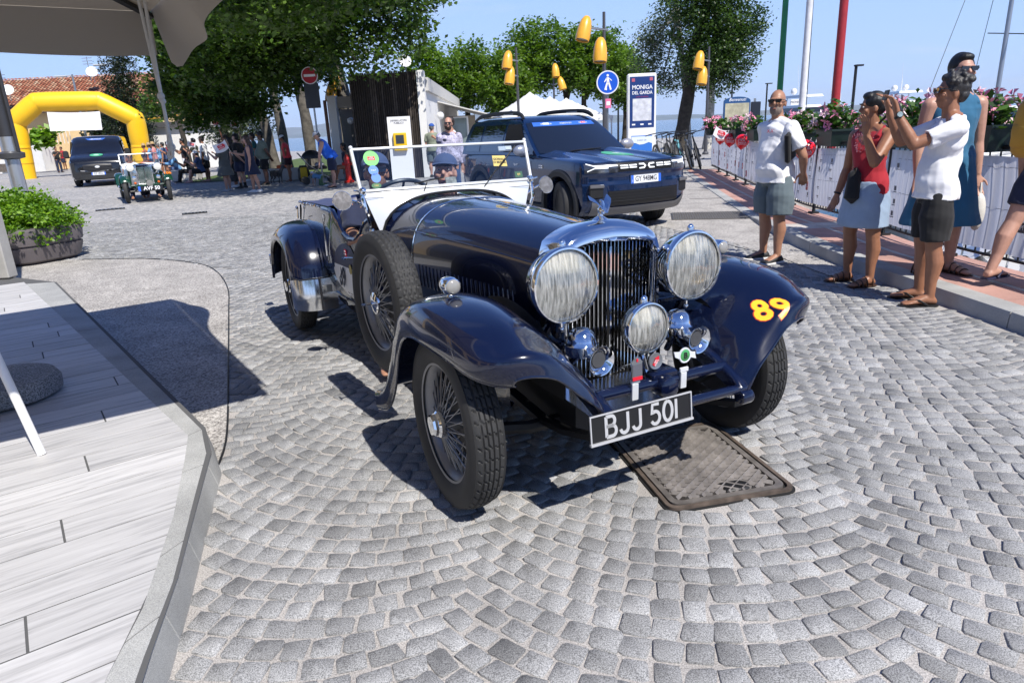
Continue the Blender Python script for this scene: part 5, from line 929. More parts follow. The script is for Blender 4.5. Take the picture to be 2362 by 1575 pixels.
# ---- windscreen
WS = frame((0, 1.66, 1.17), (1, 0, 0), (0, -.93, .36)); TOPW, BOTW, HT = .575, .565, .255
b = B(); b.tube([(-BOTW - .01, 0, 0), (-TOPW - .01, HT, 0)], .011, 8, m=WS); b.tube([(BOTW + .01, 0, 0), (TOPW + .01, HT, 0)], .011, 8, m=WS); b.box((0, HT, 0), (2 * TOPW + .02, .014, .016), WS, bev=.003); b.box((0, 0, 0), (2 * BOTW, .016, .016), WS, bev=.003); b.ball((-TOPW - .01, HT + .012, 0), .013, WS, n=8, k=6); b.ball((TOPW + .01, HT + .012, 0), .013, WS, n=8, k=6); wf = b.build('windscreen_frame', SATIN, car, 40)
b = B(); b.add([(-BOTW, .008, 0), (BOTW, .008, 0), (TOPW, HT - .006, 0), (-TOPW, HT - .006, 0)], [(0, 1, 2, 3)], m=WS); b.build('windscreen_pane', glass('screen_glass', (.80, .86, .93), .05), car, None)
# bright panel between the screen and the scuttle
b = B(); nn = 30
up_ = [WS @ Vector(((i / nn * 2 - 1) * BOTW, -.012, .0)) for i in range(nn + 1)]; lo_ = []
for i in range(nn + 1):
    t = i / nn * 2 - 1; x = t * .50; zs = .79 + .0; A_ = arch(.483, 1.124, .42)
    zz = 1.128 - (1.128 - .80) * (1 - (1 - abs(t * .985) ** 2.7) ** (1 / 2.7)); lo_.append(Vector((t * .483, 1.60 + .02 * abs(t) ** 3, zz + .006)))
b.loft([[p + (q - p) * k for p, q in zip(up_, lo_)] for k in (0, .33, .66, 1)], closed=False, cap=False); b.build('screen_base_panel', SATIN, car, 60)
b = B(); b.tube([p + Vector((0, -.004, .002)) for p in lo_], .008, 6); b.build('panel_seal', BLACK, car)
b = B(); b.tube([WS @ Vector((-BOTW, -.045, .004)), WS @ Vector((BOTW, -.045, .004))], .0015, 4); b.build('panel_seam', GREYP, car)
for sx in (-1, 1):
    b = B(); b.tube([WS @ Vector((sx * (BOTW + .012), .005, 0)), Vector((sx * .565, 1.62, 1.06)), Vector((sx * .545, 1.64, .98)), Vector((sx * .53, 1.66, .93))], [.013, .012, .010, .008], 8); b.ball((sx * .565, 1.655, 1.172), .024, n=10, k=6); b.ball((sx * .53, 1.655, .935), .018, n=10, k=6); b.tube([(sx * .565, 1.655, 1.17), (sx * .62, 1.655, 1.18)], .006, 6); b.build('screen_stanchion', CHROME, car)
    mm_ = zframe((sx * .69, 1.66, 1.125), (sx * .1, -1, .25)); 
    b = B(); b.lathe([(.02, .022), (.05, .014), (.058, .0), (.056, -.004)], 28, mm_ @ RX(math.pi)); mir = b.build('mirror', CHROME, car, 50); mir.name = 'wing_mirror'
    b = B(); b.lathe([(.001, .0), (.055, .0)], 28, mm_ @ I4(0, 0, .005), cap=True); b.build('mirror_face', P('mirror_back', (.55, .50, .44), .25, .6, var=.2, scale=30), mir, 40)
    b = B(); b.tube([mm_ @ Vector((-sx * .05, 0, -.01)), (sx * .60, 1.67, 1.11), (sx * .55, 1.67, 1.08)], [.008, .007, .009], 8); b.build('mirror_arm', CHROME, mir)
for x, tip in ((-.20, (-.14, .035)), (.20, (.42, .15))):
    b = B(); p = WS @ Vector((x, -.05, .012)); b.ball(p, .012, n=8, k=6); b.tube([p, WS @ Vector((tip[0] - .02, tip[1] - .012, .02))], .0035, 6)
    d = Vector((tip[0] - x, tip[1] + .05, 0)).normalized() if x > 0 else Vector((.9, .12, 0)); c = Vector((tip[0], tip[1], .012)); b.tube([WS @ (c - d * .11), WS @ (c + d * .11)], .0045, 5); b.build('wiper', BLACK, car)
def sticker(nm, x, y, shape, col, parent=None, z=.003):
    q = B(); q.prism(shape, 0, .0008, WS @ I4(x, y, z)); return q.build(nm, col, parent or car, None)
circ = lambda r, n=24, sy=1.0: [(r * math.cos(2 * math.pi * i / n), r * sy * math.sin(2 * math.pi * i / n)) for i in range(n)]
rect = lambda w, h: [(-w / 2, -h / 2), (w / 2, -h / 2), (w / 2, h / 2), (-w / 2, h / 2)]
GRN = P('sticker_green', (.16, .62, .14), .5); YEL = P('sticker_yellow', (.62, .48, .14), .5); SBL = P('sticker_blue', (.08, .22, .66), .5)
st = sticker('round_sticker', -.475, .195, circ(.047), GRN); sticker('red_block', -.475, .195, rect(.045, .024), REDP, st, .0042); text('1000\nMIGLIA', .0105, WHITEP, st, WS @ I4(-.475, .195, .0055))
st = sticker('blue_sticker', -.475, .122, circ(.030), SBL); text('ITALY', .012, WHITEP, st, WS @ I4(-.475, .122, .0042)); st = sticker('blue_sticker', -.468, .075, circ(.029), SBL)
st = sticker('oval_sticker', -.475, .028, circ(.03, 24, .55), P('sticker_dark_green', (.02, .12, .04), .5)); text('1000', .014, YEL, st, WS @ I4(-.475, .028, .0042))
st = sticker('paper_sticker', .37, .135, [(-.048, -.034), (.05, -.04), (.046, .032), (-.046, .036)], YEL); text('GIORNALE\nDI BRESCIA', .021, BLACK, st, WS @ I4(.37, .134, .0042) @ RZ(R(-3)), font_w=.85, bold=.0006)
st = sticker('small_pass', .49, .035, rect(.055, .04), P('pass_green', (.02, .09, .05), .5)); text('89', .022, YEL, st, WS @ I4(.49, .035, .0042))
q = B(); q.box((.44, .222, -.02), (.10, .035, .012), WS, bev=.004); q.build('toll_transponder', P('transponder', (.62, .66, .70), .5), car, 30)
q = B(); q.box((.46, .222, -.012), (.04, .022, .004), WS); q.build('transponder_label', WHITEP, car, None)
q = B(); q.box((-.0, .035, -.03), (.075, .05, .01), WS @ I4(.02, .0, .0), bev=.003); q.build('dash_photo', P('dash_photo', (.30, .30, .26), .5, var=.5, scale=60), car, None)
# steering wheel
b = B(); sm = zframe((-.26, 1.93, 1.06), (0, .72, .70)); b.tube([sm @ Vector((.21 * math.cos(a), .21 * math.sin(a), 0)) for a in (2 * math.pi * i / 40 for i in range(40))], .013, 8, loop=True)
for a in (30, 150, 270): b.tube([sm @ Vector((0, 0, -.02)), sm @ Vector((.2 * math.cos(R(a)), .2 * math.sin(R(a)), 0))], .008, 6)
b.tube([sm @ Vector((0, 0, 0)), sm @ Vector((0, 0, -.4))], .018, 8); b.build('steering_wheel', P('wheel_grey', (.035, .045, .06), .4), car)
# ---- race number roundel on the near door, 89 on the far wing
def side_pt(y, z): k = (z - .40) / (top_z(y) - .40); return Vector((-half_w(y) * tumble(k), y, z))
def roundel():
    c_y, c_z = 2.10, .62; b = B(); mats = [P('roundel_white', (.80, .80, .82), .45), P('roundel_navy', (.010, .016, .06), .4)]; N = 14; Mv = 18
    def pt(u, v):
        z = c_z - .19 + .38 * v; t = (v * 2 - 1); wdt = .235 * (1 - abs(t) ** 2.3) ** .5 * (.9 if t > 0 else 1.0); p = side_pt(c_y + (u * 2 - 1) * wdt - (z - c_z) * -.05, z); return p + Vector((-.005, 0, 0))
    for part, (v0, v1), mt in (('race_roundel', (0, .60), mats[0]), ('roundel_top', (.60, 1), mats[1])):
        q = B(); q.grid(lambda u, v: pt(u, v0 + (v1 - v0) * v), N, Mv); r_ = q.build(part, mt, car, 80)
    m = frame(side_pt(2.17, .575) + Vector((-.008, 0, 0)), (0, -1, 0), (-1, 0, .02)); text('89', .19, P('roundel_digit', (.008, .01, .03), .5), car, m, 'race_number', ext=.001, font_w=.86, bold=.003)
    m = frame(side_pt(2.10, .75) + Vector((-.008, 0, 0)), (0, -1, 0), (-1, 0, .02)); q = B(); q.box((0, 0, 0), (.05, .045, .002), m); q.build('race_logo', REDP, car, None); text('1000\nMIGLIA', .016, WHITEP, car, m @ I4(0, 0, .002))
    q = B(); q.prism(circ(.032), 0, .002, frame(side_pt(1.99, .655) + Vector((-.007, 0, 0)), (0, -1, 0), (-1, 0, .02))); q.build('gold_seal', P('gold_seal', (.42, .33, .07), .4), car, None)
    for dy, dz in ((.03, .475), (-.03, .475), (.02, .45)): 
        q = B(); q.box((0, 0, 0), (.045, .004, .001), frame(side_pt(2.10 + dy, dz) + Vector((-.007, 0, 0)), (0, -1, 0), (-1, 0, 0))); q.build('small_print', GREYP, car, None)
roundel()

from mathutils.bvhtree import BVHTree
def decal(obj, target, d, lift=.0015):
    """lays the flat print obj on the surface of target along the direction d (car space)"""
    me = target.data; t = BVHTree.FromPolygons([v.co.copy() for v in me.vertices], [list(p.vertices) for p in me.polygons]); M_ = obj.matrix_basis.copy(); d = Vector(d).normalized()
    bm = bmesh.new(); bm.from_mesh(obj.data); bmesh.ops.subdivide_edges(bm, edges=[e for e in bm.edges if e.calc_length() > .012], cuts=2, use_grid_fill=True); bmesh.ops.triangulate(bm, faces=bm.faces)
    for v in bm.verts:
        p = M_ @ v.co; h = t.ray_cast(p - d * .3, d)
        v.co = (h[0] - d * lift) if h[0] else p
    bm.to_mesh(obj.data); bm.free(); obj.matrix_basis = Matrix.Identity(4)
rw = max([o for o in car.children if o.name.startswith('front_wing')], key=lambda o: o.data.vertices[0].co.x)
for s_, dx, dz in (('8', -.024, 0), ('9', .024, .0)):
    for nm, mt, bd, lf in (('number_edge', P('number_red', (.55, .05, .02), .4), .008, .0012), ('wing_number', P('number_yellow', (.85, .55, .03), .4), .0045, .0024)):
        q = text(s_, .15, mt, car, frame((.535 + dx, -.46, .735 + dz - dx * .55), (.88, 0, -.46), (.12, -.8, .6)), nm, ext=0, bold=bd, font_w=.66); decal(q, rw, (-.12, .8, -.6), lf)
# ================================================================ the modern blue car behind the tourer
def mirror_ring(half, y): return [(-x, y, z) for x, z in reversed(half[1:])] + [(x, y, z) for x, z in half]
def patch(fn, nu, nv, name, mat, parent, solid=0): b = B(); b.grid(fn, nu, nv); return b.build(name, mat, parent, 60, solid=solid)
def cut_arches(o, cyls):
    for c in cyls:
        q = o.modifiers.new('c', 'BOOLEAN'); q.operation = 'DIFFERENCE'; q.object = c; q.solver = 'EXACT'
    bpy.context.view_layer.update(); bake(o); shade(o.data, 40)
    for c in cyls: bpy.data.objects.remove(c)
def road_wheel(parent, c, side, r, w, steer=0, spokes=5, rimcol=None):
    h = bpy.data.objects.new('wheel', None); COL.objects.link(h); h.parent = parent; h.matrix_basis = Matrix.Translation(Vector(c)) @ RZ(steer) @ (Matrix.Identity(4) if side > 0 else RZ(math.pi)); MX = RY(math.pi / 2)
    b = B(); k = w / 2; b.lathe([(r * .66, -k * .9), (r * .80, -k), (r * .94, -k * .93), (r * .985, -k * .72), (r, -k * .45), (r * .985, -k * .43), (r * .985, -k * .36), (r, -k * .34), (r, -k * .04), (r * .985, -k * .02), (r * .985, k * .06), (r, k * .08), (r, k * .38), (r * .985, k * .40), (r * .985, k * .46), (r, k * .48), (r * .985, k * .72), (r * .94, k * .93), (r * .80, k), (r * .66, k * .9)], 48, MX, cap=False); b.build('tyre', TYRE, h, 40)
    b = B(); b.lathe([(r * .67, k * .9), (r * .62, k * .75), (r * .60, k * .1), (.01, k * .1)], 40, MX)
    for i in range(spokes):
        a = 2 * math.pi * i / spokes; b.loft([[(k * .75, s * .03 * q + 0, z) if 0 else (k * .72 + (.0 if z > .1 else .01), s * .05 * (1 if z < .1 else .7), z) for s in (-1, 1)] + [(k * .5, s * .05, z) for s in (1, -1)] for q, z in ((1, .02), (1, r * .62))], True, True, 0, RX(a))
    b.build('rim', rimcol or P('alloy_dark', (.05, .05, .055), .35, .7), h, 30); return h
BLUE = P('deep_blue_paint', (.004, .018, .065), .2, .3, coat=1, coat_r=.02); DGLASS = P('dark_car_glass', (.008, .010, .013), .04, coat=1, spec=.8); CLAD = P('cladding', (.018, .019, .021), .6); GREYBUM = P('skid_grey', (.17, .17, .18), .5, .2)
GLOWW = P('white_glow', (.85, .87, .9), .3, emit=((.9, .95, 1), .5)); LAMPG = P('lamp_cluster', (.10, .11, .13), .08, .6, coat=1); PLW = P('plate_white', (.72, .74, .78), .45); PLB = P('plate_blue', (.03, .13, .62), .45); DIG = P('plate_digit', (.02, .02, .03), .5); STB = P('banner_blue', (.035, .13, .52), .4); STG = P('decal_green', (.08, .42, .22), .4); MIRC = P('mirror_silver', (.42, .42, .46), .3, .5)  # the white glow serves the LED lamps and also the lampless grille plates
suv = thing('parked_car', 'dark blue modern sport utility car with white grille bars standing behind the vintage tourer', 'car', (1.59, 10.51, .002), R(26.6))
def FY(x, z): t = abs(x) / .895; return -.87 + .26 * t ** 3.6 + (.16 * ((.46 - z) / .22) ** 2 if z < .46 else 0) + (.06 * ((z - .9) / .09) ** 2 if z > .9 else 0) + (.02 if .70 < z < .80 else 0)
def F(x, z, l=.004): return (x, FY(x, z) - l, z)
def HZ(x, y): v = min(1, max(0, (y + .80) / 1.5)); t = abs(x) / .86; rid = .028 * math.exp(-((abs(x) - .50) / .10) ** 2) * min(1, v * 3 + .3); return .975 + .125 * v ** .75 - .045 * t ** 4 + rid - .02 * math.exp(-((abs(x) - .30) / .14) ** 2)
half = lambda w, zb, zs, zt: [(0, zb), (w * .80, zb), (w * .95, zb + .04), (w * .985, zb + .16), (w, zb + .34), (w * 1.0, .72), (w * .985, .84), (w * .992, zs - .10), (w * .97, zs - .03), (w * .90, zs), (w * .6, zt), (0, zt)]
b = B(); b.loft([mirror_ring(half(*a), y) for y, *a in ((-.66, .84, .30, .985, .97), (-.60, .893, .27, 1.0, .985), (-.3, .903, .26, 1.03, 1.0), (.3, .905, .25, 1.055, 1.02), (.75, .905, .25, 1.075, 1.05), (1.4, .90, .25, 1.08, 1.06), (2.4, .90, .25, 1.085, 1.06), (3.2, .895, .27, 1.08, 1.06), (3.5, .87, .34, 1.06, 1.05), (3.68, .78, .45, 1.02, 1.0))], True, True)
body = b.build('body', BLUE, suv, None); cyl = []
for yy in (0, 2.70):
    for sx in (-1, 1):
        q = B(); q.lathe([(.425, .52), (.425, 1.2)] if sx > 0 else [(.425, -1.2), (.425, -.52)], 40, Matrix.Translation((0, yy, .37)) @ RY(math.pi / 2)); cyl.append(q.build('cutter', BLACK, suv))
cut_arches(body, cyl)
patch(lambda u, v: F((u * 2 - 1) * .893, .26 + .725 * v, 0), 40, 30, 'front_fascia', BLUE, suv)
patch(lambda u, v: ((u * 2 - 1) * .86, FY((u * 2 - 1) * .86, .985) + v * (.70 - FY((u * 2 - 1) * .86, .985)), HZ((u * 2 - 1) * .86, FY((u * 2 - 1) * .86, .985) + v * (.70 - FY((u * 2 - 1) * .86, .985))) + .01), 60, 24, 'bonnet', BLUE, suv)
def gring(z, yf, yr, hw):
    p = [(hw * t, yf + .11 * t * t) for t in (i / 6 - 1 for i in range(13))] + [(hw * 1.0, yf + .11 + (yr - .1 - yf - .11) * k) for k in (.25, .5, .75, 1)] + [(hw * t, yr - .1 * t * t) for t in (1 - i / 5 for i in range(1, 10))]
    p += [(-hw, yf + .11 + (yr - .1 - yf - .11) * k) for k in (1, .75, .5, .25)]; return [(x, y, z) for x, y in p]
GH = [(1.06, .60, 3.66, .845), (1.20, .80, 3.62, .815), (1.38, 1.05, 3.55, .765), (1.55, 1.29, 3.46, .70), (1.615, 1.42, 3.40, .655), (1.65, 1.60, 3.30, .58), (1.665, 1.9, 3.1, .40)]
def ghi(z):
    for a, c in zip(GH[:-1], GH[1:]):
        if a[0] <= z <= c[0]: t = (z - a[0]) / (c[0] - a[0]); return [a[i] + (c[i] - a[i]) * t for i in range(4)]
    return GH[-1]
b = B(); b.loft([gring(*g) for g in GH], True, True); b.build('roof', BLUE, suv, 50)
def wsp(u, z, l=.006, m=.93):
    _, yf, yr, hw = ghi(z); t = u * m; return (hw * t, yf + .11 * t * t - l, z + l * .6)
patch(lambda u, v: wsp(u * 2 - 1, 1.09 + .455 * v), 20, 12, 'windscreen', DGLASS, suv)
patch(lambda u, v: wsp((u * 2 - 1), 1.485 + .062 * v, .010, .80), 20, 3, 'windscreen_banner', STB, suv)
for x0, s_ in ((-.62, '1000 MIGLIA'), (.0, 'MOBILITY 573'), (.60, '1000 MIGLIA')):
    p = Vector(wsp(x0, 1.515, .013, .8)); text(s_, .036, WHITEP, suv, frame(p, (1, .28 * x0, 0), (0, -.8, .6)))
for sx in (-1, 1):
    q = B(); p = Vector(wsp(sx * .62, 1.515, .012, .8)); q.box((-sx * .0, 0, 0), (.10, .045, .002), frame(p, (1, .28 * sx * .62, 0), (0, -.8, .6))); q.build('banner_logo', WHITEP if sx < 0 else REDP, suv, None)
    def sg(y, z, l=.006): hw = ghi(z)[3]; return (sx * (hw + l), y, z)
    for nm, a0, a1, c0, c1, mt in (('door_window', .98, 1.86, 1.42, 1.86, P('dark_cabin_sheet', (.003, .003, .003), .9)), ('rear_door_window', 1.94, 2.74, 1.94, 2.70, DGLASS), ('quarter_window', 2.82, 3.42, 2.80, 3.22, DGLASS)):  # front doors: black sheet paints the unlit cabin behind the lowered glass
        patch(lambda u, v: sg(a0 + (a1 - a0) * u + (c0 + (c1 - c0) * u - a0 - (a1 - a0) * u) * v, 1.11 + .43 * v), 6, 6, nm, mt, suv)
    b = B(); b.tube(smoothpath([(sx * .66, 1.42, 1.62), (sx * .64, 1.56, 1.685), (sx * .62, 1.8, 1.715), (sx * .61, 2.5, 1.725), (sx * .61, 3.1, 1.70), (sx * .63, 3.35, 1.63)], 4), [.02, .03, .034, .036, .036, .036] + [.034] * 10 + [.034, .03, .026, .022, .018], 8, sq=.8); b.build('roof_rail', CLAD, suv)
    q = B(); q.box((sx * .62, 1.98, 1.70), (.075, .34, .02), bev=.005); q.build('rail_insert', STEEL, suv, 30)
    b = B(); b.ball((sx * 1.0, .93, 1.15), (.13, .075, .085), n=16, k=10); m_ = b.build('wing_mirror', MIRC, suv); q = B(); q.box((sx * .93, .95, 1.07), (.16, .05, .05), bev=.015); q.build('mirror_foot', CLAD, m_, 30)
    b = B()
    for a in range(0, 28):
        t0, t1 = R(-12 + a * 204 / 28), R(-12 + (a + 1) * 204 / 28); cs = []
        for t in (t0, t1): cs.append([(sx * xx, r_ * math.cos(t), .37 + r_ * math.sin(t)) for xx, r_ in ((.86, .42), (.918, .425), (.922, .49), (.895, .52))])
        b.loft(cs, True, False)
    ac = b.build('arch_cladding', CLAD, suv, 40); a2 = ac.copy(); COL.objects.link(a2); a2.location = (0, 2.70, 0)
    b = B(); b.box((sx * .90, 1.35, .30), (.04, 1.75, .14), bev=.015); b.build('sill_cladding', CLAD, suv, 30)
    b = B(); b.tube([(sx * .908, .82, 1.0), (sx * .908, .86, .40)], .003, 4); b.tube([(sx * .905, 1.9, 1.05), (sx * .905, 1.9, .40)], .003, 4); b.build('door_gap', BLACK, suv)
    for dz in (0, .03): q = B(); q.box((sx * .912, .50, .90 + dz), (.006, .10, .016)); q.build('side_mark', WHITEP, suv, None)
    text('hybrid', .05, WHITEP, suv, frame((sx * .912, 1.30, .93), (0, -sx * -1 if sx > 0 else -1, 0), (sx, 0, 0)), name='side_lettering')
    patch(lambda u, v: F(sx * (.46 + .41 * u), .845 + (.125 - .03 * u * 0) * v - .025 * (1 - u) * 0), 14, 6, 'headlight', LAMPG, suv)
    for z0, z1, x0, x1, k in ((.93, .95, .47, .76, 0), (.905, .925, .60, .76, 0)): patch(lambda u, v: F(sx * (x0 + (x1 - x0) * u), z0 + (z1 - z0) * v, .010), 8, 2, 'led_bar', GLOWW, suv)
    for z0, z1 in ((.925, .965), (.915, .865)):
        patch(lambda u, v: F(sx * (.745 + .10 * u), z0 + (z1 - z0) * u + .014 * v, .010), 6, 2, 'led_wing', GLOWW, suv)
    patch(lambda u, v: F(sx * (.50 + .20 * u), .855 + .035 * v, .009), 6, 2, 'projector', P('projector', (.25, .27, .30), .1, .9), suv)
    q = B(); q.box((0, 0, 0), (.20, .06, .20), frame(F(sx * .74, .60, -.01), (1, sx * .35, 0), (0, 0, 1)), bev=.02); q.build('air_inlet', BLACK, suv, 40)
    q = B(); q.box((0, -.03, .07), (.20, .02, .05), frame(F(sx * .74, .60, .0), (1, sx * .35, 0), (0, 0, 1)), bev=.008); q.build('inlet_trim', P('inlet_trim', (.12, .12, .13), .3), suv, 40)
patch(lambda u, v: F((u * 2 - 1) * .47, .85 + .12 * v), 30, 6, 'upper_grille', P('grille_black', (.006, .006, .007), .4), suv)
b = B()
for i in range(46):
    x = -.46 + .02 * i; b.tube([F(x, .853, .006), F(x, .967, .006)], .0035, 4, False)
tag(b.build('grille_mesh', BLACK, suv, None), kind='stuff')
for sx in (-1, 1):
    for x0, x1 in ((.17, .29), (.31, .43)):
        for z0 in (.893, .922): patch(lambda u, v: F(sx * (x0 + (x1 - x0) * u), z0 + .016 * v, .012), 6, 1, 'grille_bar', GLOWW, suv)  # plain white bars given a slight glow, no lamp in them
    pts = [(sx * .015, .91), (sx * .045, .945), (sx * .13, .945), (sx * .13, .93), (sx * .055, .925), (sx * .043, .91), (sx * .055, .895), (sx * .13, .89), (sx * .13, .875), (sx * .045, .875)]
    q = B(); q.add([F(x, z, .016) for x, z in pts], [tuple(range(10))]); q.build('emblem', GLOWW, suv, None)  # unlit white emblem, its glow added by the material
patch(lambda u, v: F((u * 2 - 1) * .60, .40 + .20 * v, .006), 30, 8, 'lower_grille', P('grille_black', (.006, .006, .007), .4), suv)
for i in range(5): patch(lambda u, v: F((u * 2 - 1) * .59, .418 + .04 * i + .008 * v, .012), 24, 1, 'grille_slat', CLAD, suv)
patch(lambda u, v: F((u * 2 - 1) * .80, .27 + (.11 + .10 * max(0, abs(u * 2 - 1) - .72) * 3) * v, .018), 40, 6, 'skid_plate', GREYBUM, suv)
def car_plate(parent, m, s_, w=.52, h=.11):
    q = B(); q.box((0, 0, 0), (w, h, .01), m); p = q.build('number_plate', PLW, parent, None)
    for sx in (-1, 1): q = B(); q.box((sx * w * .455, 0, .004), (w * .085, h, .006), m); q.build('plate_band', PLB, p, None)
    text(s_, h * .92, DIG, p, m @ I4(0, 0, .006), font_w=.80, bold=.001); text('I', h * .4, WHITEP, p, m @ I4(-w * .455, -h * .2, .008)); return p
car_plate(suv, frame(F(.0, .735, .014), (1, 0, 0), (0, -1, .04)), 'GY 948MG')
pv = lambda x, y: (x, y, HZ(x, y) + .0135)
q = B(); q.add([pv(0.10, -.05)] + [pv(.10 + .21 * math.cos(a), -.05 + .30 * math.sin(a)) for a in (2 * math.pi * i / 32 for i in range(32))], [(0, i + 1, (i + 1) % 32 + 1) for i in range(32)]); dc = q.build('bonnet_decal', STG, suv, 80)
for dx, dy, rx in ((-.03, 0, .05), (.05, .06, .04), (.03, -.1, .03)):
    q = B(); q.add([Vector(pv(.10 + dx, -.05 + dy)) + Vector((0, 0, .001))] + [Vector(pv(.10 + dx + rx * math.cos(a), -.05 + dy + rx * 1.4 * math.sin(a))) + Vector((0, 0, .0015)) for a in (2 * math.pi * i / 12 for i in range(12))], [(0, i + 1, (i + 1) % 12 + 1) for i in range(12)]); q.build('decal_figure', P('decal_pale', (.5, .68, .58), .4), dc, 80)
for sx in (-1, 1):
    b = B(); b.tube([wsp(sx * .1 - .25, 1.10, .014), wsp(sx * .1 + .3, 1.115, .016)], .006, 5); b.build('wiper', BLACK, suv)
road_wheel(suv, (-.79, 0, .36), -1, .36, .22, R(-16)); road_wheel(suv, (.79, 0, .36), 1, .36, .22, R(-16)); road_wheel(suv, (-.79, 2.70, .36), -1, .36, .22); road_wheel(suv, (.79, 2.70, .36), 1, .36, .22)
b = B(); b.box((0, 1.35, .32), (1.3, 3.4, .10)); b.build('underbody', BLACK, suv, None)

# ================================================================ the black van under the arch
VAN = P('van_black', (.010, .011, .014), .2, .2, coat=1)
van = thing('van', 'black delivery van with blue windscreen strip and green bonnet decal below the yellow arch', 'van', (-16.4, 28.7, 0), R(24))
vh = lambda w, zb, zt, r=.12: [(0, zb), (w * .9, zb), (w, zb + .15), (w * 1.0, .95), (w * .99, min(zt - r, 1.15)), (w * (.985 if zt < 1.4 else .90), zt - r * .9), (w * (.95 if zt < 1.4 else .84), zt - r * .3), (w * (.8 if zt < 1.4 else .70), zt), (0, zt + .02)]
b = B(); b.loft([mirror_ring(vh(*a), y) for y, *a in ((0, .80, .35, .88), (.05, .93, .28, .99), (.20, .985, .25, 1.10), (.55, .99, .25, 1.20), (.85, .99, .25, 1.27), (1.25, .99, .25, 1.66), (1.62, .99, .25, 1.93), (2.0, .99, .25, 1.97), (4.7, .99, .25, 1.97), (4.95, .96, .3, 1.9))], True, True)
vb = b.build('body', VAN, van, None); cyl = []
for yy in (.95, 3.85):
    for sx in (-1, 1):
        q = B(); q.lathe([(.40, .62), (.40, 1.3)] if sx > 0 else [(.40, -1.3), (.40, -.62)], 32, Matrix.Translation((0, yy, .34)) @ RY(math.pi / 2)); cyl.append(q.build('cutter', BLACK, van))
cut_arches(vb, cyl)
def vf(x, z): return (x, -.03 + .20 * (abs(x) / .95) ** 3 + (.14 * ((z - .82) / .2) if z > .82 else 0) - .012, z)
def vw(u, v): z = 1.29 + .60 * v; y = .86 + (z - 1.27) / .68 * .78; x = u * (.90 - .13 * v); return (x, y + .10 * u * u - .03 + .06 * v * u * u, z + .012)
patch(lambda u, v: vw(u * 2 - 1, v), 16, 8, 'windscreen', DGLASS, van); patch(lambda u, v: Vector(vw((u * 2 - 1) * .72, .84 + .11 * v)) + Vector((0, -.008, .004)), 16, 2, 'windscreen_strip', STB, van)
text('1000 MIGLIA', .08, WHITEP, van, frame(Vector(vw(0, .89)) + Vector((0, -.014, .006)), (1, 0, 0), (0, -.68, .73)))
for sx in (-1, 1):
    q = B(); q.box((0, 0, 0), (.12, .06, .004), frame(Vector(vw(sx * .58, .89)) + Vector((0, -.014, .006)), (1, sx * .1, 0), (0, -.68, .73))); q.build('strip_logo', WHITEP, van, None)
    patch(lambda u, v: vf(sx * (.50 + .40 * u), .82 + .02 * u + (.13 + .05 * u) * v), 8, 4, 'headlight', LAMPG, van); patch(lambda u, v: Vector(vf(sx * (.45 + .45 * u), .955 + .05 * u + .02 * v)) + Vector((0, -.012, 0)), 8, 1, 'led_strip', GLOWW, van)
    b = B(); b.box((sx * 1.12, 1.02, 1.28), (.20, .12, .30), bev=.05); b.box((sx * 1.02, 1.04, 1.16), (.14, .06, .05)); b.build('door_mirror', CLAD, van, 40)
    patch(lambda u, v: (sx * (.993 - .07 * v), 1.15 + .95 * u + .30 * v * (1 - u), 1.28 + .50 * v), 4, 4, 'door_window', DGLASS, van)
    for yy in (.95, 3.85): road_wheel(van, (sx * .87, yy, .34), sx, .34, .21, R(-6) if yy < 2 else 0)
patch(lambda u, v: vf((u * 2 - 1) * .52, .62 + .26 * v), 16, 6, 'grille', P('grille_black', (.006, .006, .007), .4), van)
for i in range(5): patch(lambda u, v: Vector(vf((u * 2 - 1) * .50, .645 + .05 * i + .014 * v)) + Vector((0, -.012, 0)), 14, 1, 'grille_slat', P('grille_dull', (.10, .10, .11), .3, .6), van)
patch(lambda u, v: Vector(vf((u * 2 - 1) * .62, .58 - .05 * math.cos((u * 2 - 1) * 1.4) + .03 * v + .05)) + Vector((0, -.016, 0)), 18, 1, 'chrome_blade', CHROME, van)
q = B(); q.lathe([(.001, .012), (.085, .010), (.09, 0)], 24, frame(Vector(vf(0, .765)) + Vector((0, -.012, 0)), (1, 0, 0), (0, -1, .1)) @ Matrix.Diagonal((1, .5, 1, 1))); q.build('oval_emblem', SATIN, van, 30)
car_plate(van, frame(Vector(vf(0, .50)) + Vector((0, -.02, 0)), (1, 0, 0), (0, -1, 0)), 'GZ 185LL', .50)
q = B(); q.prism([(.24 * math.cos(a), .17 * math.sin(a)) for a in (2 * math.pi * i / 24 for i in range(24))], 0, .008, frame((0, .50, 1.215), (1, 0, 0), (0, -.28, .96))); dv = q.build('bonnet_decal', STG, van, None); q = B(); q.prism([(.10 * math.cos(a), .07 * math.sin(a)) for a in (2 * math.pi * i / 16 for i in range(16))], .009, .012, frame((0, .50, 1.215), (1, 0, 0), (0, -.28, .96))); q.build('decal_figure', P('decal_pale', (.5, .68, .58), .4), dv, None)
patch(lambda u, v: ((u * 2 - 1) * .9, vf((u * 2 - 1) * .9, .4)[1] - .02, .30 + .20 * v), 12, 3, 'bumper', CLAD, van)

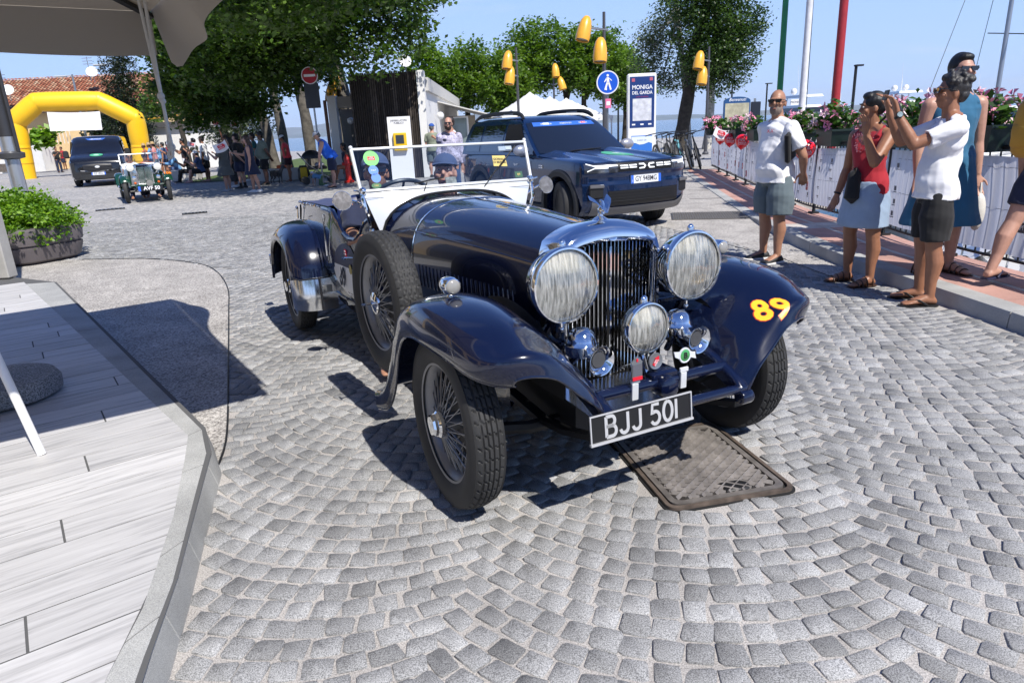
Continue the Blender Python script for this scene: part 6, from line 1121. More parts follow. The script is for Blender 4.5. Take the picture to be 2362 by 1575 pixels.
# ================================================================ the small green roadster in front of the van
GREEN = P('racing_green', (.008, .05, .028), .2, coat=1); AMBER = P('amber_lens', (.7, .12, .01), .2, coat=1)
mg = thing('roadster', 'small dark green vintage roadster with folded-up white framed windscreen and upright grille', 'vintage car', (-9.94, 19.6, 0), R(31))
def thin_wheel(parent, c, side, r=.34, w=.115, steer=0):
    h = bpy.data.objects.new('wheel', None); COL.objects.link(h); h.parent = parent; h.matrix_basis = Matrix.Translation(Vector(c)) @ RZ(steer) @ (Matrix.Identity(4) if side > 0 else RZ(math.pi)); MX = RY(math.pi / 2)
    b = B(); k = w / 2; b.lathe([(r * .72, -k * .8), (r * .86, -k), (r * .97, -k * .75), (r, -k * .3), (r, k * .3), (r * .97, k * .75), (r * .86, k), (r * .72, k * .8)], 36, MX, cap=False); b.build('tyre', TYRE, h, 40)
    b = B(); b.lathe([(r * .73, k * .8), (r * .68, k * .4), (r * .66, 0), (r * .73, -k * .8)], 36, MX, cap=False); b.build('rim', RIMM, h, 40); b = B()
    for i in range(24): a = 2 * math.pi * i / 24; s = .4 if i % 2 else -.4; b.tube([(.05, .03 * math.cos(a + s), .03 * math.sin(a + s)), (0, r * .68 * math.cos(a), r * .68 * math.sin(a))], .005, 4, False)
    tag(b.build('spoke', SPOKEM, h, None), kind='stuff'); b = B(); b.lathe([(.04, .03), (.045, .06), (.02, .085)], 12, MX); b.build('hub_nut', CHROME, h); return h
for c, sd in (((-.535, 0, .34), -1), ((.535, 0, .34), 1), ((-.535, 2.2, .34), -1), ((.535, 2.2, .34), 1)): thin_wheel(mg, c, sd, steer=R(-6) if c[1] == 0 else 0)
b = B(); b.loft([[(x * w, y, zb + (zt - zb) * k) for x, k in ((-1, 0), (-1, .6), (-.93, .86), (-.6, .97), (0, 1.0), (.6, .97), (.93, .86), (1, .6), (1, 0))] for y, w, zb, zt in ((.02, .19, .42, .98), (.5, .26, .42, 1.0), (.88, .34, .40, 1.02))], closed=False, cap=False); b.build('bonnet', GREEN, mg, 50)
b = B(); b.loft([[(x * w, y, zb + (zt - zb) * k) for x, k in ((-1, 0), (-1.03, .5), (-1, .92), (-.9, 1), (.9, 1), (1, .92), (1.03, .5), (1, 0))] for y, w, zb, zt in ((.88, .36, .36, 1.0), (1.1, .44, .36, .98), (1.35, .46, .36, .78), (1.6, .47, .36, .80), (1.9, .47, .36, .95), (2.5, .45, .4, .95), (2.75, .40, .45, .85))], True, True); b.build('body', GREEN, mg, 50)
b = B(); b.box((0, -.02, .70), (.40, .05, .60), bev=.015); b.build('radiator_shell', CHROME, mg, 40)
for sx in (-1, 1):
    for i in range(7): q = B(); q.box((sx * (.022 + i * .023), -.066 + .002 * i, .68), (.012, .04, .50)); q.build('grille_slat', GREEN, mg, None)
    m = zframe((sx * .34, -.06, .93), (0, -1, 0)); b = B(); b.lathe([(.02, -.14), (.07, -.10), (.10, -.02), (.105, .0), (.098, .012)], 24, m); hl = b.build('headlight', CHROME, mg, 40); b = B(); b.lathe([(.094, .014), (.05, .03), (.002, .034)], 24, m); b.build('lens', P('pale_lens', (.72, .72, .68), .12, coat=1), hl, 60)
    b = B(); b.tube([(sx * .34, -.02, .84), (sx * .22, .05, .70)], .015, 6); b.build('headlight_bar', CHROME, mg)
    q = [(-.30, .56), (-.26, .63), (-.12, .71), (.05, .735), (.24, .69), (.38, .58), (.48, .46), (.58, .37)]
    b = B(); pp = smoothpath([(0, y, z) for y, z in q], 3); b.loft([[(sx * .43, p.y, p.z - .02), (sx * .47, p.y, p.z), (sx * .54, p.y, p.z + .012), (sx * .61, p.y, p.z), (sx * .645, p.y, p.z - .035)] for p in pp], closed=False, cap=False); b.build('front_wing', GREEN, mg, 60, solid=.008)
    q = [(1.78, .40), (1.84, .58), (1.98, .70), (2.2, .74), (2.42, .70), (2.56, .58), (2.62, .42)]
    b = B(); pp = smoothpath([(0, y, z) for y, z in q], 3); b.loft([[(sx * .44, p.y, p.z - .0), (sx * .55, p.y, p.z + .012), (sx * .63, p.y, p.z), (sx * .665, p.y, p.z - .05)] for p in pp], closed=False, cap=False); b.build('rear_wing', GREEN, mg, 60, solid=.008)
    b = B(); b.box((sx * .54, 1.15, .34), (.20, 1.2, .03)); b.build('running_board', GREEN, mg, None)
    b = B(); b.ball((sx * .29, -.22, .52), .035, n=10, k=6); b.build('indicator', AMBER, mg); b = B(); m = zframe((sx * .30, -.2, .66), (0, -1, 0)); b.lathe([(.02, -.06), (.05, -.01), (.055, 0), (.045, .005)], 16, m); b.build('horn', CHROME, mg, 40)
b = B(); b.lathe([(.06, -.05), (.085, -.02), (.09, 0), (.08, .01), (.002, .014)], 24, zframe((.05, -.36, .50), (0, -1, 0))); b.build('spot_lamp', P('lamp_cover', (.20, .20, .19), .5), mg, 40)
b = B(); b.tube([(-.40, -.22, .46), (.40, -.22, .46)], .02, 8); b.box((0, -.25, .44), (.62, .10, .09), bev=.02); b.build('front_apron', GREEN, mg, 40)
b = B(); b.tube([(-.5, 0, .30), (.5, 0, .30)], .025, 8); b.box((0, 1.2, .33), (.6, 2.4, .06)); b.build('chassis', BLACK, mg, None)
mgw = frame((0, .93, 1.0), (1, 0, 0), (0, -.95, .3)); b = B()
for c, d in (((0, 0, 0), (1.0, .03, .02)), ((0, .29, 0), (1.0, .02, .02)), ((-.5, .145, 0), (.022, .30, .02)), ((.5, .145, 0), (.022, .30, .02))): b.box(c, d, mgw)
b.build('windscreen_frame', SATIN, mg, 30); b = B(); b.add([(-.49, .01, 0), (.49, .01, 0), (.49, .28, 0), (-.49, .28, 0)], [(0, 1, 2, 3)], m=mgw); b.build('windscreen_pane', glass('screen_glass'), mg, None)
b = B(); b.loft([[(x, .86 + .0 * abs(x), 1.0 - .02 * (abs(x) / .5) ** 2), (x * .9, .70, .965 - .10 * (abs(x) / .5) ** 2)] for x in (i / 10 - .5 for i in range(11))], closed=False, cap=False); b.build('scuttle_panel', SATIN, mg, 60)
mp = frame((.04, -.44, .375), (1, 0, 0), (0, -1, .05)); b = B(); b.box((0, 0, 0), (.62, .135, .01), mp); pl2 = b.build('number_plate', P('plate_black', (.01, .01, .011), .35), mg, None)
text('AVF 50', .135, WHITEP, pl2, mp @ I4(.03, 0, .006), bold=.003); q = B(); q.box((-.275, 0, .006), (.06, .13, .004), mp); q.build('plate_band', PLB, pl2, None)
text('106', .14, P('number_orange', (.75, .20, .01), .5), mg, frame((.55, -.14, .735), (1, 0, 0), (.05, -.55, .8)), name='race_number', ext=.004, bold=.004)
for sx in (-.2, .2):
    b = B(); b.box((sx, 1.75, .85), (.34, .10, .34), bev=.04); b.build('seat_back', P('tan_leather', (.10, .05, .03), .6), mg, 40)
# ================================================================ people
def skin_mat(nm, c): return P('skin_' + nm, c, .48, var=.10, scale=25, bump=.004, bscale=200)
SK = {'tan': skin_mat('tan', (.30, .135, .075)), 'fair': skin_mat('fair', (.47, .26, .19)), 'olive': skin_mat('olive', (.36, .18, .11)), 'dark': skin_mat('dark', (.20, .095, .06)), 'brown': skin_mat('brown', (.24, .10, .05))}
HAIRC = {'black': (.006, .006, .007), 'brown': (.045, .022, .012), 'grey': (.12, .115, .11), 'blond': (.22, .14, .06), 'darkbrown': (.018, .010, .007), 'pepper': (.03, .028, .028)}
def hair_mat(c): return P('hair_' + c, HAIRC[c], .5, var=.4, scale=60, bump=.06, bscale=180)
def cloth(nm, c, r=.85, pat=None): return P('cloth_' + nm, c, r, var=.08, scale=12, bump=.02, bscale=160, sheen=.1)
def remesh(b, name, mat, parent, vox, wr=0, sm=2, seed=0, wscale=9):
    o = b.build(name, mat, parent, None, rec=True); q = o.modifiers.new('r', 'REMESH'); q.mode = 'VOXEL'; q.voxel_size = vox
    q = o.modifiers.new('s', 'SMOOTH'); q.factor = .5; q.iterations = sm; bake(o); me = o.data
    if wr:
        n = len(me.vertices); co = np.empty(n * 3, np.float32); me.vertices.foreach_get('co', co); co = co.reshape(-1, 3); no = np.empty(n * 3, np.float32); me.vertices.foreach_get('normal', no); no = no.reshape(-1, 3)
        d = np.zeros(n)
        for k in range(5):   # drag folds: a few crossing wave trains, bent by one another
            a = rnd.uniform(0, 6.3); f = wscale * rnd.uniform(1.2, 3.6); u = np.array([math.cos(a) * .9, math.sin(a) * .9, rnd.uniform(.25, 1.1)]); p = co @ u * f + 1.7 * np.sin(co @ np.array([3.1, 4.7, 5.3]) * 1.6 + k + seed) ; d += np.sign(np.sin(p)) * np.abs(np.sin(p)) ** 1.6 / (1 + .35 * k)
        co = co + no * (d * wr * .42)[:, None]; me.vertices.foreach_set('co', co.astype(np.float32).ravel())
    shade(me, 180); return o
def nrm(v): return Vector(v).normalized()
def person(label, loc, face=0, h=1.72, skin='olive', hair=('short', 'darkbrown'), top=None, bottom=None, shoes=None, arms=None, legs=None, lean=0, side=0, head=(0, 0), near=False, hipz=None, group=None, hat=None, glasses=None, build=1.0, belly=0, beard=None, grip=None, hz_off=0, socks=None, finger=None, name='person'):
    """a figure whose feet stand at loc; face 0 looks at the camera, -90 to the photo's left. arms / legs = [(upper, lower)] directions, the photo-left limb (when facing us) first"""
    root = thing(name, label, 'person', loc, R(face), group); vox = .0075 if near else .017; H = h; bw = build
    P0 = Vector((0, 0, hipz if hipz else .515 * H + hz_off)); sp = nrm((math.sin(R(side)), -math.sin(R(lean)), math.cos(R(lean)))); rt = nrm(Vector((1, 0, 0)) - sp * sp.x); fr = -sp.cross(rt) if sp.cross(rt).y > 0 else sp.cross(rt)
    if fr.y > 0: fr = -fr
    def tor(k, rx, ry, off=0, infl=0, n=18):
        c = P0 + sp * (k * H) + fr * (off * H); return [c + rt * ((rx * H * bw + infl) * math.cos(a)) + fr * ((ry * H * bw + infl) * math.sin(a)) for a in (2 * math.pi * i / n for i in range(n))]
    T = [(-.055, .070, .058, -.004), (-.02, .092, .068, -.006), (.03, .090, .066, .0 + belly * .5), (.08, .080, .060, .002 + belly), (.13, .083, .062, .004 + belly * .6), (.19, .095, .066, .0), (.235, .100, .060, -.004), (.262, .088, .050, -.008), (.285, .062, .040, -.008), (.30, .042, .036, -.008), (.312, .034, .034, -.006)]
    def ry_(t): return t[2] + (belly * .9 if -.01 < t[0] < .15 else 0)
    Nk = P0 + sp * (.305 * H); yaw, pit = R(head[0]), R(head[1]); hd = Matrix.Rotation(yaw, 3, 'Z') @ Matrix.Rotation(pit, 3, 'X')
    hc = Nk + sp * (.025 * H) + Vector((0, 0, 1)) * (.062 * H) + fr * (.014 * H) + hd @ Vector((0, -.0 * H - .01 * H * math.sin(max(0, pit)), 0)); HM = Matrix.Translation(hc) @ hd.to_4x4() @ Matrix.Diagonal((H / 1.75,) * 3 + (1,))
    sh = [P0 + sp * (.252 * H) + rt * (s * .103 * H * bw) - fr * (.004 * H) for s in (-1, 1)]
    A_ = arms or [((-.16, .02, -1), (-.05, -.18, -1)), ((.16, .02, -1), (.05, -.18, -1))]
    el = [sh[i] + nrm(A_[i][0]) * (.170 * H) for i in (0, 1)]; wr_ = [el[i] + nrm(A_[i][1]) * (.145 * H) for i in (0, 1)]
    Lg = legs or [((-.04, -.02, -1), (-.02, .03, -1)), ((.04, -.02, -1), (.02, .03, -1))]
    hp = [P0 + Vector((s * .052 * H * bw, 0, -.015 * H)) for s in (-1, 1)]; kn = [hp[i] + nrm(Lg[i][0]) * (.238 * H) for i in (0, 1)]; an = [kn[i] + nrm(Lg[i][1]) * (.222 * H) for i in (0, 1)]
    toe = [nrm(Lg[i][2]) if len(Lg[i]) > 2 else nrm((-.18 + .36 * i, -1, 0)) for i in (0, 1)]
    # ---- one continuous body
    b = B(); b.loft([tor(t[0], t[1], ry_(t), t[3]) for t in T], True, True); b.tube([Nk - sp * .03 * H, hc - Vector((0, 0, .03 * H))], [.036 * H, .031 * H], 12)
    b.ball((0, .006, .022), (.074, .094, .098), HM, n=20, k=14); b.ball((0, -.030, -.045), (.056, .060, .068), HM, n=16, k=12); b.ball((0, -.052, -.088), (.030, .030, .026), HM, n=12, k=8)
    b.tube([HM @ Vector(p) for p in ((0, -.086, .018), (0, -.106, -.016), (0, -.088, -.034))], [.008 * H / 1.7, .0145 * H / 1.7, .010 * H / 1.7], 8)
    if near:
        b.ball((0, -.082, .030), (.052, .018, .012), HM, n=12, k=8); b.ball((0, -.082, -.056), (.026, .014, .009), HM, n=10, k=6); b.ball((0, -.078, -.072), (.022, .014, .008), HM, n=10, k=6)
        for s in (-1, 1): b.ball((s * .048, -.066, -.022), (.02, .02, .018), HM, n=10, k=6)
    for s in (-1, 1): b.ball((s * .077, .008, -.014), (.011, .020, .032), HM, n=10, k=8)
    for i, s in ((0, -1), (1, 1)):
        b.tube([Nk, Nk.lerp(sh[i], .55) - sp * .006 * H, sh[i]], [.030 * H, .031 * H, .032 * H], 10); b.ball(sh[i], .034 * H * bw, n=12, k=8); b.tube([sh[i], sh[i].lerp(el[i], .45), el[i]], [.034 * H * bw, .030 * H * bw, .0245 * H], 12); b.ball(el[i], .0245 * H, n=10, k=8)
        b.tube([el[i], el[i].lerp(wr_[i], .3), wr_[i]], [.0245 * H, .0255 * H, .0165 * H], 12)
        fd = nrm(A_[i][2]) if len(A_[i]) > 2 else nrm(A_[i][1]); pd_ = fd.cross(Vector((0, 0, 1)) if abs(fd.z) < .8 else fr); pd_.normalize(); pn_ = fd.cross(pd_)
        if pn_.dot(-fr if finger is None else Vector(finger)) > 0: pn_ = -pn_
        pm_ = wr_[i] + fd * (.042 * H * .9); b.loft([[c + pd_ * (w * math.cos(a)) * H + pn_ * (t * math.sin(a)) * H for a in (2 * math.pi * k / 10 for k in range(10))] for c, w, t in ((wr_[i], .017, .013), (pm_, .024, .0125), (wr_[i] + fd * (.058 * H), .025, .010))], True, True)
        if near:
            for k in range(4):
                L = (.040, .046, .043, .034)[k] * H; o_ = wr_[i] + fd * (.055 * H) + pd_ * ((k - 1.5) * .0128 * H); cu = grip or .35; d1 = (fd + pn_ * cu * .5 + pd_ * (k - 1.5) * .05).normalized(); d2 = (fd + pn_ * cu * 1.6).normalized(); p1 = o_ + d1 * L * .55; b.tube([o_ - fd * .01 * H, p1, p1 + d2 * L * .55], [.0056 * H, .0052 * H, .0042 * H], 8); b.ball(p1 + d2 * L * .55, .0042 * H, n=8, k=6)
            o_ = wr_[i] + fd * (.018 * H) - pd_ * (.018 * H); p1 = o_ + (fd * .8 - pd_ * .75 + pn_ * .3).normalized() * .026 * H; b.tube([o_, p1, p1 + (fd * .95 - pd_ * .2 + pn_ * .3).normalized() * .022 * H], [.0075 * H, .0062 * H, .0048 * H], 8)
        else: b.ball(wr_[i] + fd * (.08 * H), (.02 * H, .02 * H, .022 * H), n=8, k=6)
        b.ball(hp[i], .052 * H * bw, n=12, k=8); b.tube([hp[i], hp[i].lerp(kn[i], .5), kn[i]], [.056 * H * bw, .047 * H * bw, .034 * H], 14); b.ball(kn[i], .034 * H, n=12, k=8)
        bk = (an[i] - kn[i]).cross(Vector((1, 0, 0))); bk.normalize(); bk = bk if bk.y > 0 else -bk
        b.tube([kn[i], kn[i].lerp(an[i], .32) + bk * .010 * H, kn[i].lerp(an[i], .7), an[i]], [.033 * H, .036 * H, .025 * H, .0205 * H], 14); b.ball(an[i], .0215 * H, n=10, k=8)
        ft = toe[i]; b.loft([[c + Vector((-ft.y, ft.x, 0)) * (w * H * math.cos(a)) + Vector((0, 0, 1)) * (t * H * math.sin(a)) for a in (2 * math.pi * k / 12 for k in range(12))] for c, w, t in ((an[i] - ft * .030 * H + Vector((0, 0, -.024 * H)), .014, .012), (an[i] - ft * .018 * H + Vector((0, 0, -.018 * H)), .021, .020), (an[i] + ft * .02 * H + Vector((0, 0, -.012 * H)), .022, .024), (an[i] + ft * .06 * H + Vector((0, 0, -.022 * H)), .026, .016), (an[i] + ft * .095 * H + Vector((0, 0, -.030 * H)), .027, .009), (an[i] + ft * .115 * H + Vector((0, 0, -.033 * H)), .020, .006))], True, True)
    body = remesh(b, 'body', SK[skin], root, vox, sm=2 if near else 1)
    # ---- clothing
    def add_top(style, mat, length=-.03, sleeve=.55, loose=.012):
        q = B(); rows = [t for t in T if t[0] >= length - .001 and t[0] < .305]
        q.loft([tor(t[0], t[1], ry_(t), t[3], loose * (2.0 if t[0] < .06 else 1.5 if t[0] < .1 else 1) * (.7 if t[0] > .27 else 1)) for t in ([(length, .095, .071, -.004)] if rows[0][0] > length else []) + rows], True, True)
        for i in (0, 1):
            if style == 'tee': e = sh[i].lerp(el[i], sleeve); q.tube([Nk - sp * .012 * H, Nk.lerp(sh[i], .55) - sp * .004 * H, sh[i]], [.030 * H, .034 * H, .036 * H], 10); q.ball(sh[i], .0375 * H * bw, n=12, k=8); q.tube([sh[i], e], [.039 * H * bw, .041 * H * bw], 14)
            elif style == 'long': q.ball(sh[i], .043 * H * bw, n=12, k=8); q.tube([sh[i], el[i]], [.042 * H * bw, .034 * H], 12); q.ball(el[i], .034 * H, n=10, k=8); q.tube([el[i], el[i].lerp(wr_[i], .92)], [.034 * H, .026 * H], 12)
            else: q.tube([P0 + sp * (.25 * H) + rt * ((-1, 1)[i] * .07 * H) + fr * .04 * H, P0 + sp * (.297 * H) + rt * ((-1, 1)[i] * .068 * H), P0 + sp * (.25 * H) + rt * ((-1, 1)[i] * .075 * H) - fr * .05 * H], .014 * H, 8)
        return remesh(q, {'tee': 't_shirt', 'long': 'shirt', 'tank': 'vest_top'}[style], mat, root, vox, wr=.017 if near else .010, sm=2, seed=len(label))
    def add_bottom(style, mat, length=.8, flare=1.2):
        q = B(); q.loft([tor(*t) for t in ((-.07, .074, .062, -.004, .012), (-.03, .094, .070, -.006, .012), (.01, .090, .066, 0, .004), (.04, .080, .058, 0, 0))], True, True)
        if style in ('shorts', 'trousers'):
            for i in (0, 1):
                q.ball(hp[i], .052 * H * bw, n=12, k=8)
                if style == 'shorts': q.tube([hp[i], hp[i].lerp(kn[i], length * .5), hp[i].lerp(kn[i], length)], [.056 * H * bw, .056 * H * flare * bw, .050 * H * flare * bw], 16)
                else: q.tube([hp[i], kn[i]], [.056 * H * bw, .046 * H], 14); q.ball(kn[i], .046 * H, n=10, k=8); q.tube([kn[i], an[i]], [.045 * H, .038 * H], 14)
        else:   # skirt: rings from the hips to a hem
            m_ = (kn[0] + kn[1]) / 2; hem = P0.lerp(m_, length) if length <= 1 else m_.lerp((an[0] + an[1]) / 2, length - 1); q.loft([[c + Vector((rx * H * math.cos(a), ry * H * math.sin(a), 0)) for a in (2 * math.pi * k / 24 for k in range(24))] for c, rx, ry in ((P0 + Vector((0, 0, .03 * H)), .100 * bw, .086 * bw), (P0.lerp(hem, .2), .114 * bw, .098 * bw), (P0.lerp(hem, .6), .122 * flare * bw, .098 * flare * bw), (hem, .124 * flare * flare * bw, .096 * flare * flare * bw))], True, True)
        return remesh(q, style, mat, root, vox, wr=.010 if near else .008, sm=2, seed=len(label) + 3, wscale=8)
    for t_ in ([top] if top and not isinstance(top, list) else top or []): add_top(t_[0], t_[1], *t_[2:])
    for t_ in ([bottom] if bottom and not isinstance(bottom, list) else bottom or []): add_bottom(t_[0], t_[1], *t_[2:])
    if shoes:
        st, sm_ = shoes
        for i in (0, 1):
            ft = toe[i]; w_ = Vector((-ft.y, ft.x, 0)); F0 = Vector((an[i].x, an[i].y, an[i].z - .040 * H)); q = B()
            def fring(k, wd, z0, z1): c = F0 + ft * (k * H); return [c + w_ * (sx * wd * H) + Vector((0, 0, z * H)) for sx, z in ((-1, z0), (1, z0), (1.06, (z0 + z1) * .5), (.6, z1), (-.6, z1), (-1.06, (z0 + z1) * .5))]
            if st == 'shoe':
                q.loft([fring(-.038, .018, .004, .022), fring(-.030, .024, .001, .045), fring(.0, .026, 0, .050), fring(.035, .028, 0, .040), (fring(.075, .031, 0, .026)), fring(.105, .028, .002, .018), fring(.122, .016, .004, .012)], True, True); s_ = q.build('shoe', sm_, root, 60, sub=1 if near else 0)
                if near: q = B(); q.loft([fring(-.042, .02, -.003, .008), fring(-.03, .028, -.005, .011), (fring(.03, .031, -.005, .010)), fring(.08, .034, -.005, .010), fring(.112, .030, -.002, .009), fring(.128, .016, .003, .010)], True, True); q.build('sole', P('shoe_sole', (.75, .73, .70), .6), s_, 60)
            else:
                q.loft([fring(-.036, .018, -.004, .003), fring(-.02, .025, -.004, .004), fring(.04, .026, -.004, .003), fring(.085, .031, -.004, .003), fring(.115, .026, -.003, .003), fring(.126, .012, -.002, .002)], True, True)
                if st == 'flip': q.tube([F0 + ft * .088 * H + Vector((0, 0, .022 * H)), F0 + ft * .05 * H - w_ * .024 * H + Vector((0, 0, .026 * H)), F0 + ft * .015 * H - w_ * .028 * H + Vector((0, 0, .004 * H))], .0042 * H, 6); q.tube([F0 + ft * .088 * H + Vector((0, 0, .022 * H)), F0 + ft * .05 * H + w_ * .024 * H + Vector((0, 0, .026 * H)), F0 + ft * .015 * H + w_ * .028 * H + Vector((0, 0, .004 * H))], .0042 * H, 6)
                else:
                    for k, z, r_ in ((.03, .046, .028), (.06, .034, .031), (.085, .026, .032), (-.005, .058, .026)): q.tube([F0 + ft * k * H + w_ * (r_ * H * math.cos(a)) + Vector((0, 0, max(0, z * H * math.sin(a)))) for a in (math.pi * j / 8 for j in range(9))], .0038 * H, 6)
                q.build('sandal', sm_, root, 50)
    if socks:
        for i in (0, 1): q = B(); q.tube([an[i] + Vector((0, 0, -.01 * H)), an[i].lerp(kn[i], .28)], [.025 * H, .028 * H], 12); q.build('sock', socks, root, 60)
    # ---- hair, hats, glasses
    if hair and hair[0] != 'bald':
        q = B(); m_ = hair_mat(hair[1]); q.ball((0, .022, .040) if not hat else (0, .028, .015), (.086, .098, .100) if not hat else (.080, .090, .075), HM, n=18, k=12)
        if hair[0] != 'crop' and not hat: q.ball((0, -.028, .098), (.062, .058, .038), HM, n=12, k=8)
        if hair[0] in ('short', 'curly'):
            q.ball((0, .058, -.012), (.072, .054, .062), HM, n=14, k=10)
            if hair[0] == 'curly':
                for k in range(46): a = rnd.uniform(0, 6.28); e = rnd.uniform(.1, 1.4); q.ball((.086 * math.cos(a) * math.cos(e), .03 + .10 * math.sin(a) * math.cos(e) if math.sin(a) > -.4 else -.03, .04 + .105 * math.sin(e)), .020, HM, n=7, k=5)
        elif hair[0] == 'long':
            q.ball((0, .060, -.03), (.080, .052, .090), HM, n=14, k=10); q.tube([HM @ Vector(p) for p in ((0, .07, -.06), (0, .088, -.16), (.0, .085, -.28), (0, .075, -.40))], [.07, .075, .062, .025], 12)
            for s in (-1, 1): q.tube([HM @ Vector(p) for p in ((s * .076, -.0, .05), (s * .088, .02, -.05), (s * .082, .045, -.16))], [.02, .026, .02], 8)
        elif hair[0] == 'pony':
            q.ball((0, .055, .0), (.076, .055, .072), HM, n=14, k=10); q.tube([HM @ Vector(p) for p in ((0, .10, .03), (0, .15, .015), (.0, .175, -.06), (0, .165, -.15), (0, .15, -.21))], [.030, .046, .060, .052, .020], 12)
        elif hair[0] == 'bob': q.ball((0, .045, -.035), (.100, .072, .100), HM, n=16, k=10)
        remesh(q, 'hair', m_, root, vox * .8, wr=.006 if near else .008, sm=1, wscale=26)
    if beard: q = B(); q.ball((0, -.034, -.070), (.061, .062, .060), HM, n=14, k=10); q.ball((0, -.058, -.094), (.034, .032, .028), HM, n=10, k=8); remesh(q, 'beard', P('beard_' + beard, {'grey': (.20, .15, .125), 'dark': (.03, .018, .013), 'stub': (.16, .085, .06)}[beard], .8, var=.4, scale=90), root, vox * .8, sm=1)
    if near: q = B(); q.ball((0, -.094, -.064), (.020, .006, .004), HM, n=10, k=6); q.build('mouth', P('lips', (.24, .075, .06), .5), root)
    if glasses:
        q = B()
        for s in (-1, 1): q.loft([[HM @ Vector((s * (.036 + u), y + .10 * abs(u + .0) * .4, .014 + w)) for u, w in ((-.026, .012), (.026, .014), (.030, -.004), (.016, -.021), (-.014, -.021), (-.026, -.006))] for y in (-.106, -.096)], True, True); q.tube([HM @ Vector((s * .064, -.094, .022)), HM @ Vector((s * .082, -.03, .018)), HM @ Vector((s * .083, .015, .006))], .0035, 6)
        q.tube([HM @ Vector((-.012, -.103, .022)), HM @ Vector((.012, -.103, .022))], .0035, 6); q.build('sunglasses', P('sunglass', (.006, .006, .007), .08, coat=1), root, 40)
    elif near:
        for s in (-1, 1):
            q = B(); q.ball((s * .032, -.084, .012), (.0125, .010, .0085), HM, n=10, k=6); e = q.build('eye', P('eye_white', (.62, .58, .55), .2), root); q = B(); q.ball((s * .032, -.0925, .012), (.0055, .003, .0055), HM, n=8, k=6); q.build('iris', P('iris', (.03, .018, .01), .1), e)
            q = B(); q.tube([HM @ Vector((s * .014, -.099, .034)), HM @ Vector((s * .034, -.098, .041)), HM @ Vector((s * .056, -.084, .034))], [.003, .005, .003], 6); q.build('eyebrow', hair_mat(hair[1] if hair and hair[0] != 'bald' else 'darkbrown'), root)
    if hat:
        st, m_ = hat; q = B()
        if st == 'cap':
            q.ball((0, .014, .052), (.092, .108, .088), HM, n=22, k=10, lo=.50); q.loft([[HM @ Vector((x, -.070 - d * (1 - (x / .085) ** 2) ** .5, .066 - d * .22 - 1.1 * x * x)) for x in (i / 8 * .080 for i in range(-8, 9))] for d in (0, .035, .07)], closed=False, cap=False); q.ball((0, .014, .137), .007, HM, n=8, k=5)
            o = q.build('cap', m_, root, 60, solid=.004)
        elif st == 'straw':
            q.lathe([(.165, .052), (.15, .058), (.098, .066), (.090, .10), (.080, .150), (.05, .168), (.002, .17)], 24, HM @ I4(0, .01, 0), cap=False); q.build('straw_hat', m_, root, 40, solid=.005)
        else: q.lathe([(.135, .03), (.12, .045), (.093, .06), (.090, .10), (.07, .135), (.002, .15)], 20, HM @ I4(0, .012, 0), cap=False); q.build('sun_hat', m_, root, 50, solid=.004)
    J = dict(head=HM, hand=[wr_[i] + nrm(A_[i][2] if len(A_[i]) > 2 else A_[i][1]) * .06 * H for i in (0, 1)], wrist=wr_, elbow=el, hip=P0, knee=kn, ankle=an, root=root, sh=sh)
    M_ = Matrix.Translation(Vector(loc)) @ RZ(R(face)); J['W'] = lambda p: M_ @ Vector(p); J['M'] = M_; return J
cW = cloth('white', (.80, .80, .82)); cNAVY = cloth('navy', (.012, .018, .05)); cBLK = cloth('black', (.010, .010, .011)); cGREYB = cloth('grey_blue', (.11, .145, .165)); cRED = cloth('crimson', (.36, .012, .025)); cDENIM = cloth('pale_denim', (.28, .37, .50)); cTEAL = cloth('teal_blue', (.018, .115, .22)); cSAGE = cloth('sage', (.22, .25, .19)); cBLUE = cloth('bright_blue', (.015, .14, .72)); cCORAL = cloth('coral', (.85, .06, .075)); cMAROON = cloth('maroon', (.03, .006, .012)); cGREY = cloth('grey', (.10, .105, .10)); cOLIVE = cloth('dark_olive', (.025, .03, .02)); cJEANS = cloth('jeans', (.05, .09, .20)); cSKY = cloth('sky_blue', (.12, .28, .50)); cORANGE = cloth('orange', (.65, .16, .06)); cPINK = cloth('pink', (.62, .25, .25)); cCAPB = cloth('cap_blue', (.05, .08, .17)); cSTRAW = P('straw', (.45, .32, .17), .8, bump=.05, bscale=200); cYEL = cloth('mustard', (.36, .20, .02))
SHB = P('shoe_black', (.015, .015, .016), .6); SHW = P('shoe_white', (.72, .72, .72), .6); SHBR = P('sandal_brown', (.05, .022, .012), .5); SHN = P('flip_navy', (.012, .015, .05), .6)
hang = [((-.14, .03, -1), (-.05, -.15, -1)), ((.14, .03, -1), (.05, -.15, -1))]; behind = [((-.30, .30, -1), (.55, .55, -.9)), ((.30, .30, -1), (-.55, .55, -.9))]
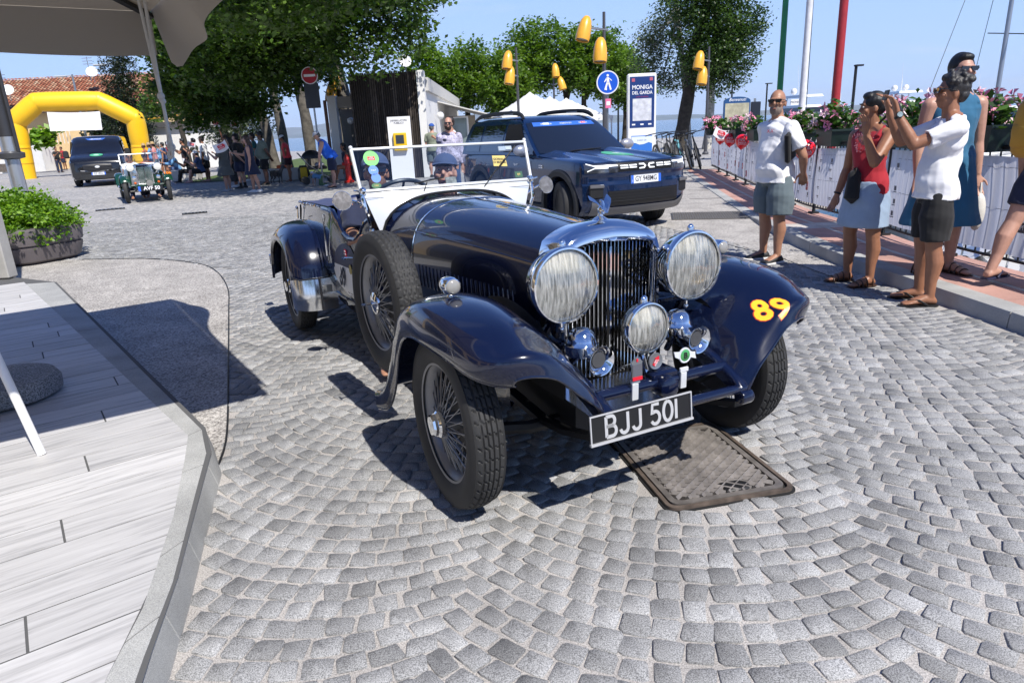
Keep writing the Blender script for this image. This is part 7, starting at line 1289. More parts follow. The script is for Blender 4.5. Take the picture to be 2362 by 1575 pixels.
# ---- the five near figures on the right
wm = person('bald man in white t-shirt and grey cargo shorts watching with hands behind his back', G(1765, 603, .012) + Vector((.06, .05, 0)), -74, 1.765, 'olive', ('bald', 'grey'), ('tee', cW, -.05, .72, .020), ('shorts', cGREYB, .92, 1.28), ('shoe', SHB), arms=[((-.35, .32, -1), (.75, .55, -.75)), ((.35, .32, -1), (-.65, .6, -.8))], legs=[((-.05, -.0, -1), (-.02, .04, -1), (-.25, -1, 0)), ((.06, -.02, -1), (.0, .02, -1), (.12, -1, 0))], head=(38, -2), near=True, glasses=1, beard='grey', build=1.10, belly=.014)
q = B(); q.box((0, 0, 0), (.05, .22, .30), bev=.02); o = q.build('document_bag', cBLK, None, 40, Matrix.Translation(wm['W'](wm['elbow'][1]) + Vector((-.11, .06, .10))) @ RZ(R(-40)) @ RX(R(15))); tag(o, 'black flat bag tucked under the arm of the man in the white t-shirt', 'bag')
text('X.X', .045, REDP, wm['root'], frame((.085, -.152, 1.33), (1, .35, 0), (.3, -.93, .15)), name='chest_mark')
rwm = person('woman in crimson sequin vest and pale denim skirt with black ponytail', G(1976, 652, .012), -72, 1.66, 'tan', ('pony', 'black'), ('tank', cRED, -.03, .5, .010), ('skirt', cDENIM, .80, 1.02), ('sandal', SHBR), arms=[((-.28, .06, -1), (-.12, -.28, -1)), ((.18, -.70, -.75), (-.15, -.35, 1), (0, -.2, 1))], legs=[((-.10, -.02, -1), (.0, .05, -1), (-.3, -1, 0)), ((.10, -.02, -1), (.0, .04, -1), (-.1, -1, 0))], head=(-34, 4), near=True, build=1.06)
b = B()
for k in range(70):
    u = rnd.gauss(0, .05); w = rnd.uniform(0, 1) ** 1.5 * .15; p = Vector((u * (1.15 - w * 4), -.142 + abs(u) * .30 + (.14 - w) * -.02, 1.30 - w)); b.ball(p, .0055, n=5, k=3)
tag(b.build('sequin', P('sequin', (.75, .35, .42), .15, .7), rwm['root'], None), kind='stuff')
q = B(); q.box((0, 0, 0), (.12, .22, .30), bev=.05, taper=.8); q.tube(smoothpath([(0, .08, .14), (.03, .10, .38), (.22, .05, .62)], 4), .009, 6); q.build('shoulder_bag', cBLK, None, 50, I4(*AT(1972, 428, 5.98)) @ RZ(R(-42))); tag(bpy.data.objects['shoulder_bag'], 'black soft shoulder bag at the hip of the woman in the crimson top', 'bag')
q = B(); q.lathe([(.031, -.008), (.033, 0), (.031, .008)], 20, zframe(rwm['wrist'][0] - Vector((0, 0, -.01)), rwm['elbow'][0] - rwm['wrist'][0]), cap=False); q.build('bracelet', BLACK, rwm['root'])
ph = person('grey-haired man in white t-shirt and black shorts raising a phone to take a picture', G(2112, 698, .012) + Vector((.06, .03, 0)), -108, 1.745, 'tan', ('curly', 'pepper'), ('tee', cW, -.045, .68, .017), ('shorts', cBLK, .88, 1.22), ('flip', BLACK), arms=[((-.10, -.86, -.30), (.10, -.42, .88), (.1, -.35, 1)), ((.12, -.92, -.36), (-.10, -.50, .86), (-.1, -.3, 1))], legs=[((-.04, -.03, -1), (.0, .03, -1)), ((.05, .02, -1), (.0, .05, -1))], lean=-4, head=(2, -3), near=True, glasses=1, build=.98, grip=.9, belly=.004)
hw_ = ph['hand']; q = B(); q.box((0, 0, 0), (.155, .010, .075), bev=.005); o = q.build('phone', BLACK, None, 40, ph['M'] @ Matrix.Translation((hw_[0] + hw_[1]) / 2 + Vector((0, -.03, .03))) @ RX(R(-12))); tag(o, 'black phone held up in both hands by the man photographing', 'phone')
wv = ph['wrist'][1] + (ph['elbow'][1] - ph['wrist'][1]).normalized() * .02; q = B(); q.lathe([(.030, -.010), (.032, 0), (.030, .010)], 20, zframe(wv, ph['elbow'][1] - ph['wrist'][1]), cap=False); q.lathe([(.024, 0), (.024, .010), (.02, .012)], 20, zframe(wv + Vector((.028, .0, .012)), (1, .1, .35))); w_ = q.build('watch', BLACK, ph['root'], 40); q = B(); q.lathe([(.001, .0125), (.019, .0125)], 20, zframe(wv + Vector((.028, .0, .012)), (1, .1, .35))); q.build('watch_face', P('watch_face', (.45, .58, .62), .15), w_)
tb = person('tall person in a long teal blue dress and sunglasses behind the man photographing', G(2150, 628, .125), 2, 1.80, 'fair', ('short', 'black'), ('tank', cTEAL, -.03, .7, .022), ('skirt', cTEAL, 1.12, 1.16), ('sandal', SHBR), near=True, glasses=1, head=(-4, -2), legs=[((-.06, 0, -1), (0, .02, -1)), ((.08, -.02, -1), (0, .03, -1), (.3, -1, 0))], arms=[((-.12, .10, -1), (-.05, -.2, -1)), ((.16, .04, -1), (.06, -.12, -1))], build=1.08)
q = B(); q.ball((0, 0, -.10), (.06, .05, .16), n=12, k=8); q.tube([(0, 0, .05), (-.0, .01, .14)], .012, 6); o = q.build('carrier_bag', P('bag_white', (.62, .60, .56), .6, bump=.1, bscale=20), None, 50, Matrix.Translation(tb['W'](tb['hand'][1]) + Vector((.02, -.02, -.10)))); tag(o, 'white carrier bag hanging beside the teal blue dress', 'bag')
re = person('person in shorts with mustard backpack at the edge of the promenade', G(2378, 655, .125), 105, 1.74, 'fair', ('short', 'brown'), ('tee', cNAVY, -.03, .6, .014), ('shorts', cNAVY, .7, 1.15), ('flip', SHN), near=True, legs=[((-.02, -.30, -1), (0, .10, -1)), ((.04, .42, -1), (0, .42, -1))], arms=hang, build=1.0)
q = B(); q.loft([[(x * w, y0 + y * d, z) for x, y in ((math.cos(a), math.sin(a)) for a in (2 * math.pi * i / 18 for i in range(18)))] for z, w, d, y0 in ((-.24, .12, .06, 0), (-.20, .16, .10, 0), (-.05, .165, .12, .01), (.12, .15, .11, 0), (.22, .11, .07, -.02), (.25, .05, .03, -.03))], True, True); q.box((0, .10, -.08), (.20, .05, .18), bev=.02); o = q.build('backpack', cYEL, None, 50, re['M'] @ I4(0, .22, 1.22)); tag(o, 'mustard yellow backpack on the person at the right edge', 'backpack')
# ---- in the tourer
CM = Matrix.Translation(car.location) @ RZ(R(26.9)); sit_l = [((-.12, -1, -.10), (0, -.35, -1)), ((.12, -1, -.10), (0, -.35, -1))]
dr = person('driver of the tourer in grey-blue cap and dark sunglasses smiling behind the windscreen', CM @ Vector((-.275, 2.24, .155)), 26.9 - 8, 1.76, 'olive', ('short', 'darkbrown'), ('tee', cNAVY, -.03, .6, .014), ('trousers', cNAVY), None, arms=[((-.2, -.75, -.65), (.15, -.9, .25)), ((.2, -.75, -.65), (-.15, -.9, .25))], legs=sit_l, lean=-9, head=(-6, -9), near=True, hipz=.40, hat=('cap', cCAPB), glasses=1, beard='stub')
pa = person('passenger of the tourer in plain grey-blue cap looking out beside the driver', CM @ Vector((.235, 2.28, .135)), 26.9 - 20, 1.72, 'fair', ('short', 'brown'), ('tee', cGREY, -.03, .6, .014), ('trousers', cNAVY), None, arms=hang, legs=sit_l, lean=-8, head=(-10, -9), near=True, hipz=.40, hat=('cap', cCAPB))
# ---- in the green roadster
MM = Matrix.Translation(mg.location) @ RZ(mg.rotation_euler.z)
person('driver of the green roadster in white shirt', MM @ Vector((-.2, 1.62, .1)), 31, 1.7, 'olive', ('short', 'darkbrown'), ('tee', cW), ('trousers', cNAVY), None, legs=sit_l, arms=[((-.2, -.75, -.65), (.15, -.9, .2)), ((.2, -.75, -.65), (-.15, -.9, .2))], hipz=.42, glasses=1)
person('passenger of the green roadster in orange shirt', MM @ Vector((.2, 1.66, .1)), 31, 1.68, 'fair', ('short', 'brown'), ('tee', cORANGE), ('trousers', cNAVY), None, legs=sit_l, arms=hang, hipz=.42, glasses=1)
# ---- the crowd under the trees and by the kiosk
CG = 'spectators under the plane trees'
clap = [((-.25, -.45, -.8), (.35, -.75, .55)), ((.25, -.45, -.8), (-.35, -.75, .55))]; flagarm = [((-.2, -.2, -1), (.1, -.95, .10)), ((.15, .02, -1), (.05, -.15, -1))]; sitlow = [((-.15, -1, .05), (.0, -.25, -1)), ((.15, -1, .05), (.0, -.25, -1))]
akimbo = [((-.75, .15, -.65), (.8, -.1, -.6)), ((.75, .15, -.65), (-.8, -.1, -.6))]
PP = {}
def crowd(key, label, px, py, face, h, **k): PP[key] = person(label, G(px, py), face, h, group=CG, **k)
crowd('girl', 'girl with long brown hair in a dark sundress holding out a white flag', 588, 444, -80, 1.68, skin='fair', hair=('long', 'brown'), top=('tank', cNAVY), bottom=('skirt', cNAVY, .82, 1.22), shoes=('shoe', SHW), arms=[((-.1, -.75, -.75), (.0, -1, .25)), ((.12, .1, -1), (.05, -.15, -1))], legs=[((-.05, -.10, -1), (0, .02, -1)), ((.05, .26, -1), (0, .22, -1))])
crowd('curly', 'woman with curly brown hair in a grey dress clapping', 528, 441, -95, 1.60, skin='fair', hair=('bob', 'brown'), top=('tee', cGREY, -.03, .7, .02), bottom=('skirt', cGREY, .85, 1.22), shoes=('shoe', P('shoe_grey', (.35, .36, .38), .6)), arms=clap, build=1.1)
crowd('blackman', 'man in black t-shirt and dark cap with hands clasped behind him', 562, 434, -100, 1.76, skin='fair', hair=('short', 'black'), top=('tee', cBLK, -.03, .6, .02), bottom=('shorts', cNAVY, .85, 1.2), shoes=('shoe', SHB), socks=cBLK, arms=behind, hat=('cap', cBLK), build=1.12)
crowd('longskirt', 'person in a long charcoal skirt standing behind the curly-haired woman', 546, 431, -80, 1.66, skin='olive', hair=('long', 'darkbrown'), top=('tee', cBLK), bottom=('skirt', P('cloth_charcoal', (.035, .036, .04), .9), 1.7, 1.08), shoes=('shoe', SHW), arms=hang)
crowd('sage', 'heavy man in sage green t-shirt with hands behind his back', 617, 426, -62, 1.80, skin='dark', hair=('short', 'black'), top=('tee', cSAGE, -.04, .65, .03), bottom=('shorts', cBLK, .9, 1.25), shoes=('shoe', SHB), arms=behind, build=1.14, belly=.03, glasses=1)
crowd('teal', 'man in dark teal shirt half hidden behind the man in sage green', 598, 419, -70, 1.78, skin='dark', hair=('short', 'black'), top=('tee', cloth('teal', (.01, .10, .10))), bottom=('shorts', cNAVY), shoes=('shoe', SHB), arms=hang)
crowd('coral', 'woman in coral t-shirt, maroon skirt and white cap looking down', 671, 419, -78, 1.66, skin='tan', hair=('short', 'black'), top=('tee', cCORAL, -.02, .6, .014), bottom=('shorts', cMAROON, .62, 1.3), shoes=('flip', SHW), arms=akimbo, lean=8, head=(0, 28), hat=('cap', cW), build=1.08)
crowd('tank', 'man in bright blue vest and white cap bending over the pushchair', 772, 431, -74, 1.80, skin='fair', hair=('short', 'grey'), top=('tank', cBLUE, -.07, .6, .022), bottom=('shorts', cNAVY, .95, 1.25), shoes=('flip', SHB), lean=32, head=(0, 30), arms=[((-.05, -.30, -1), (.0, -.12, -1)), ((.05, -.34, -1), (.0, -.15, -1))], hat=('cap', P('cap_pale', (.55, .56, .60), .8)), build=1.15, belly=.012)
crowd('whitetee', 'man in white t-shirt, black shorts and black cap', 482, 418, -88, 1.78, skin='dark', hair=('short', 'black'), top=('tee', cW, -.06, .75, .022), bottom=('shorts', cBLK, .9, 1.25), shoes=('shoe', P('shoe_pink', (.5, .28, .27), .6)), arms=[((-.2, -.3, -1), (.1, -.9, .3)), ((.12, .05, -1), (0, -.2, -1))], hat=('cap', cBLK))
crowd('olive', 'man in dark olive t-shirt standing left of the man in white', 462, 415, -95, 1.72, skin='olive', hair=('short', 'black'), top=('tee', cOLIVE), bottom=('shorts', cBLK), shoes=('shoe', SHB), arms=clap)
crowd('beard', 'bearded man with white trousers clapping beside the slim trunk', 436, 413, -80, 1.74, skin='tan', hair=('short', 'black'), top=('tee', cBLK), bottom=('trousers', cW), shoes=('shoe', SHW), arms=clap, beard='dark')
crowd('white2', 'young man in white t-shirt behind the knotted rope', 405, 410, -70, 1.66, skin='tan', hair=('short', 'black'), top=('tee', cW), bottom=('shorts', cNAVY), shoes=('shoe', SHW), arms=clap)
crowd('flag2', 'woman in wide dark hat waving a white flag above the crowd', 536, 415, -70, 1.74, skin='tan', hair=('long', 'blond'), top=('tee', cORANGE), bottom=('shorts', cNAVY), shoes=('shoe', SHW), arms=[((-.35, -.3, .6), (.05, -.2, 1)), ((.15, .02, -1), (.05, -.15, -1))], hat=('straw', P('hat_dark', (.06, .04, .03), .8)))
crowd('flag3', 'woman in yellow top with long hair behind the man in black', 577, 417, -85, 1.66, skin='fair', hair=('long', 'blond'), top=('tee', cYEL), bottom=('shorts', cDENIM), shoes=('shoe', SHW), arms=[((-.3, -.35, .5), (.1, -.2, 1)), ((.15, .02, -1), (.05, -.15, -1))])
for i, (px, py, tp, tn, hn) in enumerate(((345, 405, cORANGE, 'orange vest', 'straw'), (356, 402, cSKY, 'pale blue shirt', 'straw'), (366, 406, cPINK, 'pink shirt', 'straw'), (377, 401, cSKY, 'sky blue top', None), (388, 405, cJEANS, 'indigo shirt', None), (398, 400, cRED, 'dark red top', None))):
    crowd('far%d' % i, ('spectator in %s and straw hat behind the roadster' if hn else 'bare-headed spectator in %s behind the roadster') % tn, px, py, -60 - 8 * i, 1.60 + .03 * (i % 3), skin=('tan', 'olive', 'fair')[i % 3], hair=('short', ('grey', 'black', 'brown')[i % 3]), top=('tee' if i else 'tank', tp), bottom=('shorts', (cBLK, cNAVY, cGREYB)[i % 3]), shoes=('shoe', SHW if i % 2 else SHB), arms=clap if i % 2 else hang, hat=('straw', cSTRAW) if hn else None)
def seated(key, label, px, py, face, sh_, **k): crowd(key, label, px, py, face, 1.68, legs=k.pop('legs', sitlow), hipz=sh_, **k)
seated('denim', 'man in denim shirt sitting on the concrete block with white trainers', 416, 414, -55, .46, skin='tan', hair=('short', 'black'), top=('long', cSKY), bottom=('shorts', cJEANS, .9, 1.15), shoes=('shoe', SHW), socks=cW, lean=18, arms=[((-.2, -.7, -.7), (.2, -.8, .2)), ((.2, -.7, -.7), (-.2, -.8, .2))])
seated('bluehat', 'seated spectator in blue t-shirt and white sun hat', 470, 420, -78, .45, skin='fair', hair=('short', 'brown'), top=('tee', cJEANS), bottom=('shorts', cBLK, .85, 1.15), shoes=('shoe', P('shoe_pink', (.5, .28, .27), .6)), lean=12, hat=('sun', cW), arms=clap)
seated('dark1', 'seated woman in black clothes with crossed arms', 446, 420, -70, .45, skin='dark', hair=('long', 'black'), top=('tee', cBLK), bottom=('trousers', cBLK), shoes=('shoe', SHB), lean=14, arms=clap)
seated('dark2', 'woman in dark swimsuit sitting by the big trunk with striped sandals', 806, 416, -60, .48, skin='tan', hair=('bob', 'black'), top=('tank', cNAVY), bottom=('shorts', cNAVY, .4, 1.1), shoes=('flip', SHW), arms=hang, lean=8)
seated('pil1', 'seated man in blue cap against the white pillar', 834, 392, -40, .45, skin='olive', hair=('short', 'black'), top=('tee', cOLIVE), bottom=('trousers', cNAVY), shoes=('shoe', SHB), arms=hang, hat=('cap', cCAPB))
seated('pil2', 'seated man with black hair and dark green top against the white pillar', 850, 392, 30, .45, skin='olive', hair=('short', 'black'), top=('tee', cOLIVE), bottom=('trousers', cNAVY), shoes=('shoe', SHB), arms=hang)
KG = 'people in front of the kiosk'
def kiosk(label, px, py, face, h, z=0, **k): return person(label, G(px, py), face, h, group=KG, **k)
kiosk('man in black t-shirt leaning forward beside the dark timber wall', 916, 408, -70, 1.80, skin='tan', hair=('short', 'brown'), top=('tee', cBLK, -.05, .6, .02), bottom=('shorts', cGREYB, .9, 1.2), shoes=('shoe', SHB), lean=18, head=(0, 22), arms=hang, build=1.1)
kiosk('man in sage green t-shirt and blue cap seen from behind', 1004, 408, 165, 1.78, skin='fair', hair=('short', 'grey'), top=('tee', cSAGE, -.04, .65, .022), bottom=('shorts', cGREYB, .92, 1.2), shoes=('shoe', SHB), arms=hang, hat=('cap', P('cloth_royal', (.02, .08, .35), .8)), build=1.08)
kiosk('child in white dress and pale hat', 966, 402, 160, 1.12, skin='tan', hair=('long', 'darkbrown'), top=('tank', cW), bottom=('skirt', cW, 1.05, 1.25), shoes=('shoe', SHW), arms=hang, hat=('sun', cW))
kiosk('small child in grey striped hat behind the windscreen', 893, 408, 10, 1.15, skin='fair', hair=('short', 'brown'), top=('tee', cW), bottom=('shorts', cMAROON), shoes=('shoe', SHW), arms=hang, hat=('sun', P('hat_grey', (.22, .22, .22), .9)))
bm_ = person('bald bearded man in checked shirt and jeans with sunglasses', Vector((-1.08, 14.6, 0)), 6, 1.80, 'fair', ('bald', 'black'), [('tee', cNAVY, .0, .4, .012), ('long', P('cloth_check', (.42, .40, .52), .85, var=.55, scale=34), -.06, .6, .030)], ('trousers', cJEANS), ('shoe', SHB), arms=hang, near=True, glasses=1, beard='dark', head=(-8, 0), group=KG)
wsm = person('man in white shirt with sunglasses behind the bald man', Vector((-1.22, 17.3, 0)), -80, 1.84, 'olive', ('short', 'darkbrown'), ('long', cW, -.05, .6, .018), ('trousers', cGREYB), ('shoe', SHB), arms=clap, glasses=1, group=KG)
photog2 = person('person with camera standing in denim shorts behind the passenger', G(1040, 415), 175, 1.74, 'fair', ('short', 'brown'), ('tee', cGREY), ('shorts', cJEANS, .85, 1.15), ('shoe', SHB), arms=clap, group=KG)
# far spectators by the house
for i, (lb, px, py, tp, f) in enumerate((('man in red shirt climbing the white stairs by the yellow house', 118, 352, cRED, 40), ('photographer in black standing left of the van', 140, 398, cBLK, 60), ('person in red top beside the black photographer', 152, 392, cRED, -20), ('person in pale shirt right of the van', 292, 392, cSKY, -60), ('tall person in pale blue shirt under the right foot of the arch', 303, 396, cSKY, -150))):
    person(lb, G(px, py) if i else Vector((-36.6, 53.0, 1.6)), f, 1.72, 'tan', ('short', 'black'), ('tee', tp), ('trousers' if i % 2 else 'shorts', cNAVY), ('shoe', SHB), arms=clap if i == 1 else hang, group='people around the arch')
# crawling toddler
td = person('toddler crawling on the paving in white sun hat, blue top and green trousers', G(742, 428, .0), -95, .86, 'fair', ('short', 'blond'), ('tee', cSKY, -.03, .7, .014), ('trousers', cloth('green', (.09, .17, .08))), ('shoe', SHW), lean=74, hipz=.26, arms=[((-.1, -.15, -1), (0, -.1, -1)), ((.1, -.15, -1), (0, -.1, -1))], legs=[((-.1, -.1, -1), (0, 1, -.12)), ((.1, -.1, -1), (0, 1, -.12))], hat=('sun', P('cloth_lilac', (.66, .62, .72), .9)), head=(0, -10))
# ================================================================ railing, banners, flower boxes on the promenade
def RLp(y, z=0, off=0): return Vector((along(RL, y) + off, y, zp(y) + z))
FLOW_L = leaf_mat('mandevilla_leaf', (.018, .055, .010), (.08, .17, .025), .25); PETAL = P('petal_pink', (.78, .26, .40), .5, var=.25, scale=30, sheen=.2); PETALP = P('petal_pale', (.82, .58, .64), .5); BOXG = P('planter_green', (.008, .022, .017), .5)
cuts = [2.6, 5.2, 7.8, 10.4, 13.0, 15.6, 18.2, 21.2]; side_lb = ('nearest to the camera, at the right edge', 'behind the teal blue dress', 'behind the woman in the crimson vest', 'right of the bald man', 'left of the bald man', 'below the red balloons', 'farthest, beside the bicycles')
for k, (y0, y1) in enumerate(zip(cuts[:-1], cuts[1:])):
    t = thing('railing', 'black iron railing section on the quay, ' + side_lb[k], 'railing', (0, 0, 0), 0, 'railing sections along the promenade'); n = 8; ys = [y0 + (y1 - y0) * i / n for i in range(n + 1)]
    for nm, z, r in (('top_rail', 1.02, .022), ('bottom_rail', .10, .014)): q = B(); q.tube([RLp(y, z) for y in ys], r, 6); q.build(nm, DARKIRON, t)
    for y in (y0 + .02, (y0 + y1) / 2): q = B(); q.tube([RLp(y, -.1), RLp(y, 1.05)], .026, 6); q.box(RLp(y, .015), (.12, .12, .03)); q.build('post', DARKIRON, t, 40)
    q = B(); [q.tube([RLp(y, .10), RLp(y, 1.02)], .008, 5, False) for y in np.arange(y0 + .06, y1, .125)]; tag(q.build('bar', DARKIRON, t, None), kind='stuff')
BANNER = bpy.data.materials.new('banner_mesh'); BANNER.use_nodes = True; _nt = BANNER.node_tree; _b = _nt.nodes['Principled BSDF']; _b.inputs['Base Color'].default_value = (.80, .80, .84, 1); _b.inputs['Roughness'].default_value = .6; _t = _nt.nodes.new('ShaderNodeBsdfTranslucent'); _t.inputs[0].default_value = (.70, .70, .76, 1); _x = _nt.nodes.new('ShaderNodeMixShader'); _x.inputs[0].default_value = .45; _nt.links.new(_b.outputs[0], _x.inputs[1]); _nt.links.new(_t.outputs[0], _x.inputs[2]); _nt.links.new(_x.outputs[0], _nt.nodes['Material Output'].inputs[0])
def bw(y, z): return -.024 - .006 * math.cos(y * 2 * math.pi / .125) - .010 * math.sin(y * 7 + z * 3) * (1.1 - z) - .012 * math.sin(y * 2.3 + z * 5 + 1)
def bpt(y, z, l=.0): return RLp(y, z, bw(y, z) - l)
for k, (y0, y1) in enumerate(zip(cuts[:-1], cuts[1:])):
    nb = int((y1 - y0) * 40); q = B(); q.grid(lambda u, v: bpt(y0 + .01 + (y1 - y0 - .02) * u, .15 + .80 * v), nb, 10); o = q.build('sponsor_banner', BANNER, None, 80); tag(o, 'white sponsor banner tied to the railing, ' + side_lb[k], 'banner', 'sponsor banners'); rs = random.Random(k)
    def bf(y, z, l=.006): p = bpt(y, z, l); d = (bpt(y - .3, z, l) - bpt(y + .3, z, l)).normalized(); d.z = 0; return frame(p, d, Vector((-1, 0, 0)))
    for y in np.arange(y0 + .30, y1 - .2, .52):
        q = B(); [q.tube([bpt(y, z, .003), bpt(y, z + .02, .003)], .001, 3) for z in (.2,)]
        if k == 1 and y < 6.2:
            if y > 5.8: continue
            text('K-WAY', .055, GREYP, o, bf(y - .04, .60), bold=.001); q = B(); q.prism([(-.05, 0), (-.02, .10), (.06, .10), (.05, .05), (.02, .05), (.05, 0), (.015, 0), (-.01, .04), (-.02, 0)], 0, .003, bf(y - .04, .65)); q.build('logo', GREYP, o, None); text('Media Partner', .05, GREYP, o, bf(y + .05, .48)); q = B(); q.box((0, 0, 0), (.22, .085, .003), bf(y + .10, .39)); c_ = q.build('logo_block', GREYP, o, None); text('CAPITAL', .055, WHITEP, c_, bf(y + .10, .39) @ I4(0, 0, .003), bold=.0012); q = B(); q.lathe([(.062, 0), (.068, 0), (.068, .003), (.062, .003)], 24, bf(y - .24, .36), cap=False); q.build('logo_ring', GREYP, o, None); text('DEE\nJAY', .05, GREYP, o, bf(y - .24, .36), bold=.001); continue
        for z in (.78, .66, .54, .40, .27):
            c_ = rs.random(); m_ = bf(y + rs.uniform(-.04, .04), z); q = B()
            if c_ < .10 and k > 1: q.box((0, 0, 0), (.10, .13, .003), m_); g_ = q.build('logo_block', REDP, o, None); text('1000\nMIGLIA', .03, WHITEP, g_, m_ @ I4(0, 0, .003))
            elif c_ < .45: q.box((0, .01, 0), (.05, .05, .002), m_); q.box((0, -.03, 0), (.09, .010, .002), m_); q.build('logo', GREYP, o, None)
            elif c_ < .8: q.box((0, .008, 0), (.11, .014, .002), m_); q.box((0, -.014, 0), (.07, .008, .002), m_); q.build('logo', GREYP, o, None)
    for z in (.86, .51): q = B(); q.tube([bpt(y, z, .002) for y in np.arange(y0 + .05, y1 - .05, .1)], .0022, 3); q.build('seam', GREYP, o)
def px_y(px, z): return min(np.arange(3, 21.2, .02), key=lambda y: abs(_proj(RLp(y, z)) - px))
def _proj(p): q = Vector(p) - Vector((0, 0, CAM_H)); return 1181 + CAM_F * q.dot(_rt) / q.dot(_fw)
PB = [(2258, 'big flower box with pink trumpet flowers at the right edge, behind the teal blue dress'), (2098, 'flower box mostly hidden behind the man photographing'), (1926, 'flower box just left of the woman in the crimson vest'), (1852, 'flower box with pink flowers just right of the bald man'), (1748, 'flower box left of the bald man, above the two larger balloons'), (1706, 'flower box above the smallest balloons'), (1668, 'flower box behind the tilted white flag'), (1640, 'farthest but one flower box near the bicycles'), (1618, 'farthest flower box right behind the bicycles')]
def flower_head(c, d, r, rs):
    m_ = zframe(c, d, (rs.uniform(-1, 1), rs.uniform(-1, 1), rs.uniform(-1, 1))); b = B()
    for i in range(5):
        a = 2 * math.pi * i / 5; L = lambda aa, rr, z: (rr * math.cos(aa), rr * math.sin(aa), z); b.add([L(a, r * .12, -r * .3), L(a - .42, r * .62, .0), L(a - .1, r * 1.05, -r * .12), L(a + .5, r * .72, .05 * r)], [(0, 1, 2, 3)], 0, m_)
    b.tube([m_ @ Vector((0, 0, -r * .3)), m_ @ Vector((0, 0, -r * 1.3))], [r * .16, r * .06], 5); return b
for k, (px, lb) in enumerate(PB):
    y = px_y(px, 1.1); c = RLp(y, 1.0, -.02); d = (RLp(y + .3) - RLp(y - .3)); t = thing('flower_box', lb, 'flower box', c, math.atan2(d.y, d.x), 'flower boxes on the railing'); q = B(); q.box((0, 0, .09), (.62, .24, .21), taper=1.16); q.box((0, 0, .195), (.75, .29, .025)); q.build('box', BOXG, t, None); rs = random.Random(k * 7)
    hsz = .17 if k < 4 else .15; leaves('foliage', [((x, rs.uniform(-.05, .05), .27 + rs.uniform(0, hsz * .4)), (.20, .20, hsz)) for x in (-.24, -.08, .1, .25)], 520 if k < 4 else 300, .050, FLOW_L, t, .12, 10, seed=90 + k, shell=.2)
    for i in range(24 if k < 4 else 14):
        a = rs.uniform(0, 6.28); p = Vector((rs.uniform(-.40, .40), -.02 + .26 * math.sin(a), .20 + rs.uniform(-.04, .32))); flower_head(p, Vector((rs.uniform(-.7, .7), rs.uniform(-.8, .8), rs.uniform(.0, .9))), .072, rs).build('flower', PETAL if rs.random() < .68 else PETALP, t, None)
# balloons, flag on the banner
BAL = P('balloon_red', (.80, .012, .02), .18, coat=.6); bl_lb = ('largest red balloon, alone right of the bald man', 'red balloon touching the left arm of the bald man', 'middle one of three red balloons left of the bald man', 'small farthest red balloon under the white flag')
for (px, py, r), lb in zip(((1881, 345, .150), (1729, 326, .15), (1700, 322, .15), (1677, 318, .145)), bl_lb):
    y = px_y(px, .9); p = AT(px, py, y - .12); p.x -= .16; t = thing('balloon', lb, 'balloon', p, 0, 'red balloons on the banner'); b = B(); b.lathe([(.004, -r * 1.22), (.016, -r * 1.18), (.02, -r * 1.12), (r * .35, -r * .95), (r * .72, -r * .62), (r * .95, -r * .18), (r, .12 * r), (r * .93, r * .45), (r * .70, r * .78), (r * .35, r * .97), (.004, r * 1.02)], 24, RX(R(14))); b.build('envelope', BAL, t, 80); m_ = frame((-r * .28, -r * .96, .0), (1, -.28, 0), (-.28, -.96, .05)); text('1000\nMIGLIA', .05, WHITEP, t, m_); q = B(); [q.box(c_, d_, m_) for c_, d_ in (((0, .055, 0), (.15, .006, .002)), ((0, -.055, 0), (.15, .006, .002)), ((-.075, 0, 0), (.006, .11, .002)))]; q.build('print_outline', WHITEP, t, None); b = B(); b.tube([(0, .02, -r * 1.15), (.10, .03, -r * .2 + .2)], .003, 4); b.build('string', WHITE, t)
FLG = P('flag_white', (.80, .79, .82), .6)
def flag(lb, p, w, rot, tilt=0, stick=.45):
    t = thing('flag', lb, 'flag', p, rot, 'small white flags with red print'); b = B(); M_ = RY(tilt); b.grid(lambda u, v: M_ @ Vector((-w * u, .03 * math.sin(u * 5), stick * .5 + w * .62 * v - .04 * math.sin(u * 3.1))), 8, 4); b.build('cloth', FLG, t, 80, solid=.002); b = B(); b.tube([M_ @ Vector((0, 0, -stick * .3)), M_ @ Vector((0, 0, stick * .5 + w * .64))], .006, 5); b.build('stick', WHITE, t)
    m_ = M_ @ frame((-w * .5, -.012, stick * .5 + w * .27), (1, 0, 0), (0, -1, 0)); q = B(); q.prism([(-w * .34, -w * .16), (w * .28, -w * .14), (w * .36, w * .02), (w * .26, w * .17), (-w * .32, w * .16)], 0, .003, m_); k_ = q.build('print', REDP, t, None); text('1000\nMIGLIA', w * .15, WHITEP, k_, m_ @ I4(0, 0, .003))
p = AT(1672, 326, 18); flag('white flag with red print stuck tilted on the flower boxes above the balloons', p, .36, 0, R(20), .1)
for key, hnd, lb, w in (('girl', 0, 'white flag with red print in the hand of the long-haired girl', .40), ('flag2', 0, 'white flag held high above the wide dark hat', .40), ('flag3', 0, 'white flag held up behind the man in black', .40), ('whitetee', 0, 'small flag in front of the man in white t-shirt and black cap', .3), ('beard', 1, 'small flag held by the bearded man in white trousers', .28), ('denim', 1, 'flag hanging low by the man in the denim shirt', .34)):
    J = PP[key]; flag(lb, J['W'](J['hand'][hnd]), w, 0, R(-20 if key == 'girl' else 15), .3 if key != 'denim' else -.5)

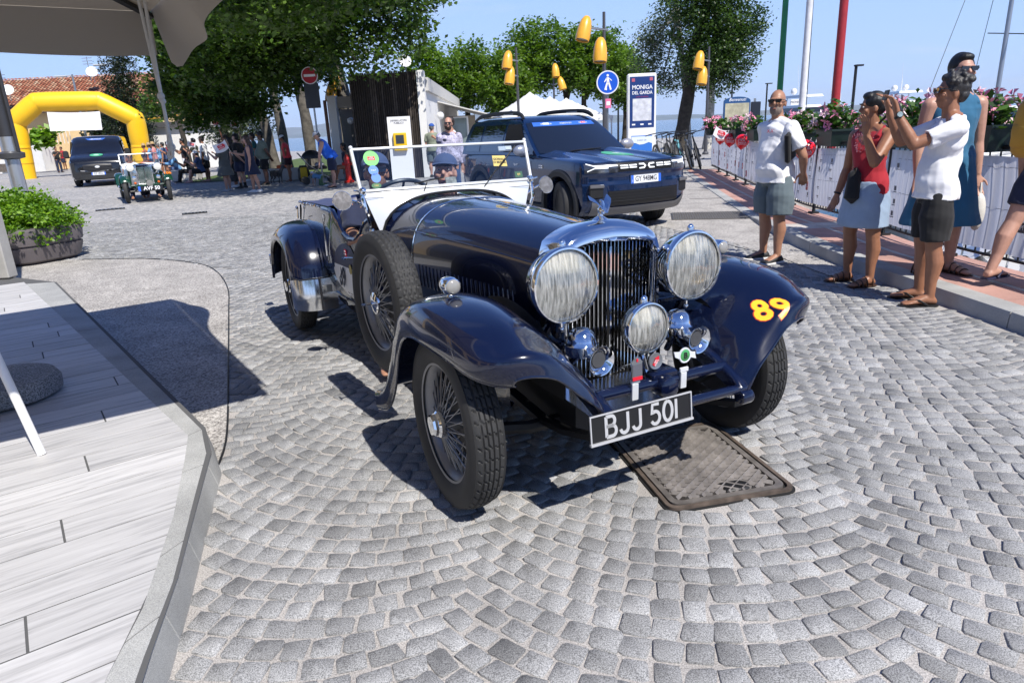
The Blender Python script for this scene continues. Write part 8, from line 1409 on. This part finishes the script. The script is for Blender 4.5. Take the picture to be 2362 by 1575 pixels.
# ================================================================ boats in the harbour
HULL = P('boat_white', (.78, .78, .78), .25, coat=.5); BGL = P('boat_glass', (.015, .018, .024), .08, coat=1); CANV = P('boat_canvas', (.015, .02, .04), .85); CANVL = P('boat_cover', (.58, .58, .60), .85, var=.1, bump=.2, bscale=3); BG = 'boats moored in the harbour'
def hull(t, L, w, z0, z1, mat=HULL):
    b = B(); rows = []
    for i in range(13):
        u = i / 12; ww = w / 2 * min(1, (1.02 - u) * 2.6) ** .6; rows.append([(u * L - L / 2, s * ww * k, z0 + (z1 + .25 * u * u - z0) * zz) for s, k, zz in ((-1, 1, 1), (-1, .92, .45), (-1, .55, 0), (1, .55, 0), (1, .92, .45), (1, 1, 1))])
    b.loft(rows, True, True); return b.build('hull', mat, t, 40)
def motor_yacht(px, Y, rz, L, lb, fly=True, canvas=False):
    p = AT(px, 280, Y); t = thing('motor_yacht', lb, 'boat', (p.x, Y, -1.35), rz, BG); w = L * .30; hull(t, L, w, -.2, 1.5)
    for nm, x0, x1, z0, z1, k, mt in (('cabin', -.40, .22, 1.5, 2.7, .80, HULL), ('cabin_glass', -.38, .205, 1.85, 2.5, .815, BGL)) + ((('flybridge', -.36, .06, 2.7, 3.5, .70, HULL), ('fly_glass', -.30, .075, 2.95, 3.3, .712, BGL), ('hardtop', -.34, .02, 4.15, 4.35, .70, HULL)) if fly else ()):
        b = B(); sl = .10 * L * (z1 - z0) / 1.2; b.loft([[(x0 * L, -w / 2 * k, z0), (x1 * L, -w / 2 * k * .8, z0), (x1 * L, w / 2 * k * .8, z0), (x0 * L, w / 2 * k, z0)], [(x0 * L, -w / 2 * k * .95, z1), (x1 * L - sl, -w / 2 * k * .76, z1), (x1 * L - sl, w / 2 * k * .76, z1), (x0 * L, w / 2 * k * .95, z1)]], True, True); b.build(nm, mt, t, None)
    if canvas: b = B(); b.grid(lambda u, v: (-.42 * L + .5 * L * u, (v * 2 - 1) * w * .44, 2.2 + .75 * math.sin(math.pi * min(1, u * 1.1 + .1)) * (1 - .3 * (v * 2 - 1) ** 2)), 10, 8); b.build('canvas_hood', CANV, t, 60, solid=.03)
    b = B(); zt = 4.35 if fly else 2.7; [b.tube([(-.28 * L, s * w * .28, zt - 1.0), (-.26 * L, s * w * .28, zt)], .05, 5) for s in (-1, 1)] if fly else None; b.tube([(-.2 * L, 0, zt), (-.2 * L, 0, zt + 1.4)], .03, 5); b.tube([(-.3 * L, .5, zt), (-.34 * L, .5, zt + 2.6)], .015, 4); [b.ball((-.22 * L, s * .5, zt + .35), .28, n=10, k=7) for s in (-1, 1)]; b.build('mast', HULL, t, 40)
motor_yacht(1872, 62, R(-80), 10, 'white flybridge motor yacht between the white and the red flagpole'); motor_yacht(1985, 52, R(-60), 9, 'motor boat with black windows right of the red flagpole', False, True); motor_yacht(2092, 66, R(-100), 12, 'white motor yacht with radar domes above the ponytail of the woman'); motor_yacht(2290, 38, R(-70), 9, 'cabin cruiser with dark canvas hood at the right', False, True); motor_yacht(2235, 60, R(-120), 9, 'distant pale boat at the far right behind the sail mast', False)
p = AT(2272, 250, 27); sb = thing('sailing_boat', 'sailing boat with tall grey mast and dark boom cover at the right edge', 'boat', (p.x, 27, -1.35), R(25), BG); hull(sb, 9, 2.7, -.2, .9); b = B(); b.tube([(.6, 0, .9), (.62, 0, 6), (.66, 0, 13)], [.085, .08, .06], 10); b.build('mast', P('mast_alloy', (.36, .38, .42), .35, .6), sb); b = B(); b.tube([(.5, 0, 2.1), (-3.8, 0, 2.45)], [.14, .18], 8); b.build('boom_cover', CANV, sb); b = B(); b.box((-.4, 0, 1.2), (4, 1.6, .6), bev=.2); b.build('cabin', HULL, sb, 40); b = B()
for q in ((4.3, 0, 1.1), (-4.4, 0, 1.0), (.6, 1.3, .9), (.6, -1.3, .9)): b.tube([q, (.66, 0, 12.6)], .012, 4)
b.tube([(.64, -.7, 5.2), (.64, .7, 5.4)], .02, 5); b.build('rigging', DARKIRON, sb)
for i, (x, y, rz, lb) in enumerate(((6.9, 6.2, 62, 'white open dinghy just beyond the railing at the right edge'), (7.3, 8.6, 70, 'covered dinghy behind the teal blue dress'), (7.7, 11.0, 75, 'dinghy with pale cover seen left of the ponytailed woman'), (8.4, 13.0, 80, 'white dinghy behind the flower boxes by the red pole'))):
    t = thing('dinghy', lb, 'boat', (x, y, -1.35), R(rz), BG); hull(t, 4.6, 1.9, -.15, .78); b = B(); b.grid(lambda u, v: (-2.1 + 3.6 * u, (v * 2 - 1) * .82 * (1 - .35 * u * u), .80 + .42 * math.sin(math.pi * v) * (1 - .5 * u) + .04 * math.sin(u * 19 + v * 7)), 16, 10); b.build('cover', CANVL if i % 2 else HULL, t, 60); b = B(); [b.tube([(-1.9 + 3.5 * k / 5, s * .9, .75), (-1.9 + 3.5 * k / 5, s * .86, 1.15)], .014, 5) for k in range(6) for s in (-1, 1)]; [b.tube([(-1.9, s * .86, 1.15), (1.6, s * .80, 1.18)], .014, 5) for s in (-1, 1)]; b.build('guard_rail', CHROME, t); b = B(); b.box((-2.35, 0, .9), (.35, .4, .6), bev=.08); b.build('outboard', BLACK, t, 40)

# ================================================================ bicycles by the far end of the railing
def bicycle(lb, loc, rz, col, lean=5):
    t = thing('bicycle', lb, 'bicycle', loc, R(rz), 'parked bicycles'); t.rotation_euler = (R(lean), 0, R(rz)); t.scale = (1.1, 1.1, 1.1); MX = RX(R(90))
    for x in (-.56, .56):
        w = bpy.data.objects.new('wheel', None); COL.objects.link(w); w.parent = t; w.location = (x, 0, .35); b = B(); b.tube([(.335 * math.cos(a), 0, .335 * math.sin(a)) for a in (2 * math.pi * i / 32 for i in range(32))], .028, 8, loop=True); b.build('tyre', TYRE, w); b = B(); b.tube([(.30 * math.cos(a), 0, .30 * math.sin(a)) for a in (2 * math.pi * i / 32 for i in range(32))], .012, 5, loop=True); [b.tube([(0, (-1) ** i * .03, 0), (.30 * math.cos(a), 0, .30 * math.sin(a))], .0035, 4, False) for i, a in enumerate(2 * math.pi * j / 16 for j in range(16))]; b.build('rim', STEEL, w)
    b = B(); BB, HT, ST = Vector((-.08, 0, .32)), Vector((.36, 0, .82)), Vector((-.22, 0, .80)); [b.tube(p_, r_, 7) for p_, r_ in (([BB, HT - Vector((0, 0, .12))], .032), ([ST - Vector((0, 0, .08)), HT], .022), ([BB, ST], .02), ([BB, (-.56, .05, .35)], .013), ([BB, (-.56, -.05, .35)], .013), ([ST, (-.56, 0, .35)], .012))]; b.build('frame', col, t)
    b = B(); b.tube([HT - Vector((.0, 0, .14)), HT + Vector((-.04, 0, .10))], .02, 7); [b.tube([HT - Vector((0, 0, .13)), (.50, s * .06, .52), (.56, s * .06, .35)], .016, 6) for s in (-1, 1)]; b.build('fork', BLACK, t); b = B(); b.tube(smoothpath([(.26, -.33, .98), (.34, -.16, 1.0), (.34, .16, 1.0), (.26, .33, .98)], 3), .013, 6); b.build('handlebar', BLACK, t); b = B(); b.loft([[(x, s * w, z) for s, z in ((-1, .955), (-.8, .985), (.8, .985), (1, .955))] for x, w in ((-.36, .07), (-.25, .07), (-.12, .025), (-.08, .015))], True, True); b.tube([ST, (-.25, 0, .96)], .014, 6); b.build('saddle', BLACK, t, 40); b = B(); b.tube([BB + Vector((0, -.09, 0)), BB + Vector((0, .09, 0))], .035, 10); [b.box(BB + Vector((s * .14, s * .12, -s * .09)), (.09, .08, .02)) for s in (-1, 1)]; b.tube([BB + Vector((s * .0, .08, 0)) for s in (0, 1)] if 0 else [BB + Vector((-.14, -.09, .09)), BB + Vector((.14, -.09, -.09))], .01, 5); b.build('crank', BLACK, t, 40)
for i, (px, py, rz, lb, col) in enumerate(((1538, 392, -118, 'leftmost parked bicycle, with pale frame', P('bike_pale', (.5, .5, .5), .3)), (1560, 390, -112, 'black parked bicycle second from the left, with red rear light', BLACK), (1582, 392, -110, 'parked bicycle with light blue frame in the middle of the row', P('bike_cyan', (.12, .42, .50), .3)), (1606, 390, -108, 'dark parked bicycle second from the right, leaning on its neighbour', P('bike_navy', (.02, .04, .09), .3)), (1626, 389, -106, 'rightmost parked bicycle, black with fat tyres beside the white banner', BLACK))): bicycle(lb, G(px, py, .02) + Vector((0, .45, 0)), rz, col, 8 + i * 2)

# ================================================================ near left: planter, post, parasol, rope, stand
POT = P('pot_mauve', (.115, .10, .105), .55, var=.1, scale=3, bump=.02, bscale=50); pt = thing('planter', 'rounded mauve-grey planter with a dome of bright green shrub beside the terrace', 'planter', (-7.12, 9.98, .006), R(-28)); b = B(); SEC = lambda k, z, e=.30: [((x * (1.0 * k - e) + math.cos(a) * e * k), (y * (.55 * k - e) + math.sin(a) * e * k), z) for x, y, a in [(1, 1, R(i * 15)) for i in range(7)] + [(-1, 1, R(90 + i * 15)) for i in range(7)] + [(-1, -1, R(180 + i * 15)) for i in range(7)] + [(1, -1, R(270 + i * 15)) for i in range(7)]]
b.loft([SEC(.86, 0), SEC(.93, .05), SEC(.97, .20), SEC(.975, .235), SEC(.955, .245), SEC(.955, .26), SEC(.98, .27), SEC(1.0, .45), SEC(.99, .49), SEC(.94, .50), SEC(.92, .44)], True, False); b.build('pot', POT, pt, 40); b = B(); b.prism([(p[0], p[1]) for p in SEC(.93, 0)], .40, .43); b.build('soil', P('soil', (.05, .035, .025), .95), pt, None)
leaves('shrub', [((0, 0, .54), (1.0, .64, .26)), ((-.2, .05, .60), (.80, .55, .32)), ((.45, -.05, .50), (.60, .56, .24)), ((-.1, .1, .70), (.60, .5, .22))], 26000, .030, BUSH_L, pt, .10, 22, seed=77, shell=.86, flat=.6)
b = B(); b.tube(smoothpath([(-.25, -.50, .5), (-.22, -.58, .36), (-.14, -.60, .14), (.02, -.62, .02), (-.15, -.80, .015)], 4), .022, 8); o = b.build('hose', P('hose_grey', (.22, .21, .21), .5), None, 80, Matrix.Translation(pt.location) @ RZ(R(-28))); tag(o, 'grey hose hanging down the side of the planter', 'hose')
POL = P('pole_silver', (.50, .51, .53), .32, .75); p0 = G(74, 545); p0 = Vector((p0.x * .93, p0.y * .93, 0)); sp_ = thing('silver_pole', 'thick silver pole with dark collar behind the bare elbow at the left', 'pole', p0); b = B(); b.tube([(0, 0, 0), (0, 0, 1.42)], .11, 20); b.tube([(0, 0, 1.5), (0, 0, 1.74)], .12, 20); b.build('tube', POL, sp_, 40); b = B(); b.lathe([(.11, 1.38), (.19, 1.40), (.20, 1.48), (.12, 1.51)], 24); b.build('collar', P('collar_dark', (.06, .06, .065), .45), sp_, 40); b = B(); b.tube([(0, 0, 1.74), (0, 0, 3.6)], .12, 20); b.tube([(.15, -.02, 1.5), (.15, -.02, 3.6)], .03, 8); b.build('dark_sleeve', P('sleeve_dark', (.05, .05, .055), .4, .3), sp_, 40)
gpz = G(22, 642, .13); b = B(); b.box((0, 0, 1.1), (.16, .16, 2.2), bev=.02); o = b.build('timber_post', P('post_grey', (.36, .35, .33), .8, var=.15, scale=6), None, 40, I4(gpz.x - .04, gpz.y + .02, .13)); tag(o, 'pale grey square post at the far corner of the terrace', 'post')
# square parasol whose far corner and valance hang into the picture
CLO = bpy.data.materials.new('parasol_cloth'); CLO.use_nodes = True; _nt = CLO.node_tree; _b = _nt.nodes['Principled BSDF']; _b.inputs['Base Color'].default_value = (.52, .48, .42, 1); _b.inputs['Roughness'].default_value = .85; _t = _nt.nodes.new('ShaderNodeBsdfTranslucent'); _t.inputs[0].default_value = (.50, .45, .38, 1); _x = _nt.nodes.new('ShaderNodeMixShader'); _x.inputs[0].default_value = .32; _nt.links.new(_b.outputs[0], _x.inputs[1]); _nt.links.new(_t.outputs[0], _x.inputs[2]); _nt.links.new(_x.outputs[0], _nt.nodes['Material Output'].inputs[0])
P1 = Vector((-2.36, 5.16, 2.37)); e1 = Vector((.56, -.828, 0)); e2 = Vector((-.828, -.56, 0)); LS = 3.15; PC = P1 + (e1 + e2) * (LS / 2); pr = thing('parasol', 'large square beige parasol over the terrace, its far corner hanging into the top left', 'parasol', (PC.x, PC.y, .13)); pl = lambda v: Vector(v) - pr.location; CR = [P1, P1 + e1 * LS, P1 + (e1 + e2) * LS, P1 + e2 * LS]; TOP = Vector((PC.x, PC.y, 2.85))
for i in range(4):
    a, c = CR[i], CR[(i + 1) % 4]
    b = B(); b.grid(lambda u, v: pl(a.lerp(c, u).lerp(TOP, v) - Vector((0, 0, .10 * math.sin(math.pi * u) * (1 - v) * v * 4 * .5))), 12, 10); b.build('canopy_panel', CLO, pr, 80, solid=.003)
    b = B(); out = (a.lerp(c, .5) - PC); out.z = 0; out.normalize(); b.grid(lambda u, v: pl(a.lerp(c, u) + out * (.003 + v * (.03 + (.16 * math.exp(-((u - .18) / .16) ** 2) if i == 0 else 0))) - Vector((0, 0, v * .29 - .02 + v * (.0 + (.10 * math.exp(-((u - .04) / .05) ** 2) - .10 * u if i == 0 else .015 * math.sin(u * 9)))))), 40, 6); b.build('valance', CLO, pr, 80, solid=.003)
    b = B(); b.tube([pl(a + Vector((0, 0, -.03))), pl(TOP - Vector((0, 0, .05)))], .026, 6); b.build('rib', BLACK, pr); b = B(); b.tube([pl(a.lerp(c, .5) + Vector((0, 0, -.03))), pl(TOP - Vector((0, 0, .05)))], .018, 6); b.build('rib', BLACK, pr)
b = B(); b.tube([(0, 0, .05), (0, 0, 2.7)], .032, 12); b.build('pole', POL, pr); gb = G(10, 918, .13); b = B(); b.lathe([(.27, 0), (.30, .02), (.305, .08), (.28, .12), (.06, .14), (.05, .2)], 40, I4(gb.x - PC.x, gb.y - PC.y, 0)); b.build('base', granite('base_granite', (.42, .42, .42), (.10, .10, .10), sc=110), pr, 40)
ROPE = P('rope_white', (.82, .81, .78), .8, bump=.2, bscale=300)
r0 = AT(395, 330, 4.9); rp = thing('rope', 'pair of white ropes with knots hanging from the parasol corner', 'rope', r0)
def rz_(px, py): return AT(px, py, 4.9) - r0
for pp, r in (([(315, -20), (350, 130), (380, 260), (392, 345)], .012), ([(330, -20), (352, 110), (372, 220), (396, 335)], .012)):
    b = B(); b.tube(smoothpath([rz_(*q) for q in pp], 5), r, 8); b.build('strand', ROPE, rp)
for px, py, s in ((371, 222, 1), (375, 233, .8), (395, 340, 1.2)): b = B(); b.ball(rz_(px, py), (.026 * s, .022, .026 * s), n=10, k=7); b.tube([rz_(px - 5, py - 5), rz_(px + 5, py + 5)], .016, 6); b.build('knot', ROPE, rp)
b = B(); b.tube(smoothpath([rz_(*q) for q in ((392, 345), (389, 356), (391, 364), (398, 360), (398, 345))], 4), .012, 8); b.build('loop', ROPE, rp)
f0 = G(97, 1048, .13); f1 = AT(-70, 690, 3.05); es = thing('folding_stand', 'white folding stand of which one slanted leg shows at the left', 'stand', f0); b = B(); b.tube([(0, 0, 0), f1 - f0], .020, 14); b.build('leg', WHITE, es); b = B(); g0 = f0 + Vector((-.62, .42, 0)); b.tube([g0 - f0, f1 - f0], .020, 12); b.build('leg', WHITE, es); b = B(); b.tube([(f1 - f0) * .55, (f1 - f0) * .55 + (g0 - f0) * .45], .012, 8); b.build('cross_bar', WHITE, es)

# ================================================================ things among the crowd
HY = P('hydrant_red', (.50, .02, .015), .4, var=.1); hyd = thing('hydrant', 'red fire hydrant pillar at the foot of the thickest plane tree', 'hydrant', G(806, 421)); b = B(); b.lathe([(.17, 0), (.17, .05), (.10, .08), (.09, .55), (.12, .58), (.12, .64), (.10, .68), (.09, .80), (.05, .88), (.01, .90)], 16); b.build('body', HY, hyd, 40); b = B(); [b.tube([(0, 0, .60), (s * .17, -.03, .60)], .05, 8) for s in (-1, 1)]; b.build('outlet', HY, hyd)
for px, py, w, lb in ((425, 418, 1.1, 'pale concrete block under the man in denim'), (612, 420, .9, 'concrete block behind the legs of the long-haired girl'), (658, 418, 1.0, 'white concrete block with orange box beside the woman in coral')): b = B(); b.box((0, 0, .22), (w, .55, .44), bev=.02); o = b.build('concrete_block', P('block_concrete', (.48, .46, .43), .9, var=.1), None, 40, I4(*(G(px, py) + Vector((0, .35, 0))))); tag(o, lb, 'block', 'concrete blocks along the trees')
ob = G(654, 418) + Vector((0, .35, .44)); b = B(); b.box((0, 0, .06), (.5, .3, .12), bev=.02); o = b.build('cool_box', P('box_orange', (.72, .12, .02), .5), None, 40, I4(*ob)); tag(o, 'orange box on the white concrete block', 'box')
ru = thing('rucksack', 'black and yellow rucksack standing under the pushchair', 'rucksack', G(703, 418)); b = B(); b.loft([[(x * w, y * d, z) for x, y in ((math.cos(a), math.sin(a)) for a in (2 * math.pi * i / 14 for i in range(14)))] for z, w, d in ((0, .18, .12), (.1, .22, .16), (.4, .20, .14), (.55, .12, .08))], True, True); b.build('bag', BLACK, ru, 50); b = B(); b.box((.05, -.15, .28), (.24, .06, .42), bev=.03); b.build('front_pocket', P('rucksack_yellow', (.75, .48, .02), .6), ru, 40)
ps = thing('pushchair', 'black pushchair with hood beside the man in the blue vest', 'pushchair', G(735, 424), R(-70)); b = B(); [b.tube(q, .014, 6) for s in (-.24, .24) for q in ([(s, .45, .12), (s, -.25, .62), (s, -.55, 1.02)], [(s, -.40, .12), (s, .05, .50)])]; b.tube([(-.24, -.55, 1.02), (.24, -.55, 1.02)], .016, 6); b.build('frame', STEEL, ps); b = B(); b.box((0, .05, .52), (.44, .55, .10), bev=.03); b.box((0, -.22, .72), (.44, .10, .5), bev=.03); b.build('seat', BLACK, ps, 40); b = B(); b.ball((0, -.12, .82), (.27, .34, .28), n=14, k=8, lo=.5); b.build('hood', BLACK, ps, 60); b = B(); b.box((.05, .1, .62), (.3, .3, .14), bev=.05); b.build('blanket', P('blanket', (.40, .38, .42), .9, var=.5, scale=20), ps, 40)
for x, y in ((-.27, .45), (.27, .45), (-.27, -.40), (.27, -.40)): b = B(); b.lathe([(.02, -.02), (.12, -.02), (.125, 0), (.12, .02), (.02, .02)], 18, Matrix.Translation((x, y, .125)) @ RY(R(90))); b.build('wheel', TYRE, ps, 40)
dg = thing('dog', 'small black and white dog standing between the girl and the woman in coral', 'dog', G(640, 424), R(60)); b = B(); b.loft([[(x, y + .0, z) for x, z in ((w * math.cos(a), zc + h_ * math.sin(a)) for a in (2 * math.pi * i / 12 for i in range(12)))] for y, w, h_, zc in ((-.24, .07, .09, .36), (-.12, .10, .13, .34), (.08, .085, .10, .36), (.22, .08, .09, .36), (.28, .04, .05, .38))], True, True); b.tube([(0, -.22, .40), (0, -.33, .52)], [.07, .055], 10); b.ball((0, -.38, .56), (.06, .09, .065), n=12, k=8); b.tube([(0, -.43, .55), (0, -.52, .53)], [.04, .028], 8)
for s in (-1, 1): b.tube([(s * .06, -.17, .32), (s * .06, -.19, .16), (s * .06, -.17, .02)], [.04, .025, .022], 8); b.tube([(s * .06, .20, .34), (s * .065, .14, .20), (s * .06, .24, .13), (s * .06, .22, .02)], [.055, .04, .022, .02], 8); b.loft([[(s * .05, -.36, .60), (s * .075, -.35, .58), (s * .06, -.33, .60)], [(s * .06, -.35, .68), (s * .065, -.345, .68), (s * .06, -.34, .68)]], True, True)
b.tube([(0, .27, .40), (0, .36, .48), (0, .38, .56)], [.022, .018, .008], 6); remesh(b, 'body', P('dog_coat', (.10, .10, .10), .9, var=.95, scale=4), dg, .014, sm=1)

# ---- the air over the lake: one closed even box around everything below the sky
hz = B(); hz.box((0, 7000, 168), (19400, 15600, 350)); hzo = hz.build('haze', BLACK, None, None); m_ = bpy.data.materials.new('haze_air'); m_.use_nodes = True; nt_ = m_.node_tree; nt_.nodes.remove(nt_.nodes['Principled BSDF']); pv_ = nt_.nodes.new('ShaderNodeVolumePrincipled'); pv_.inputs['Color'].default_value = (.80, .88, 1, 1); pv_.inputs['Density'].default_value = 5e-5; nt_.links.new(pv_.outputs[0], nt_.nodes['Material Output'].inputs['Volume']); hzo.data.materials[0] = m_; hzo['kind'] = 'stuff'
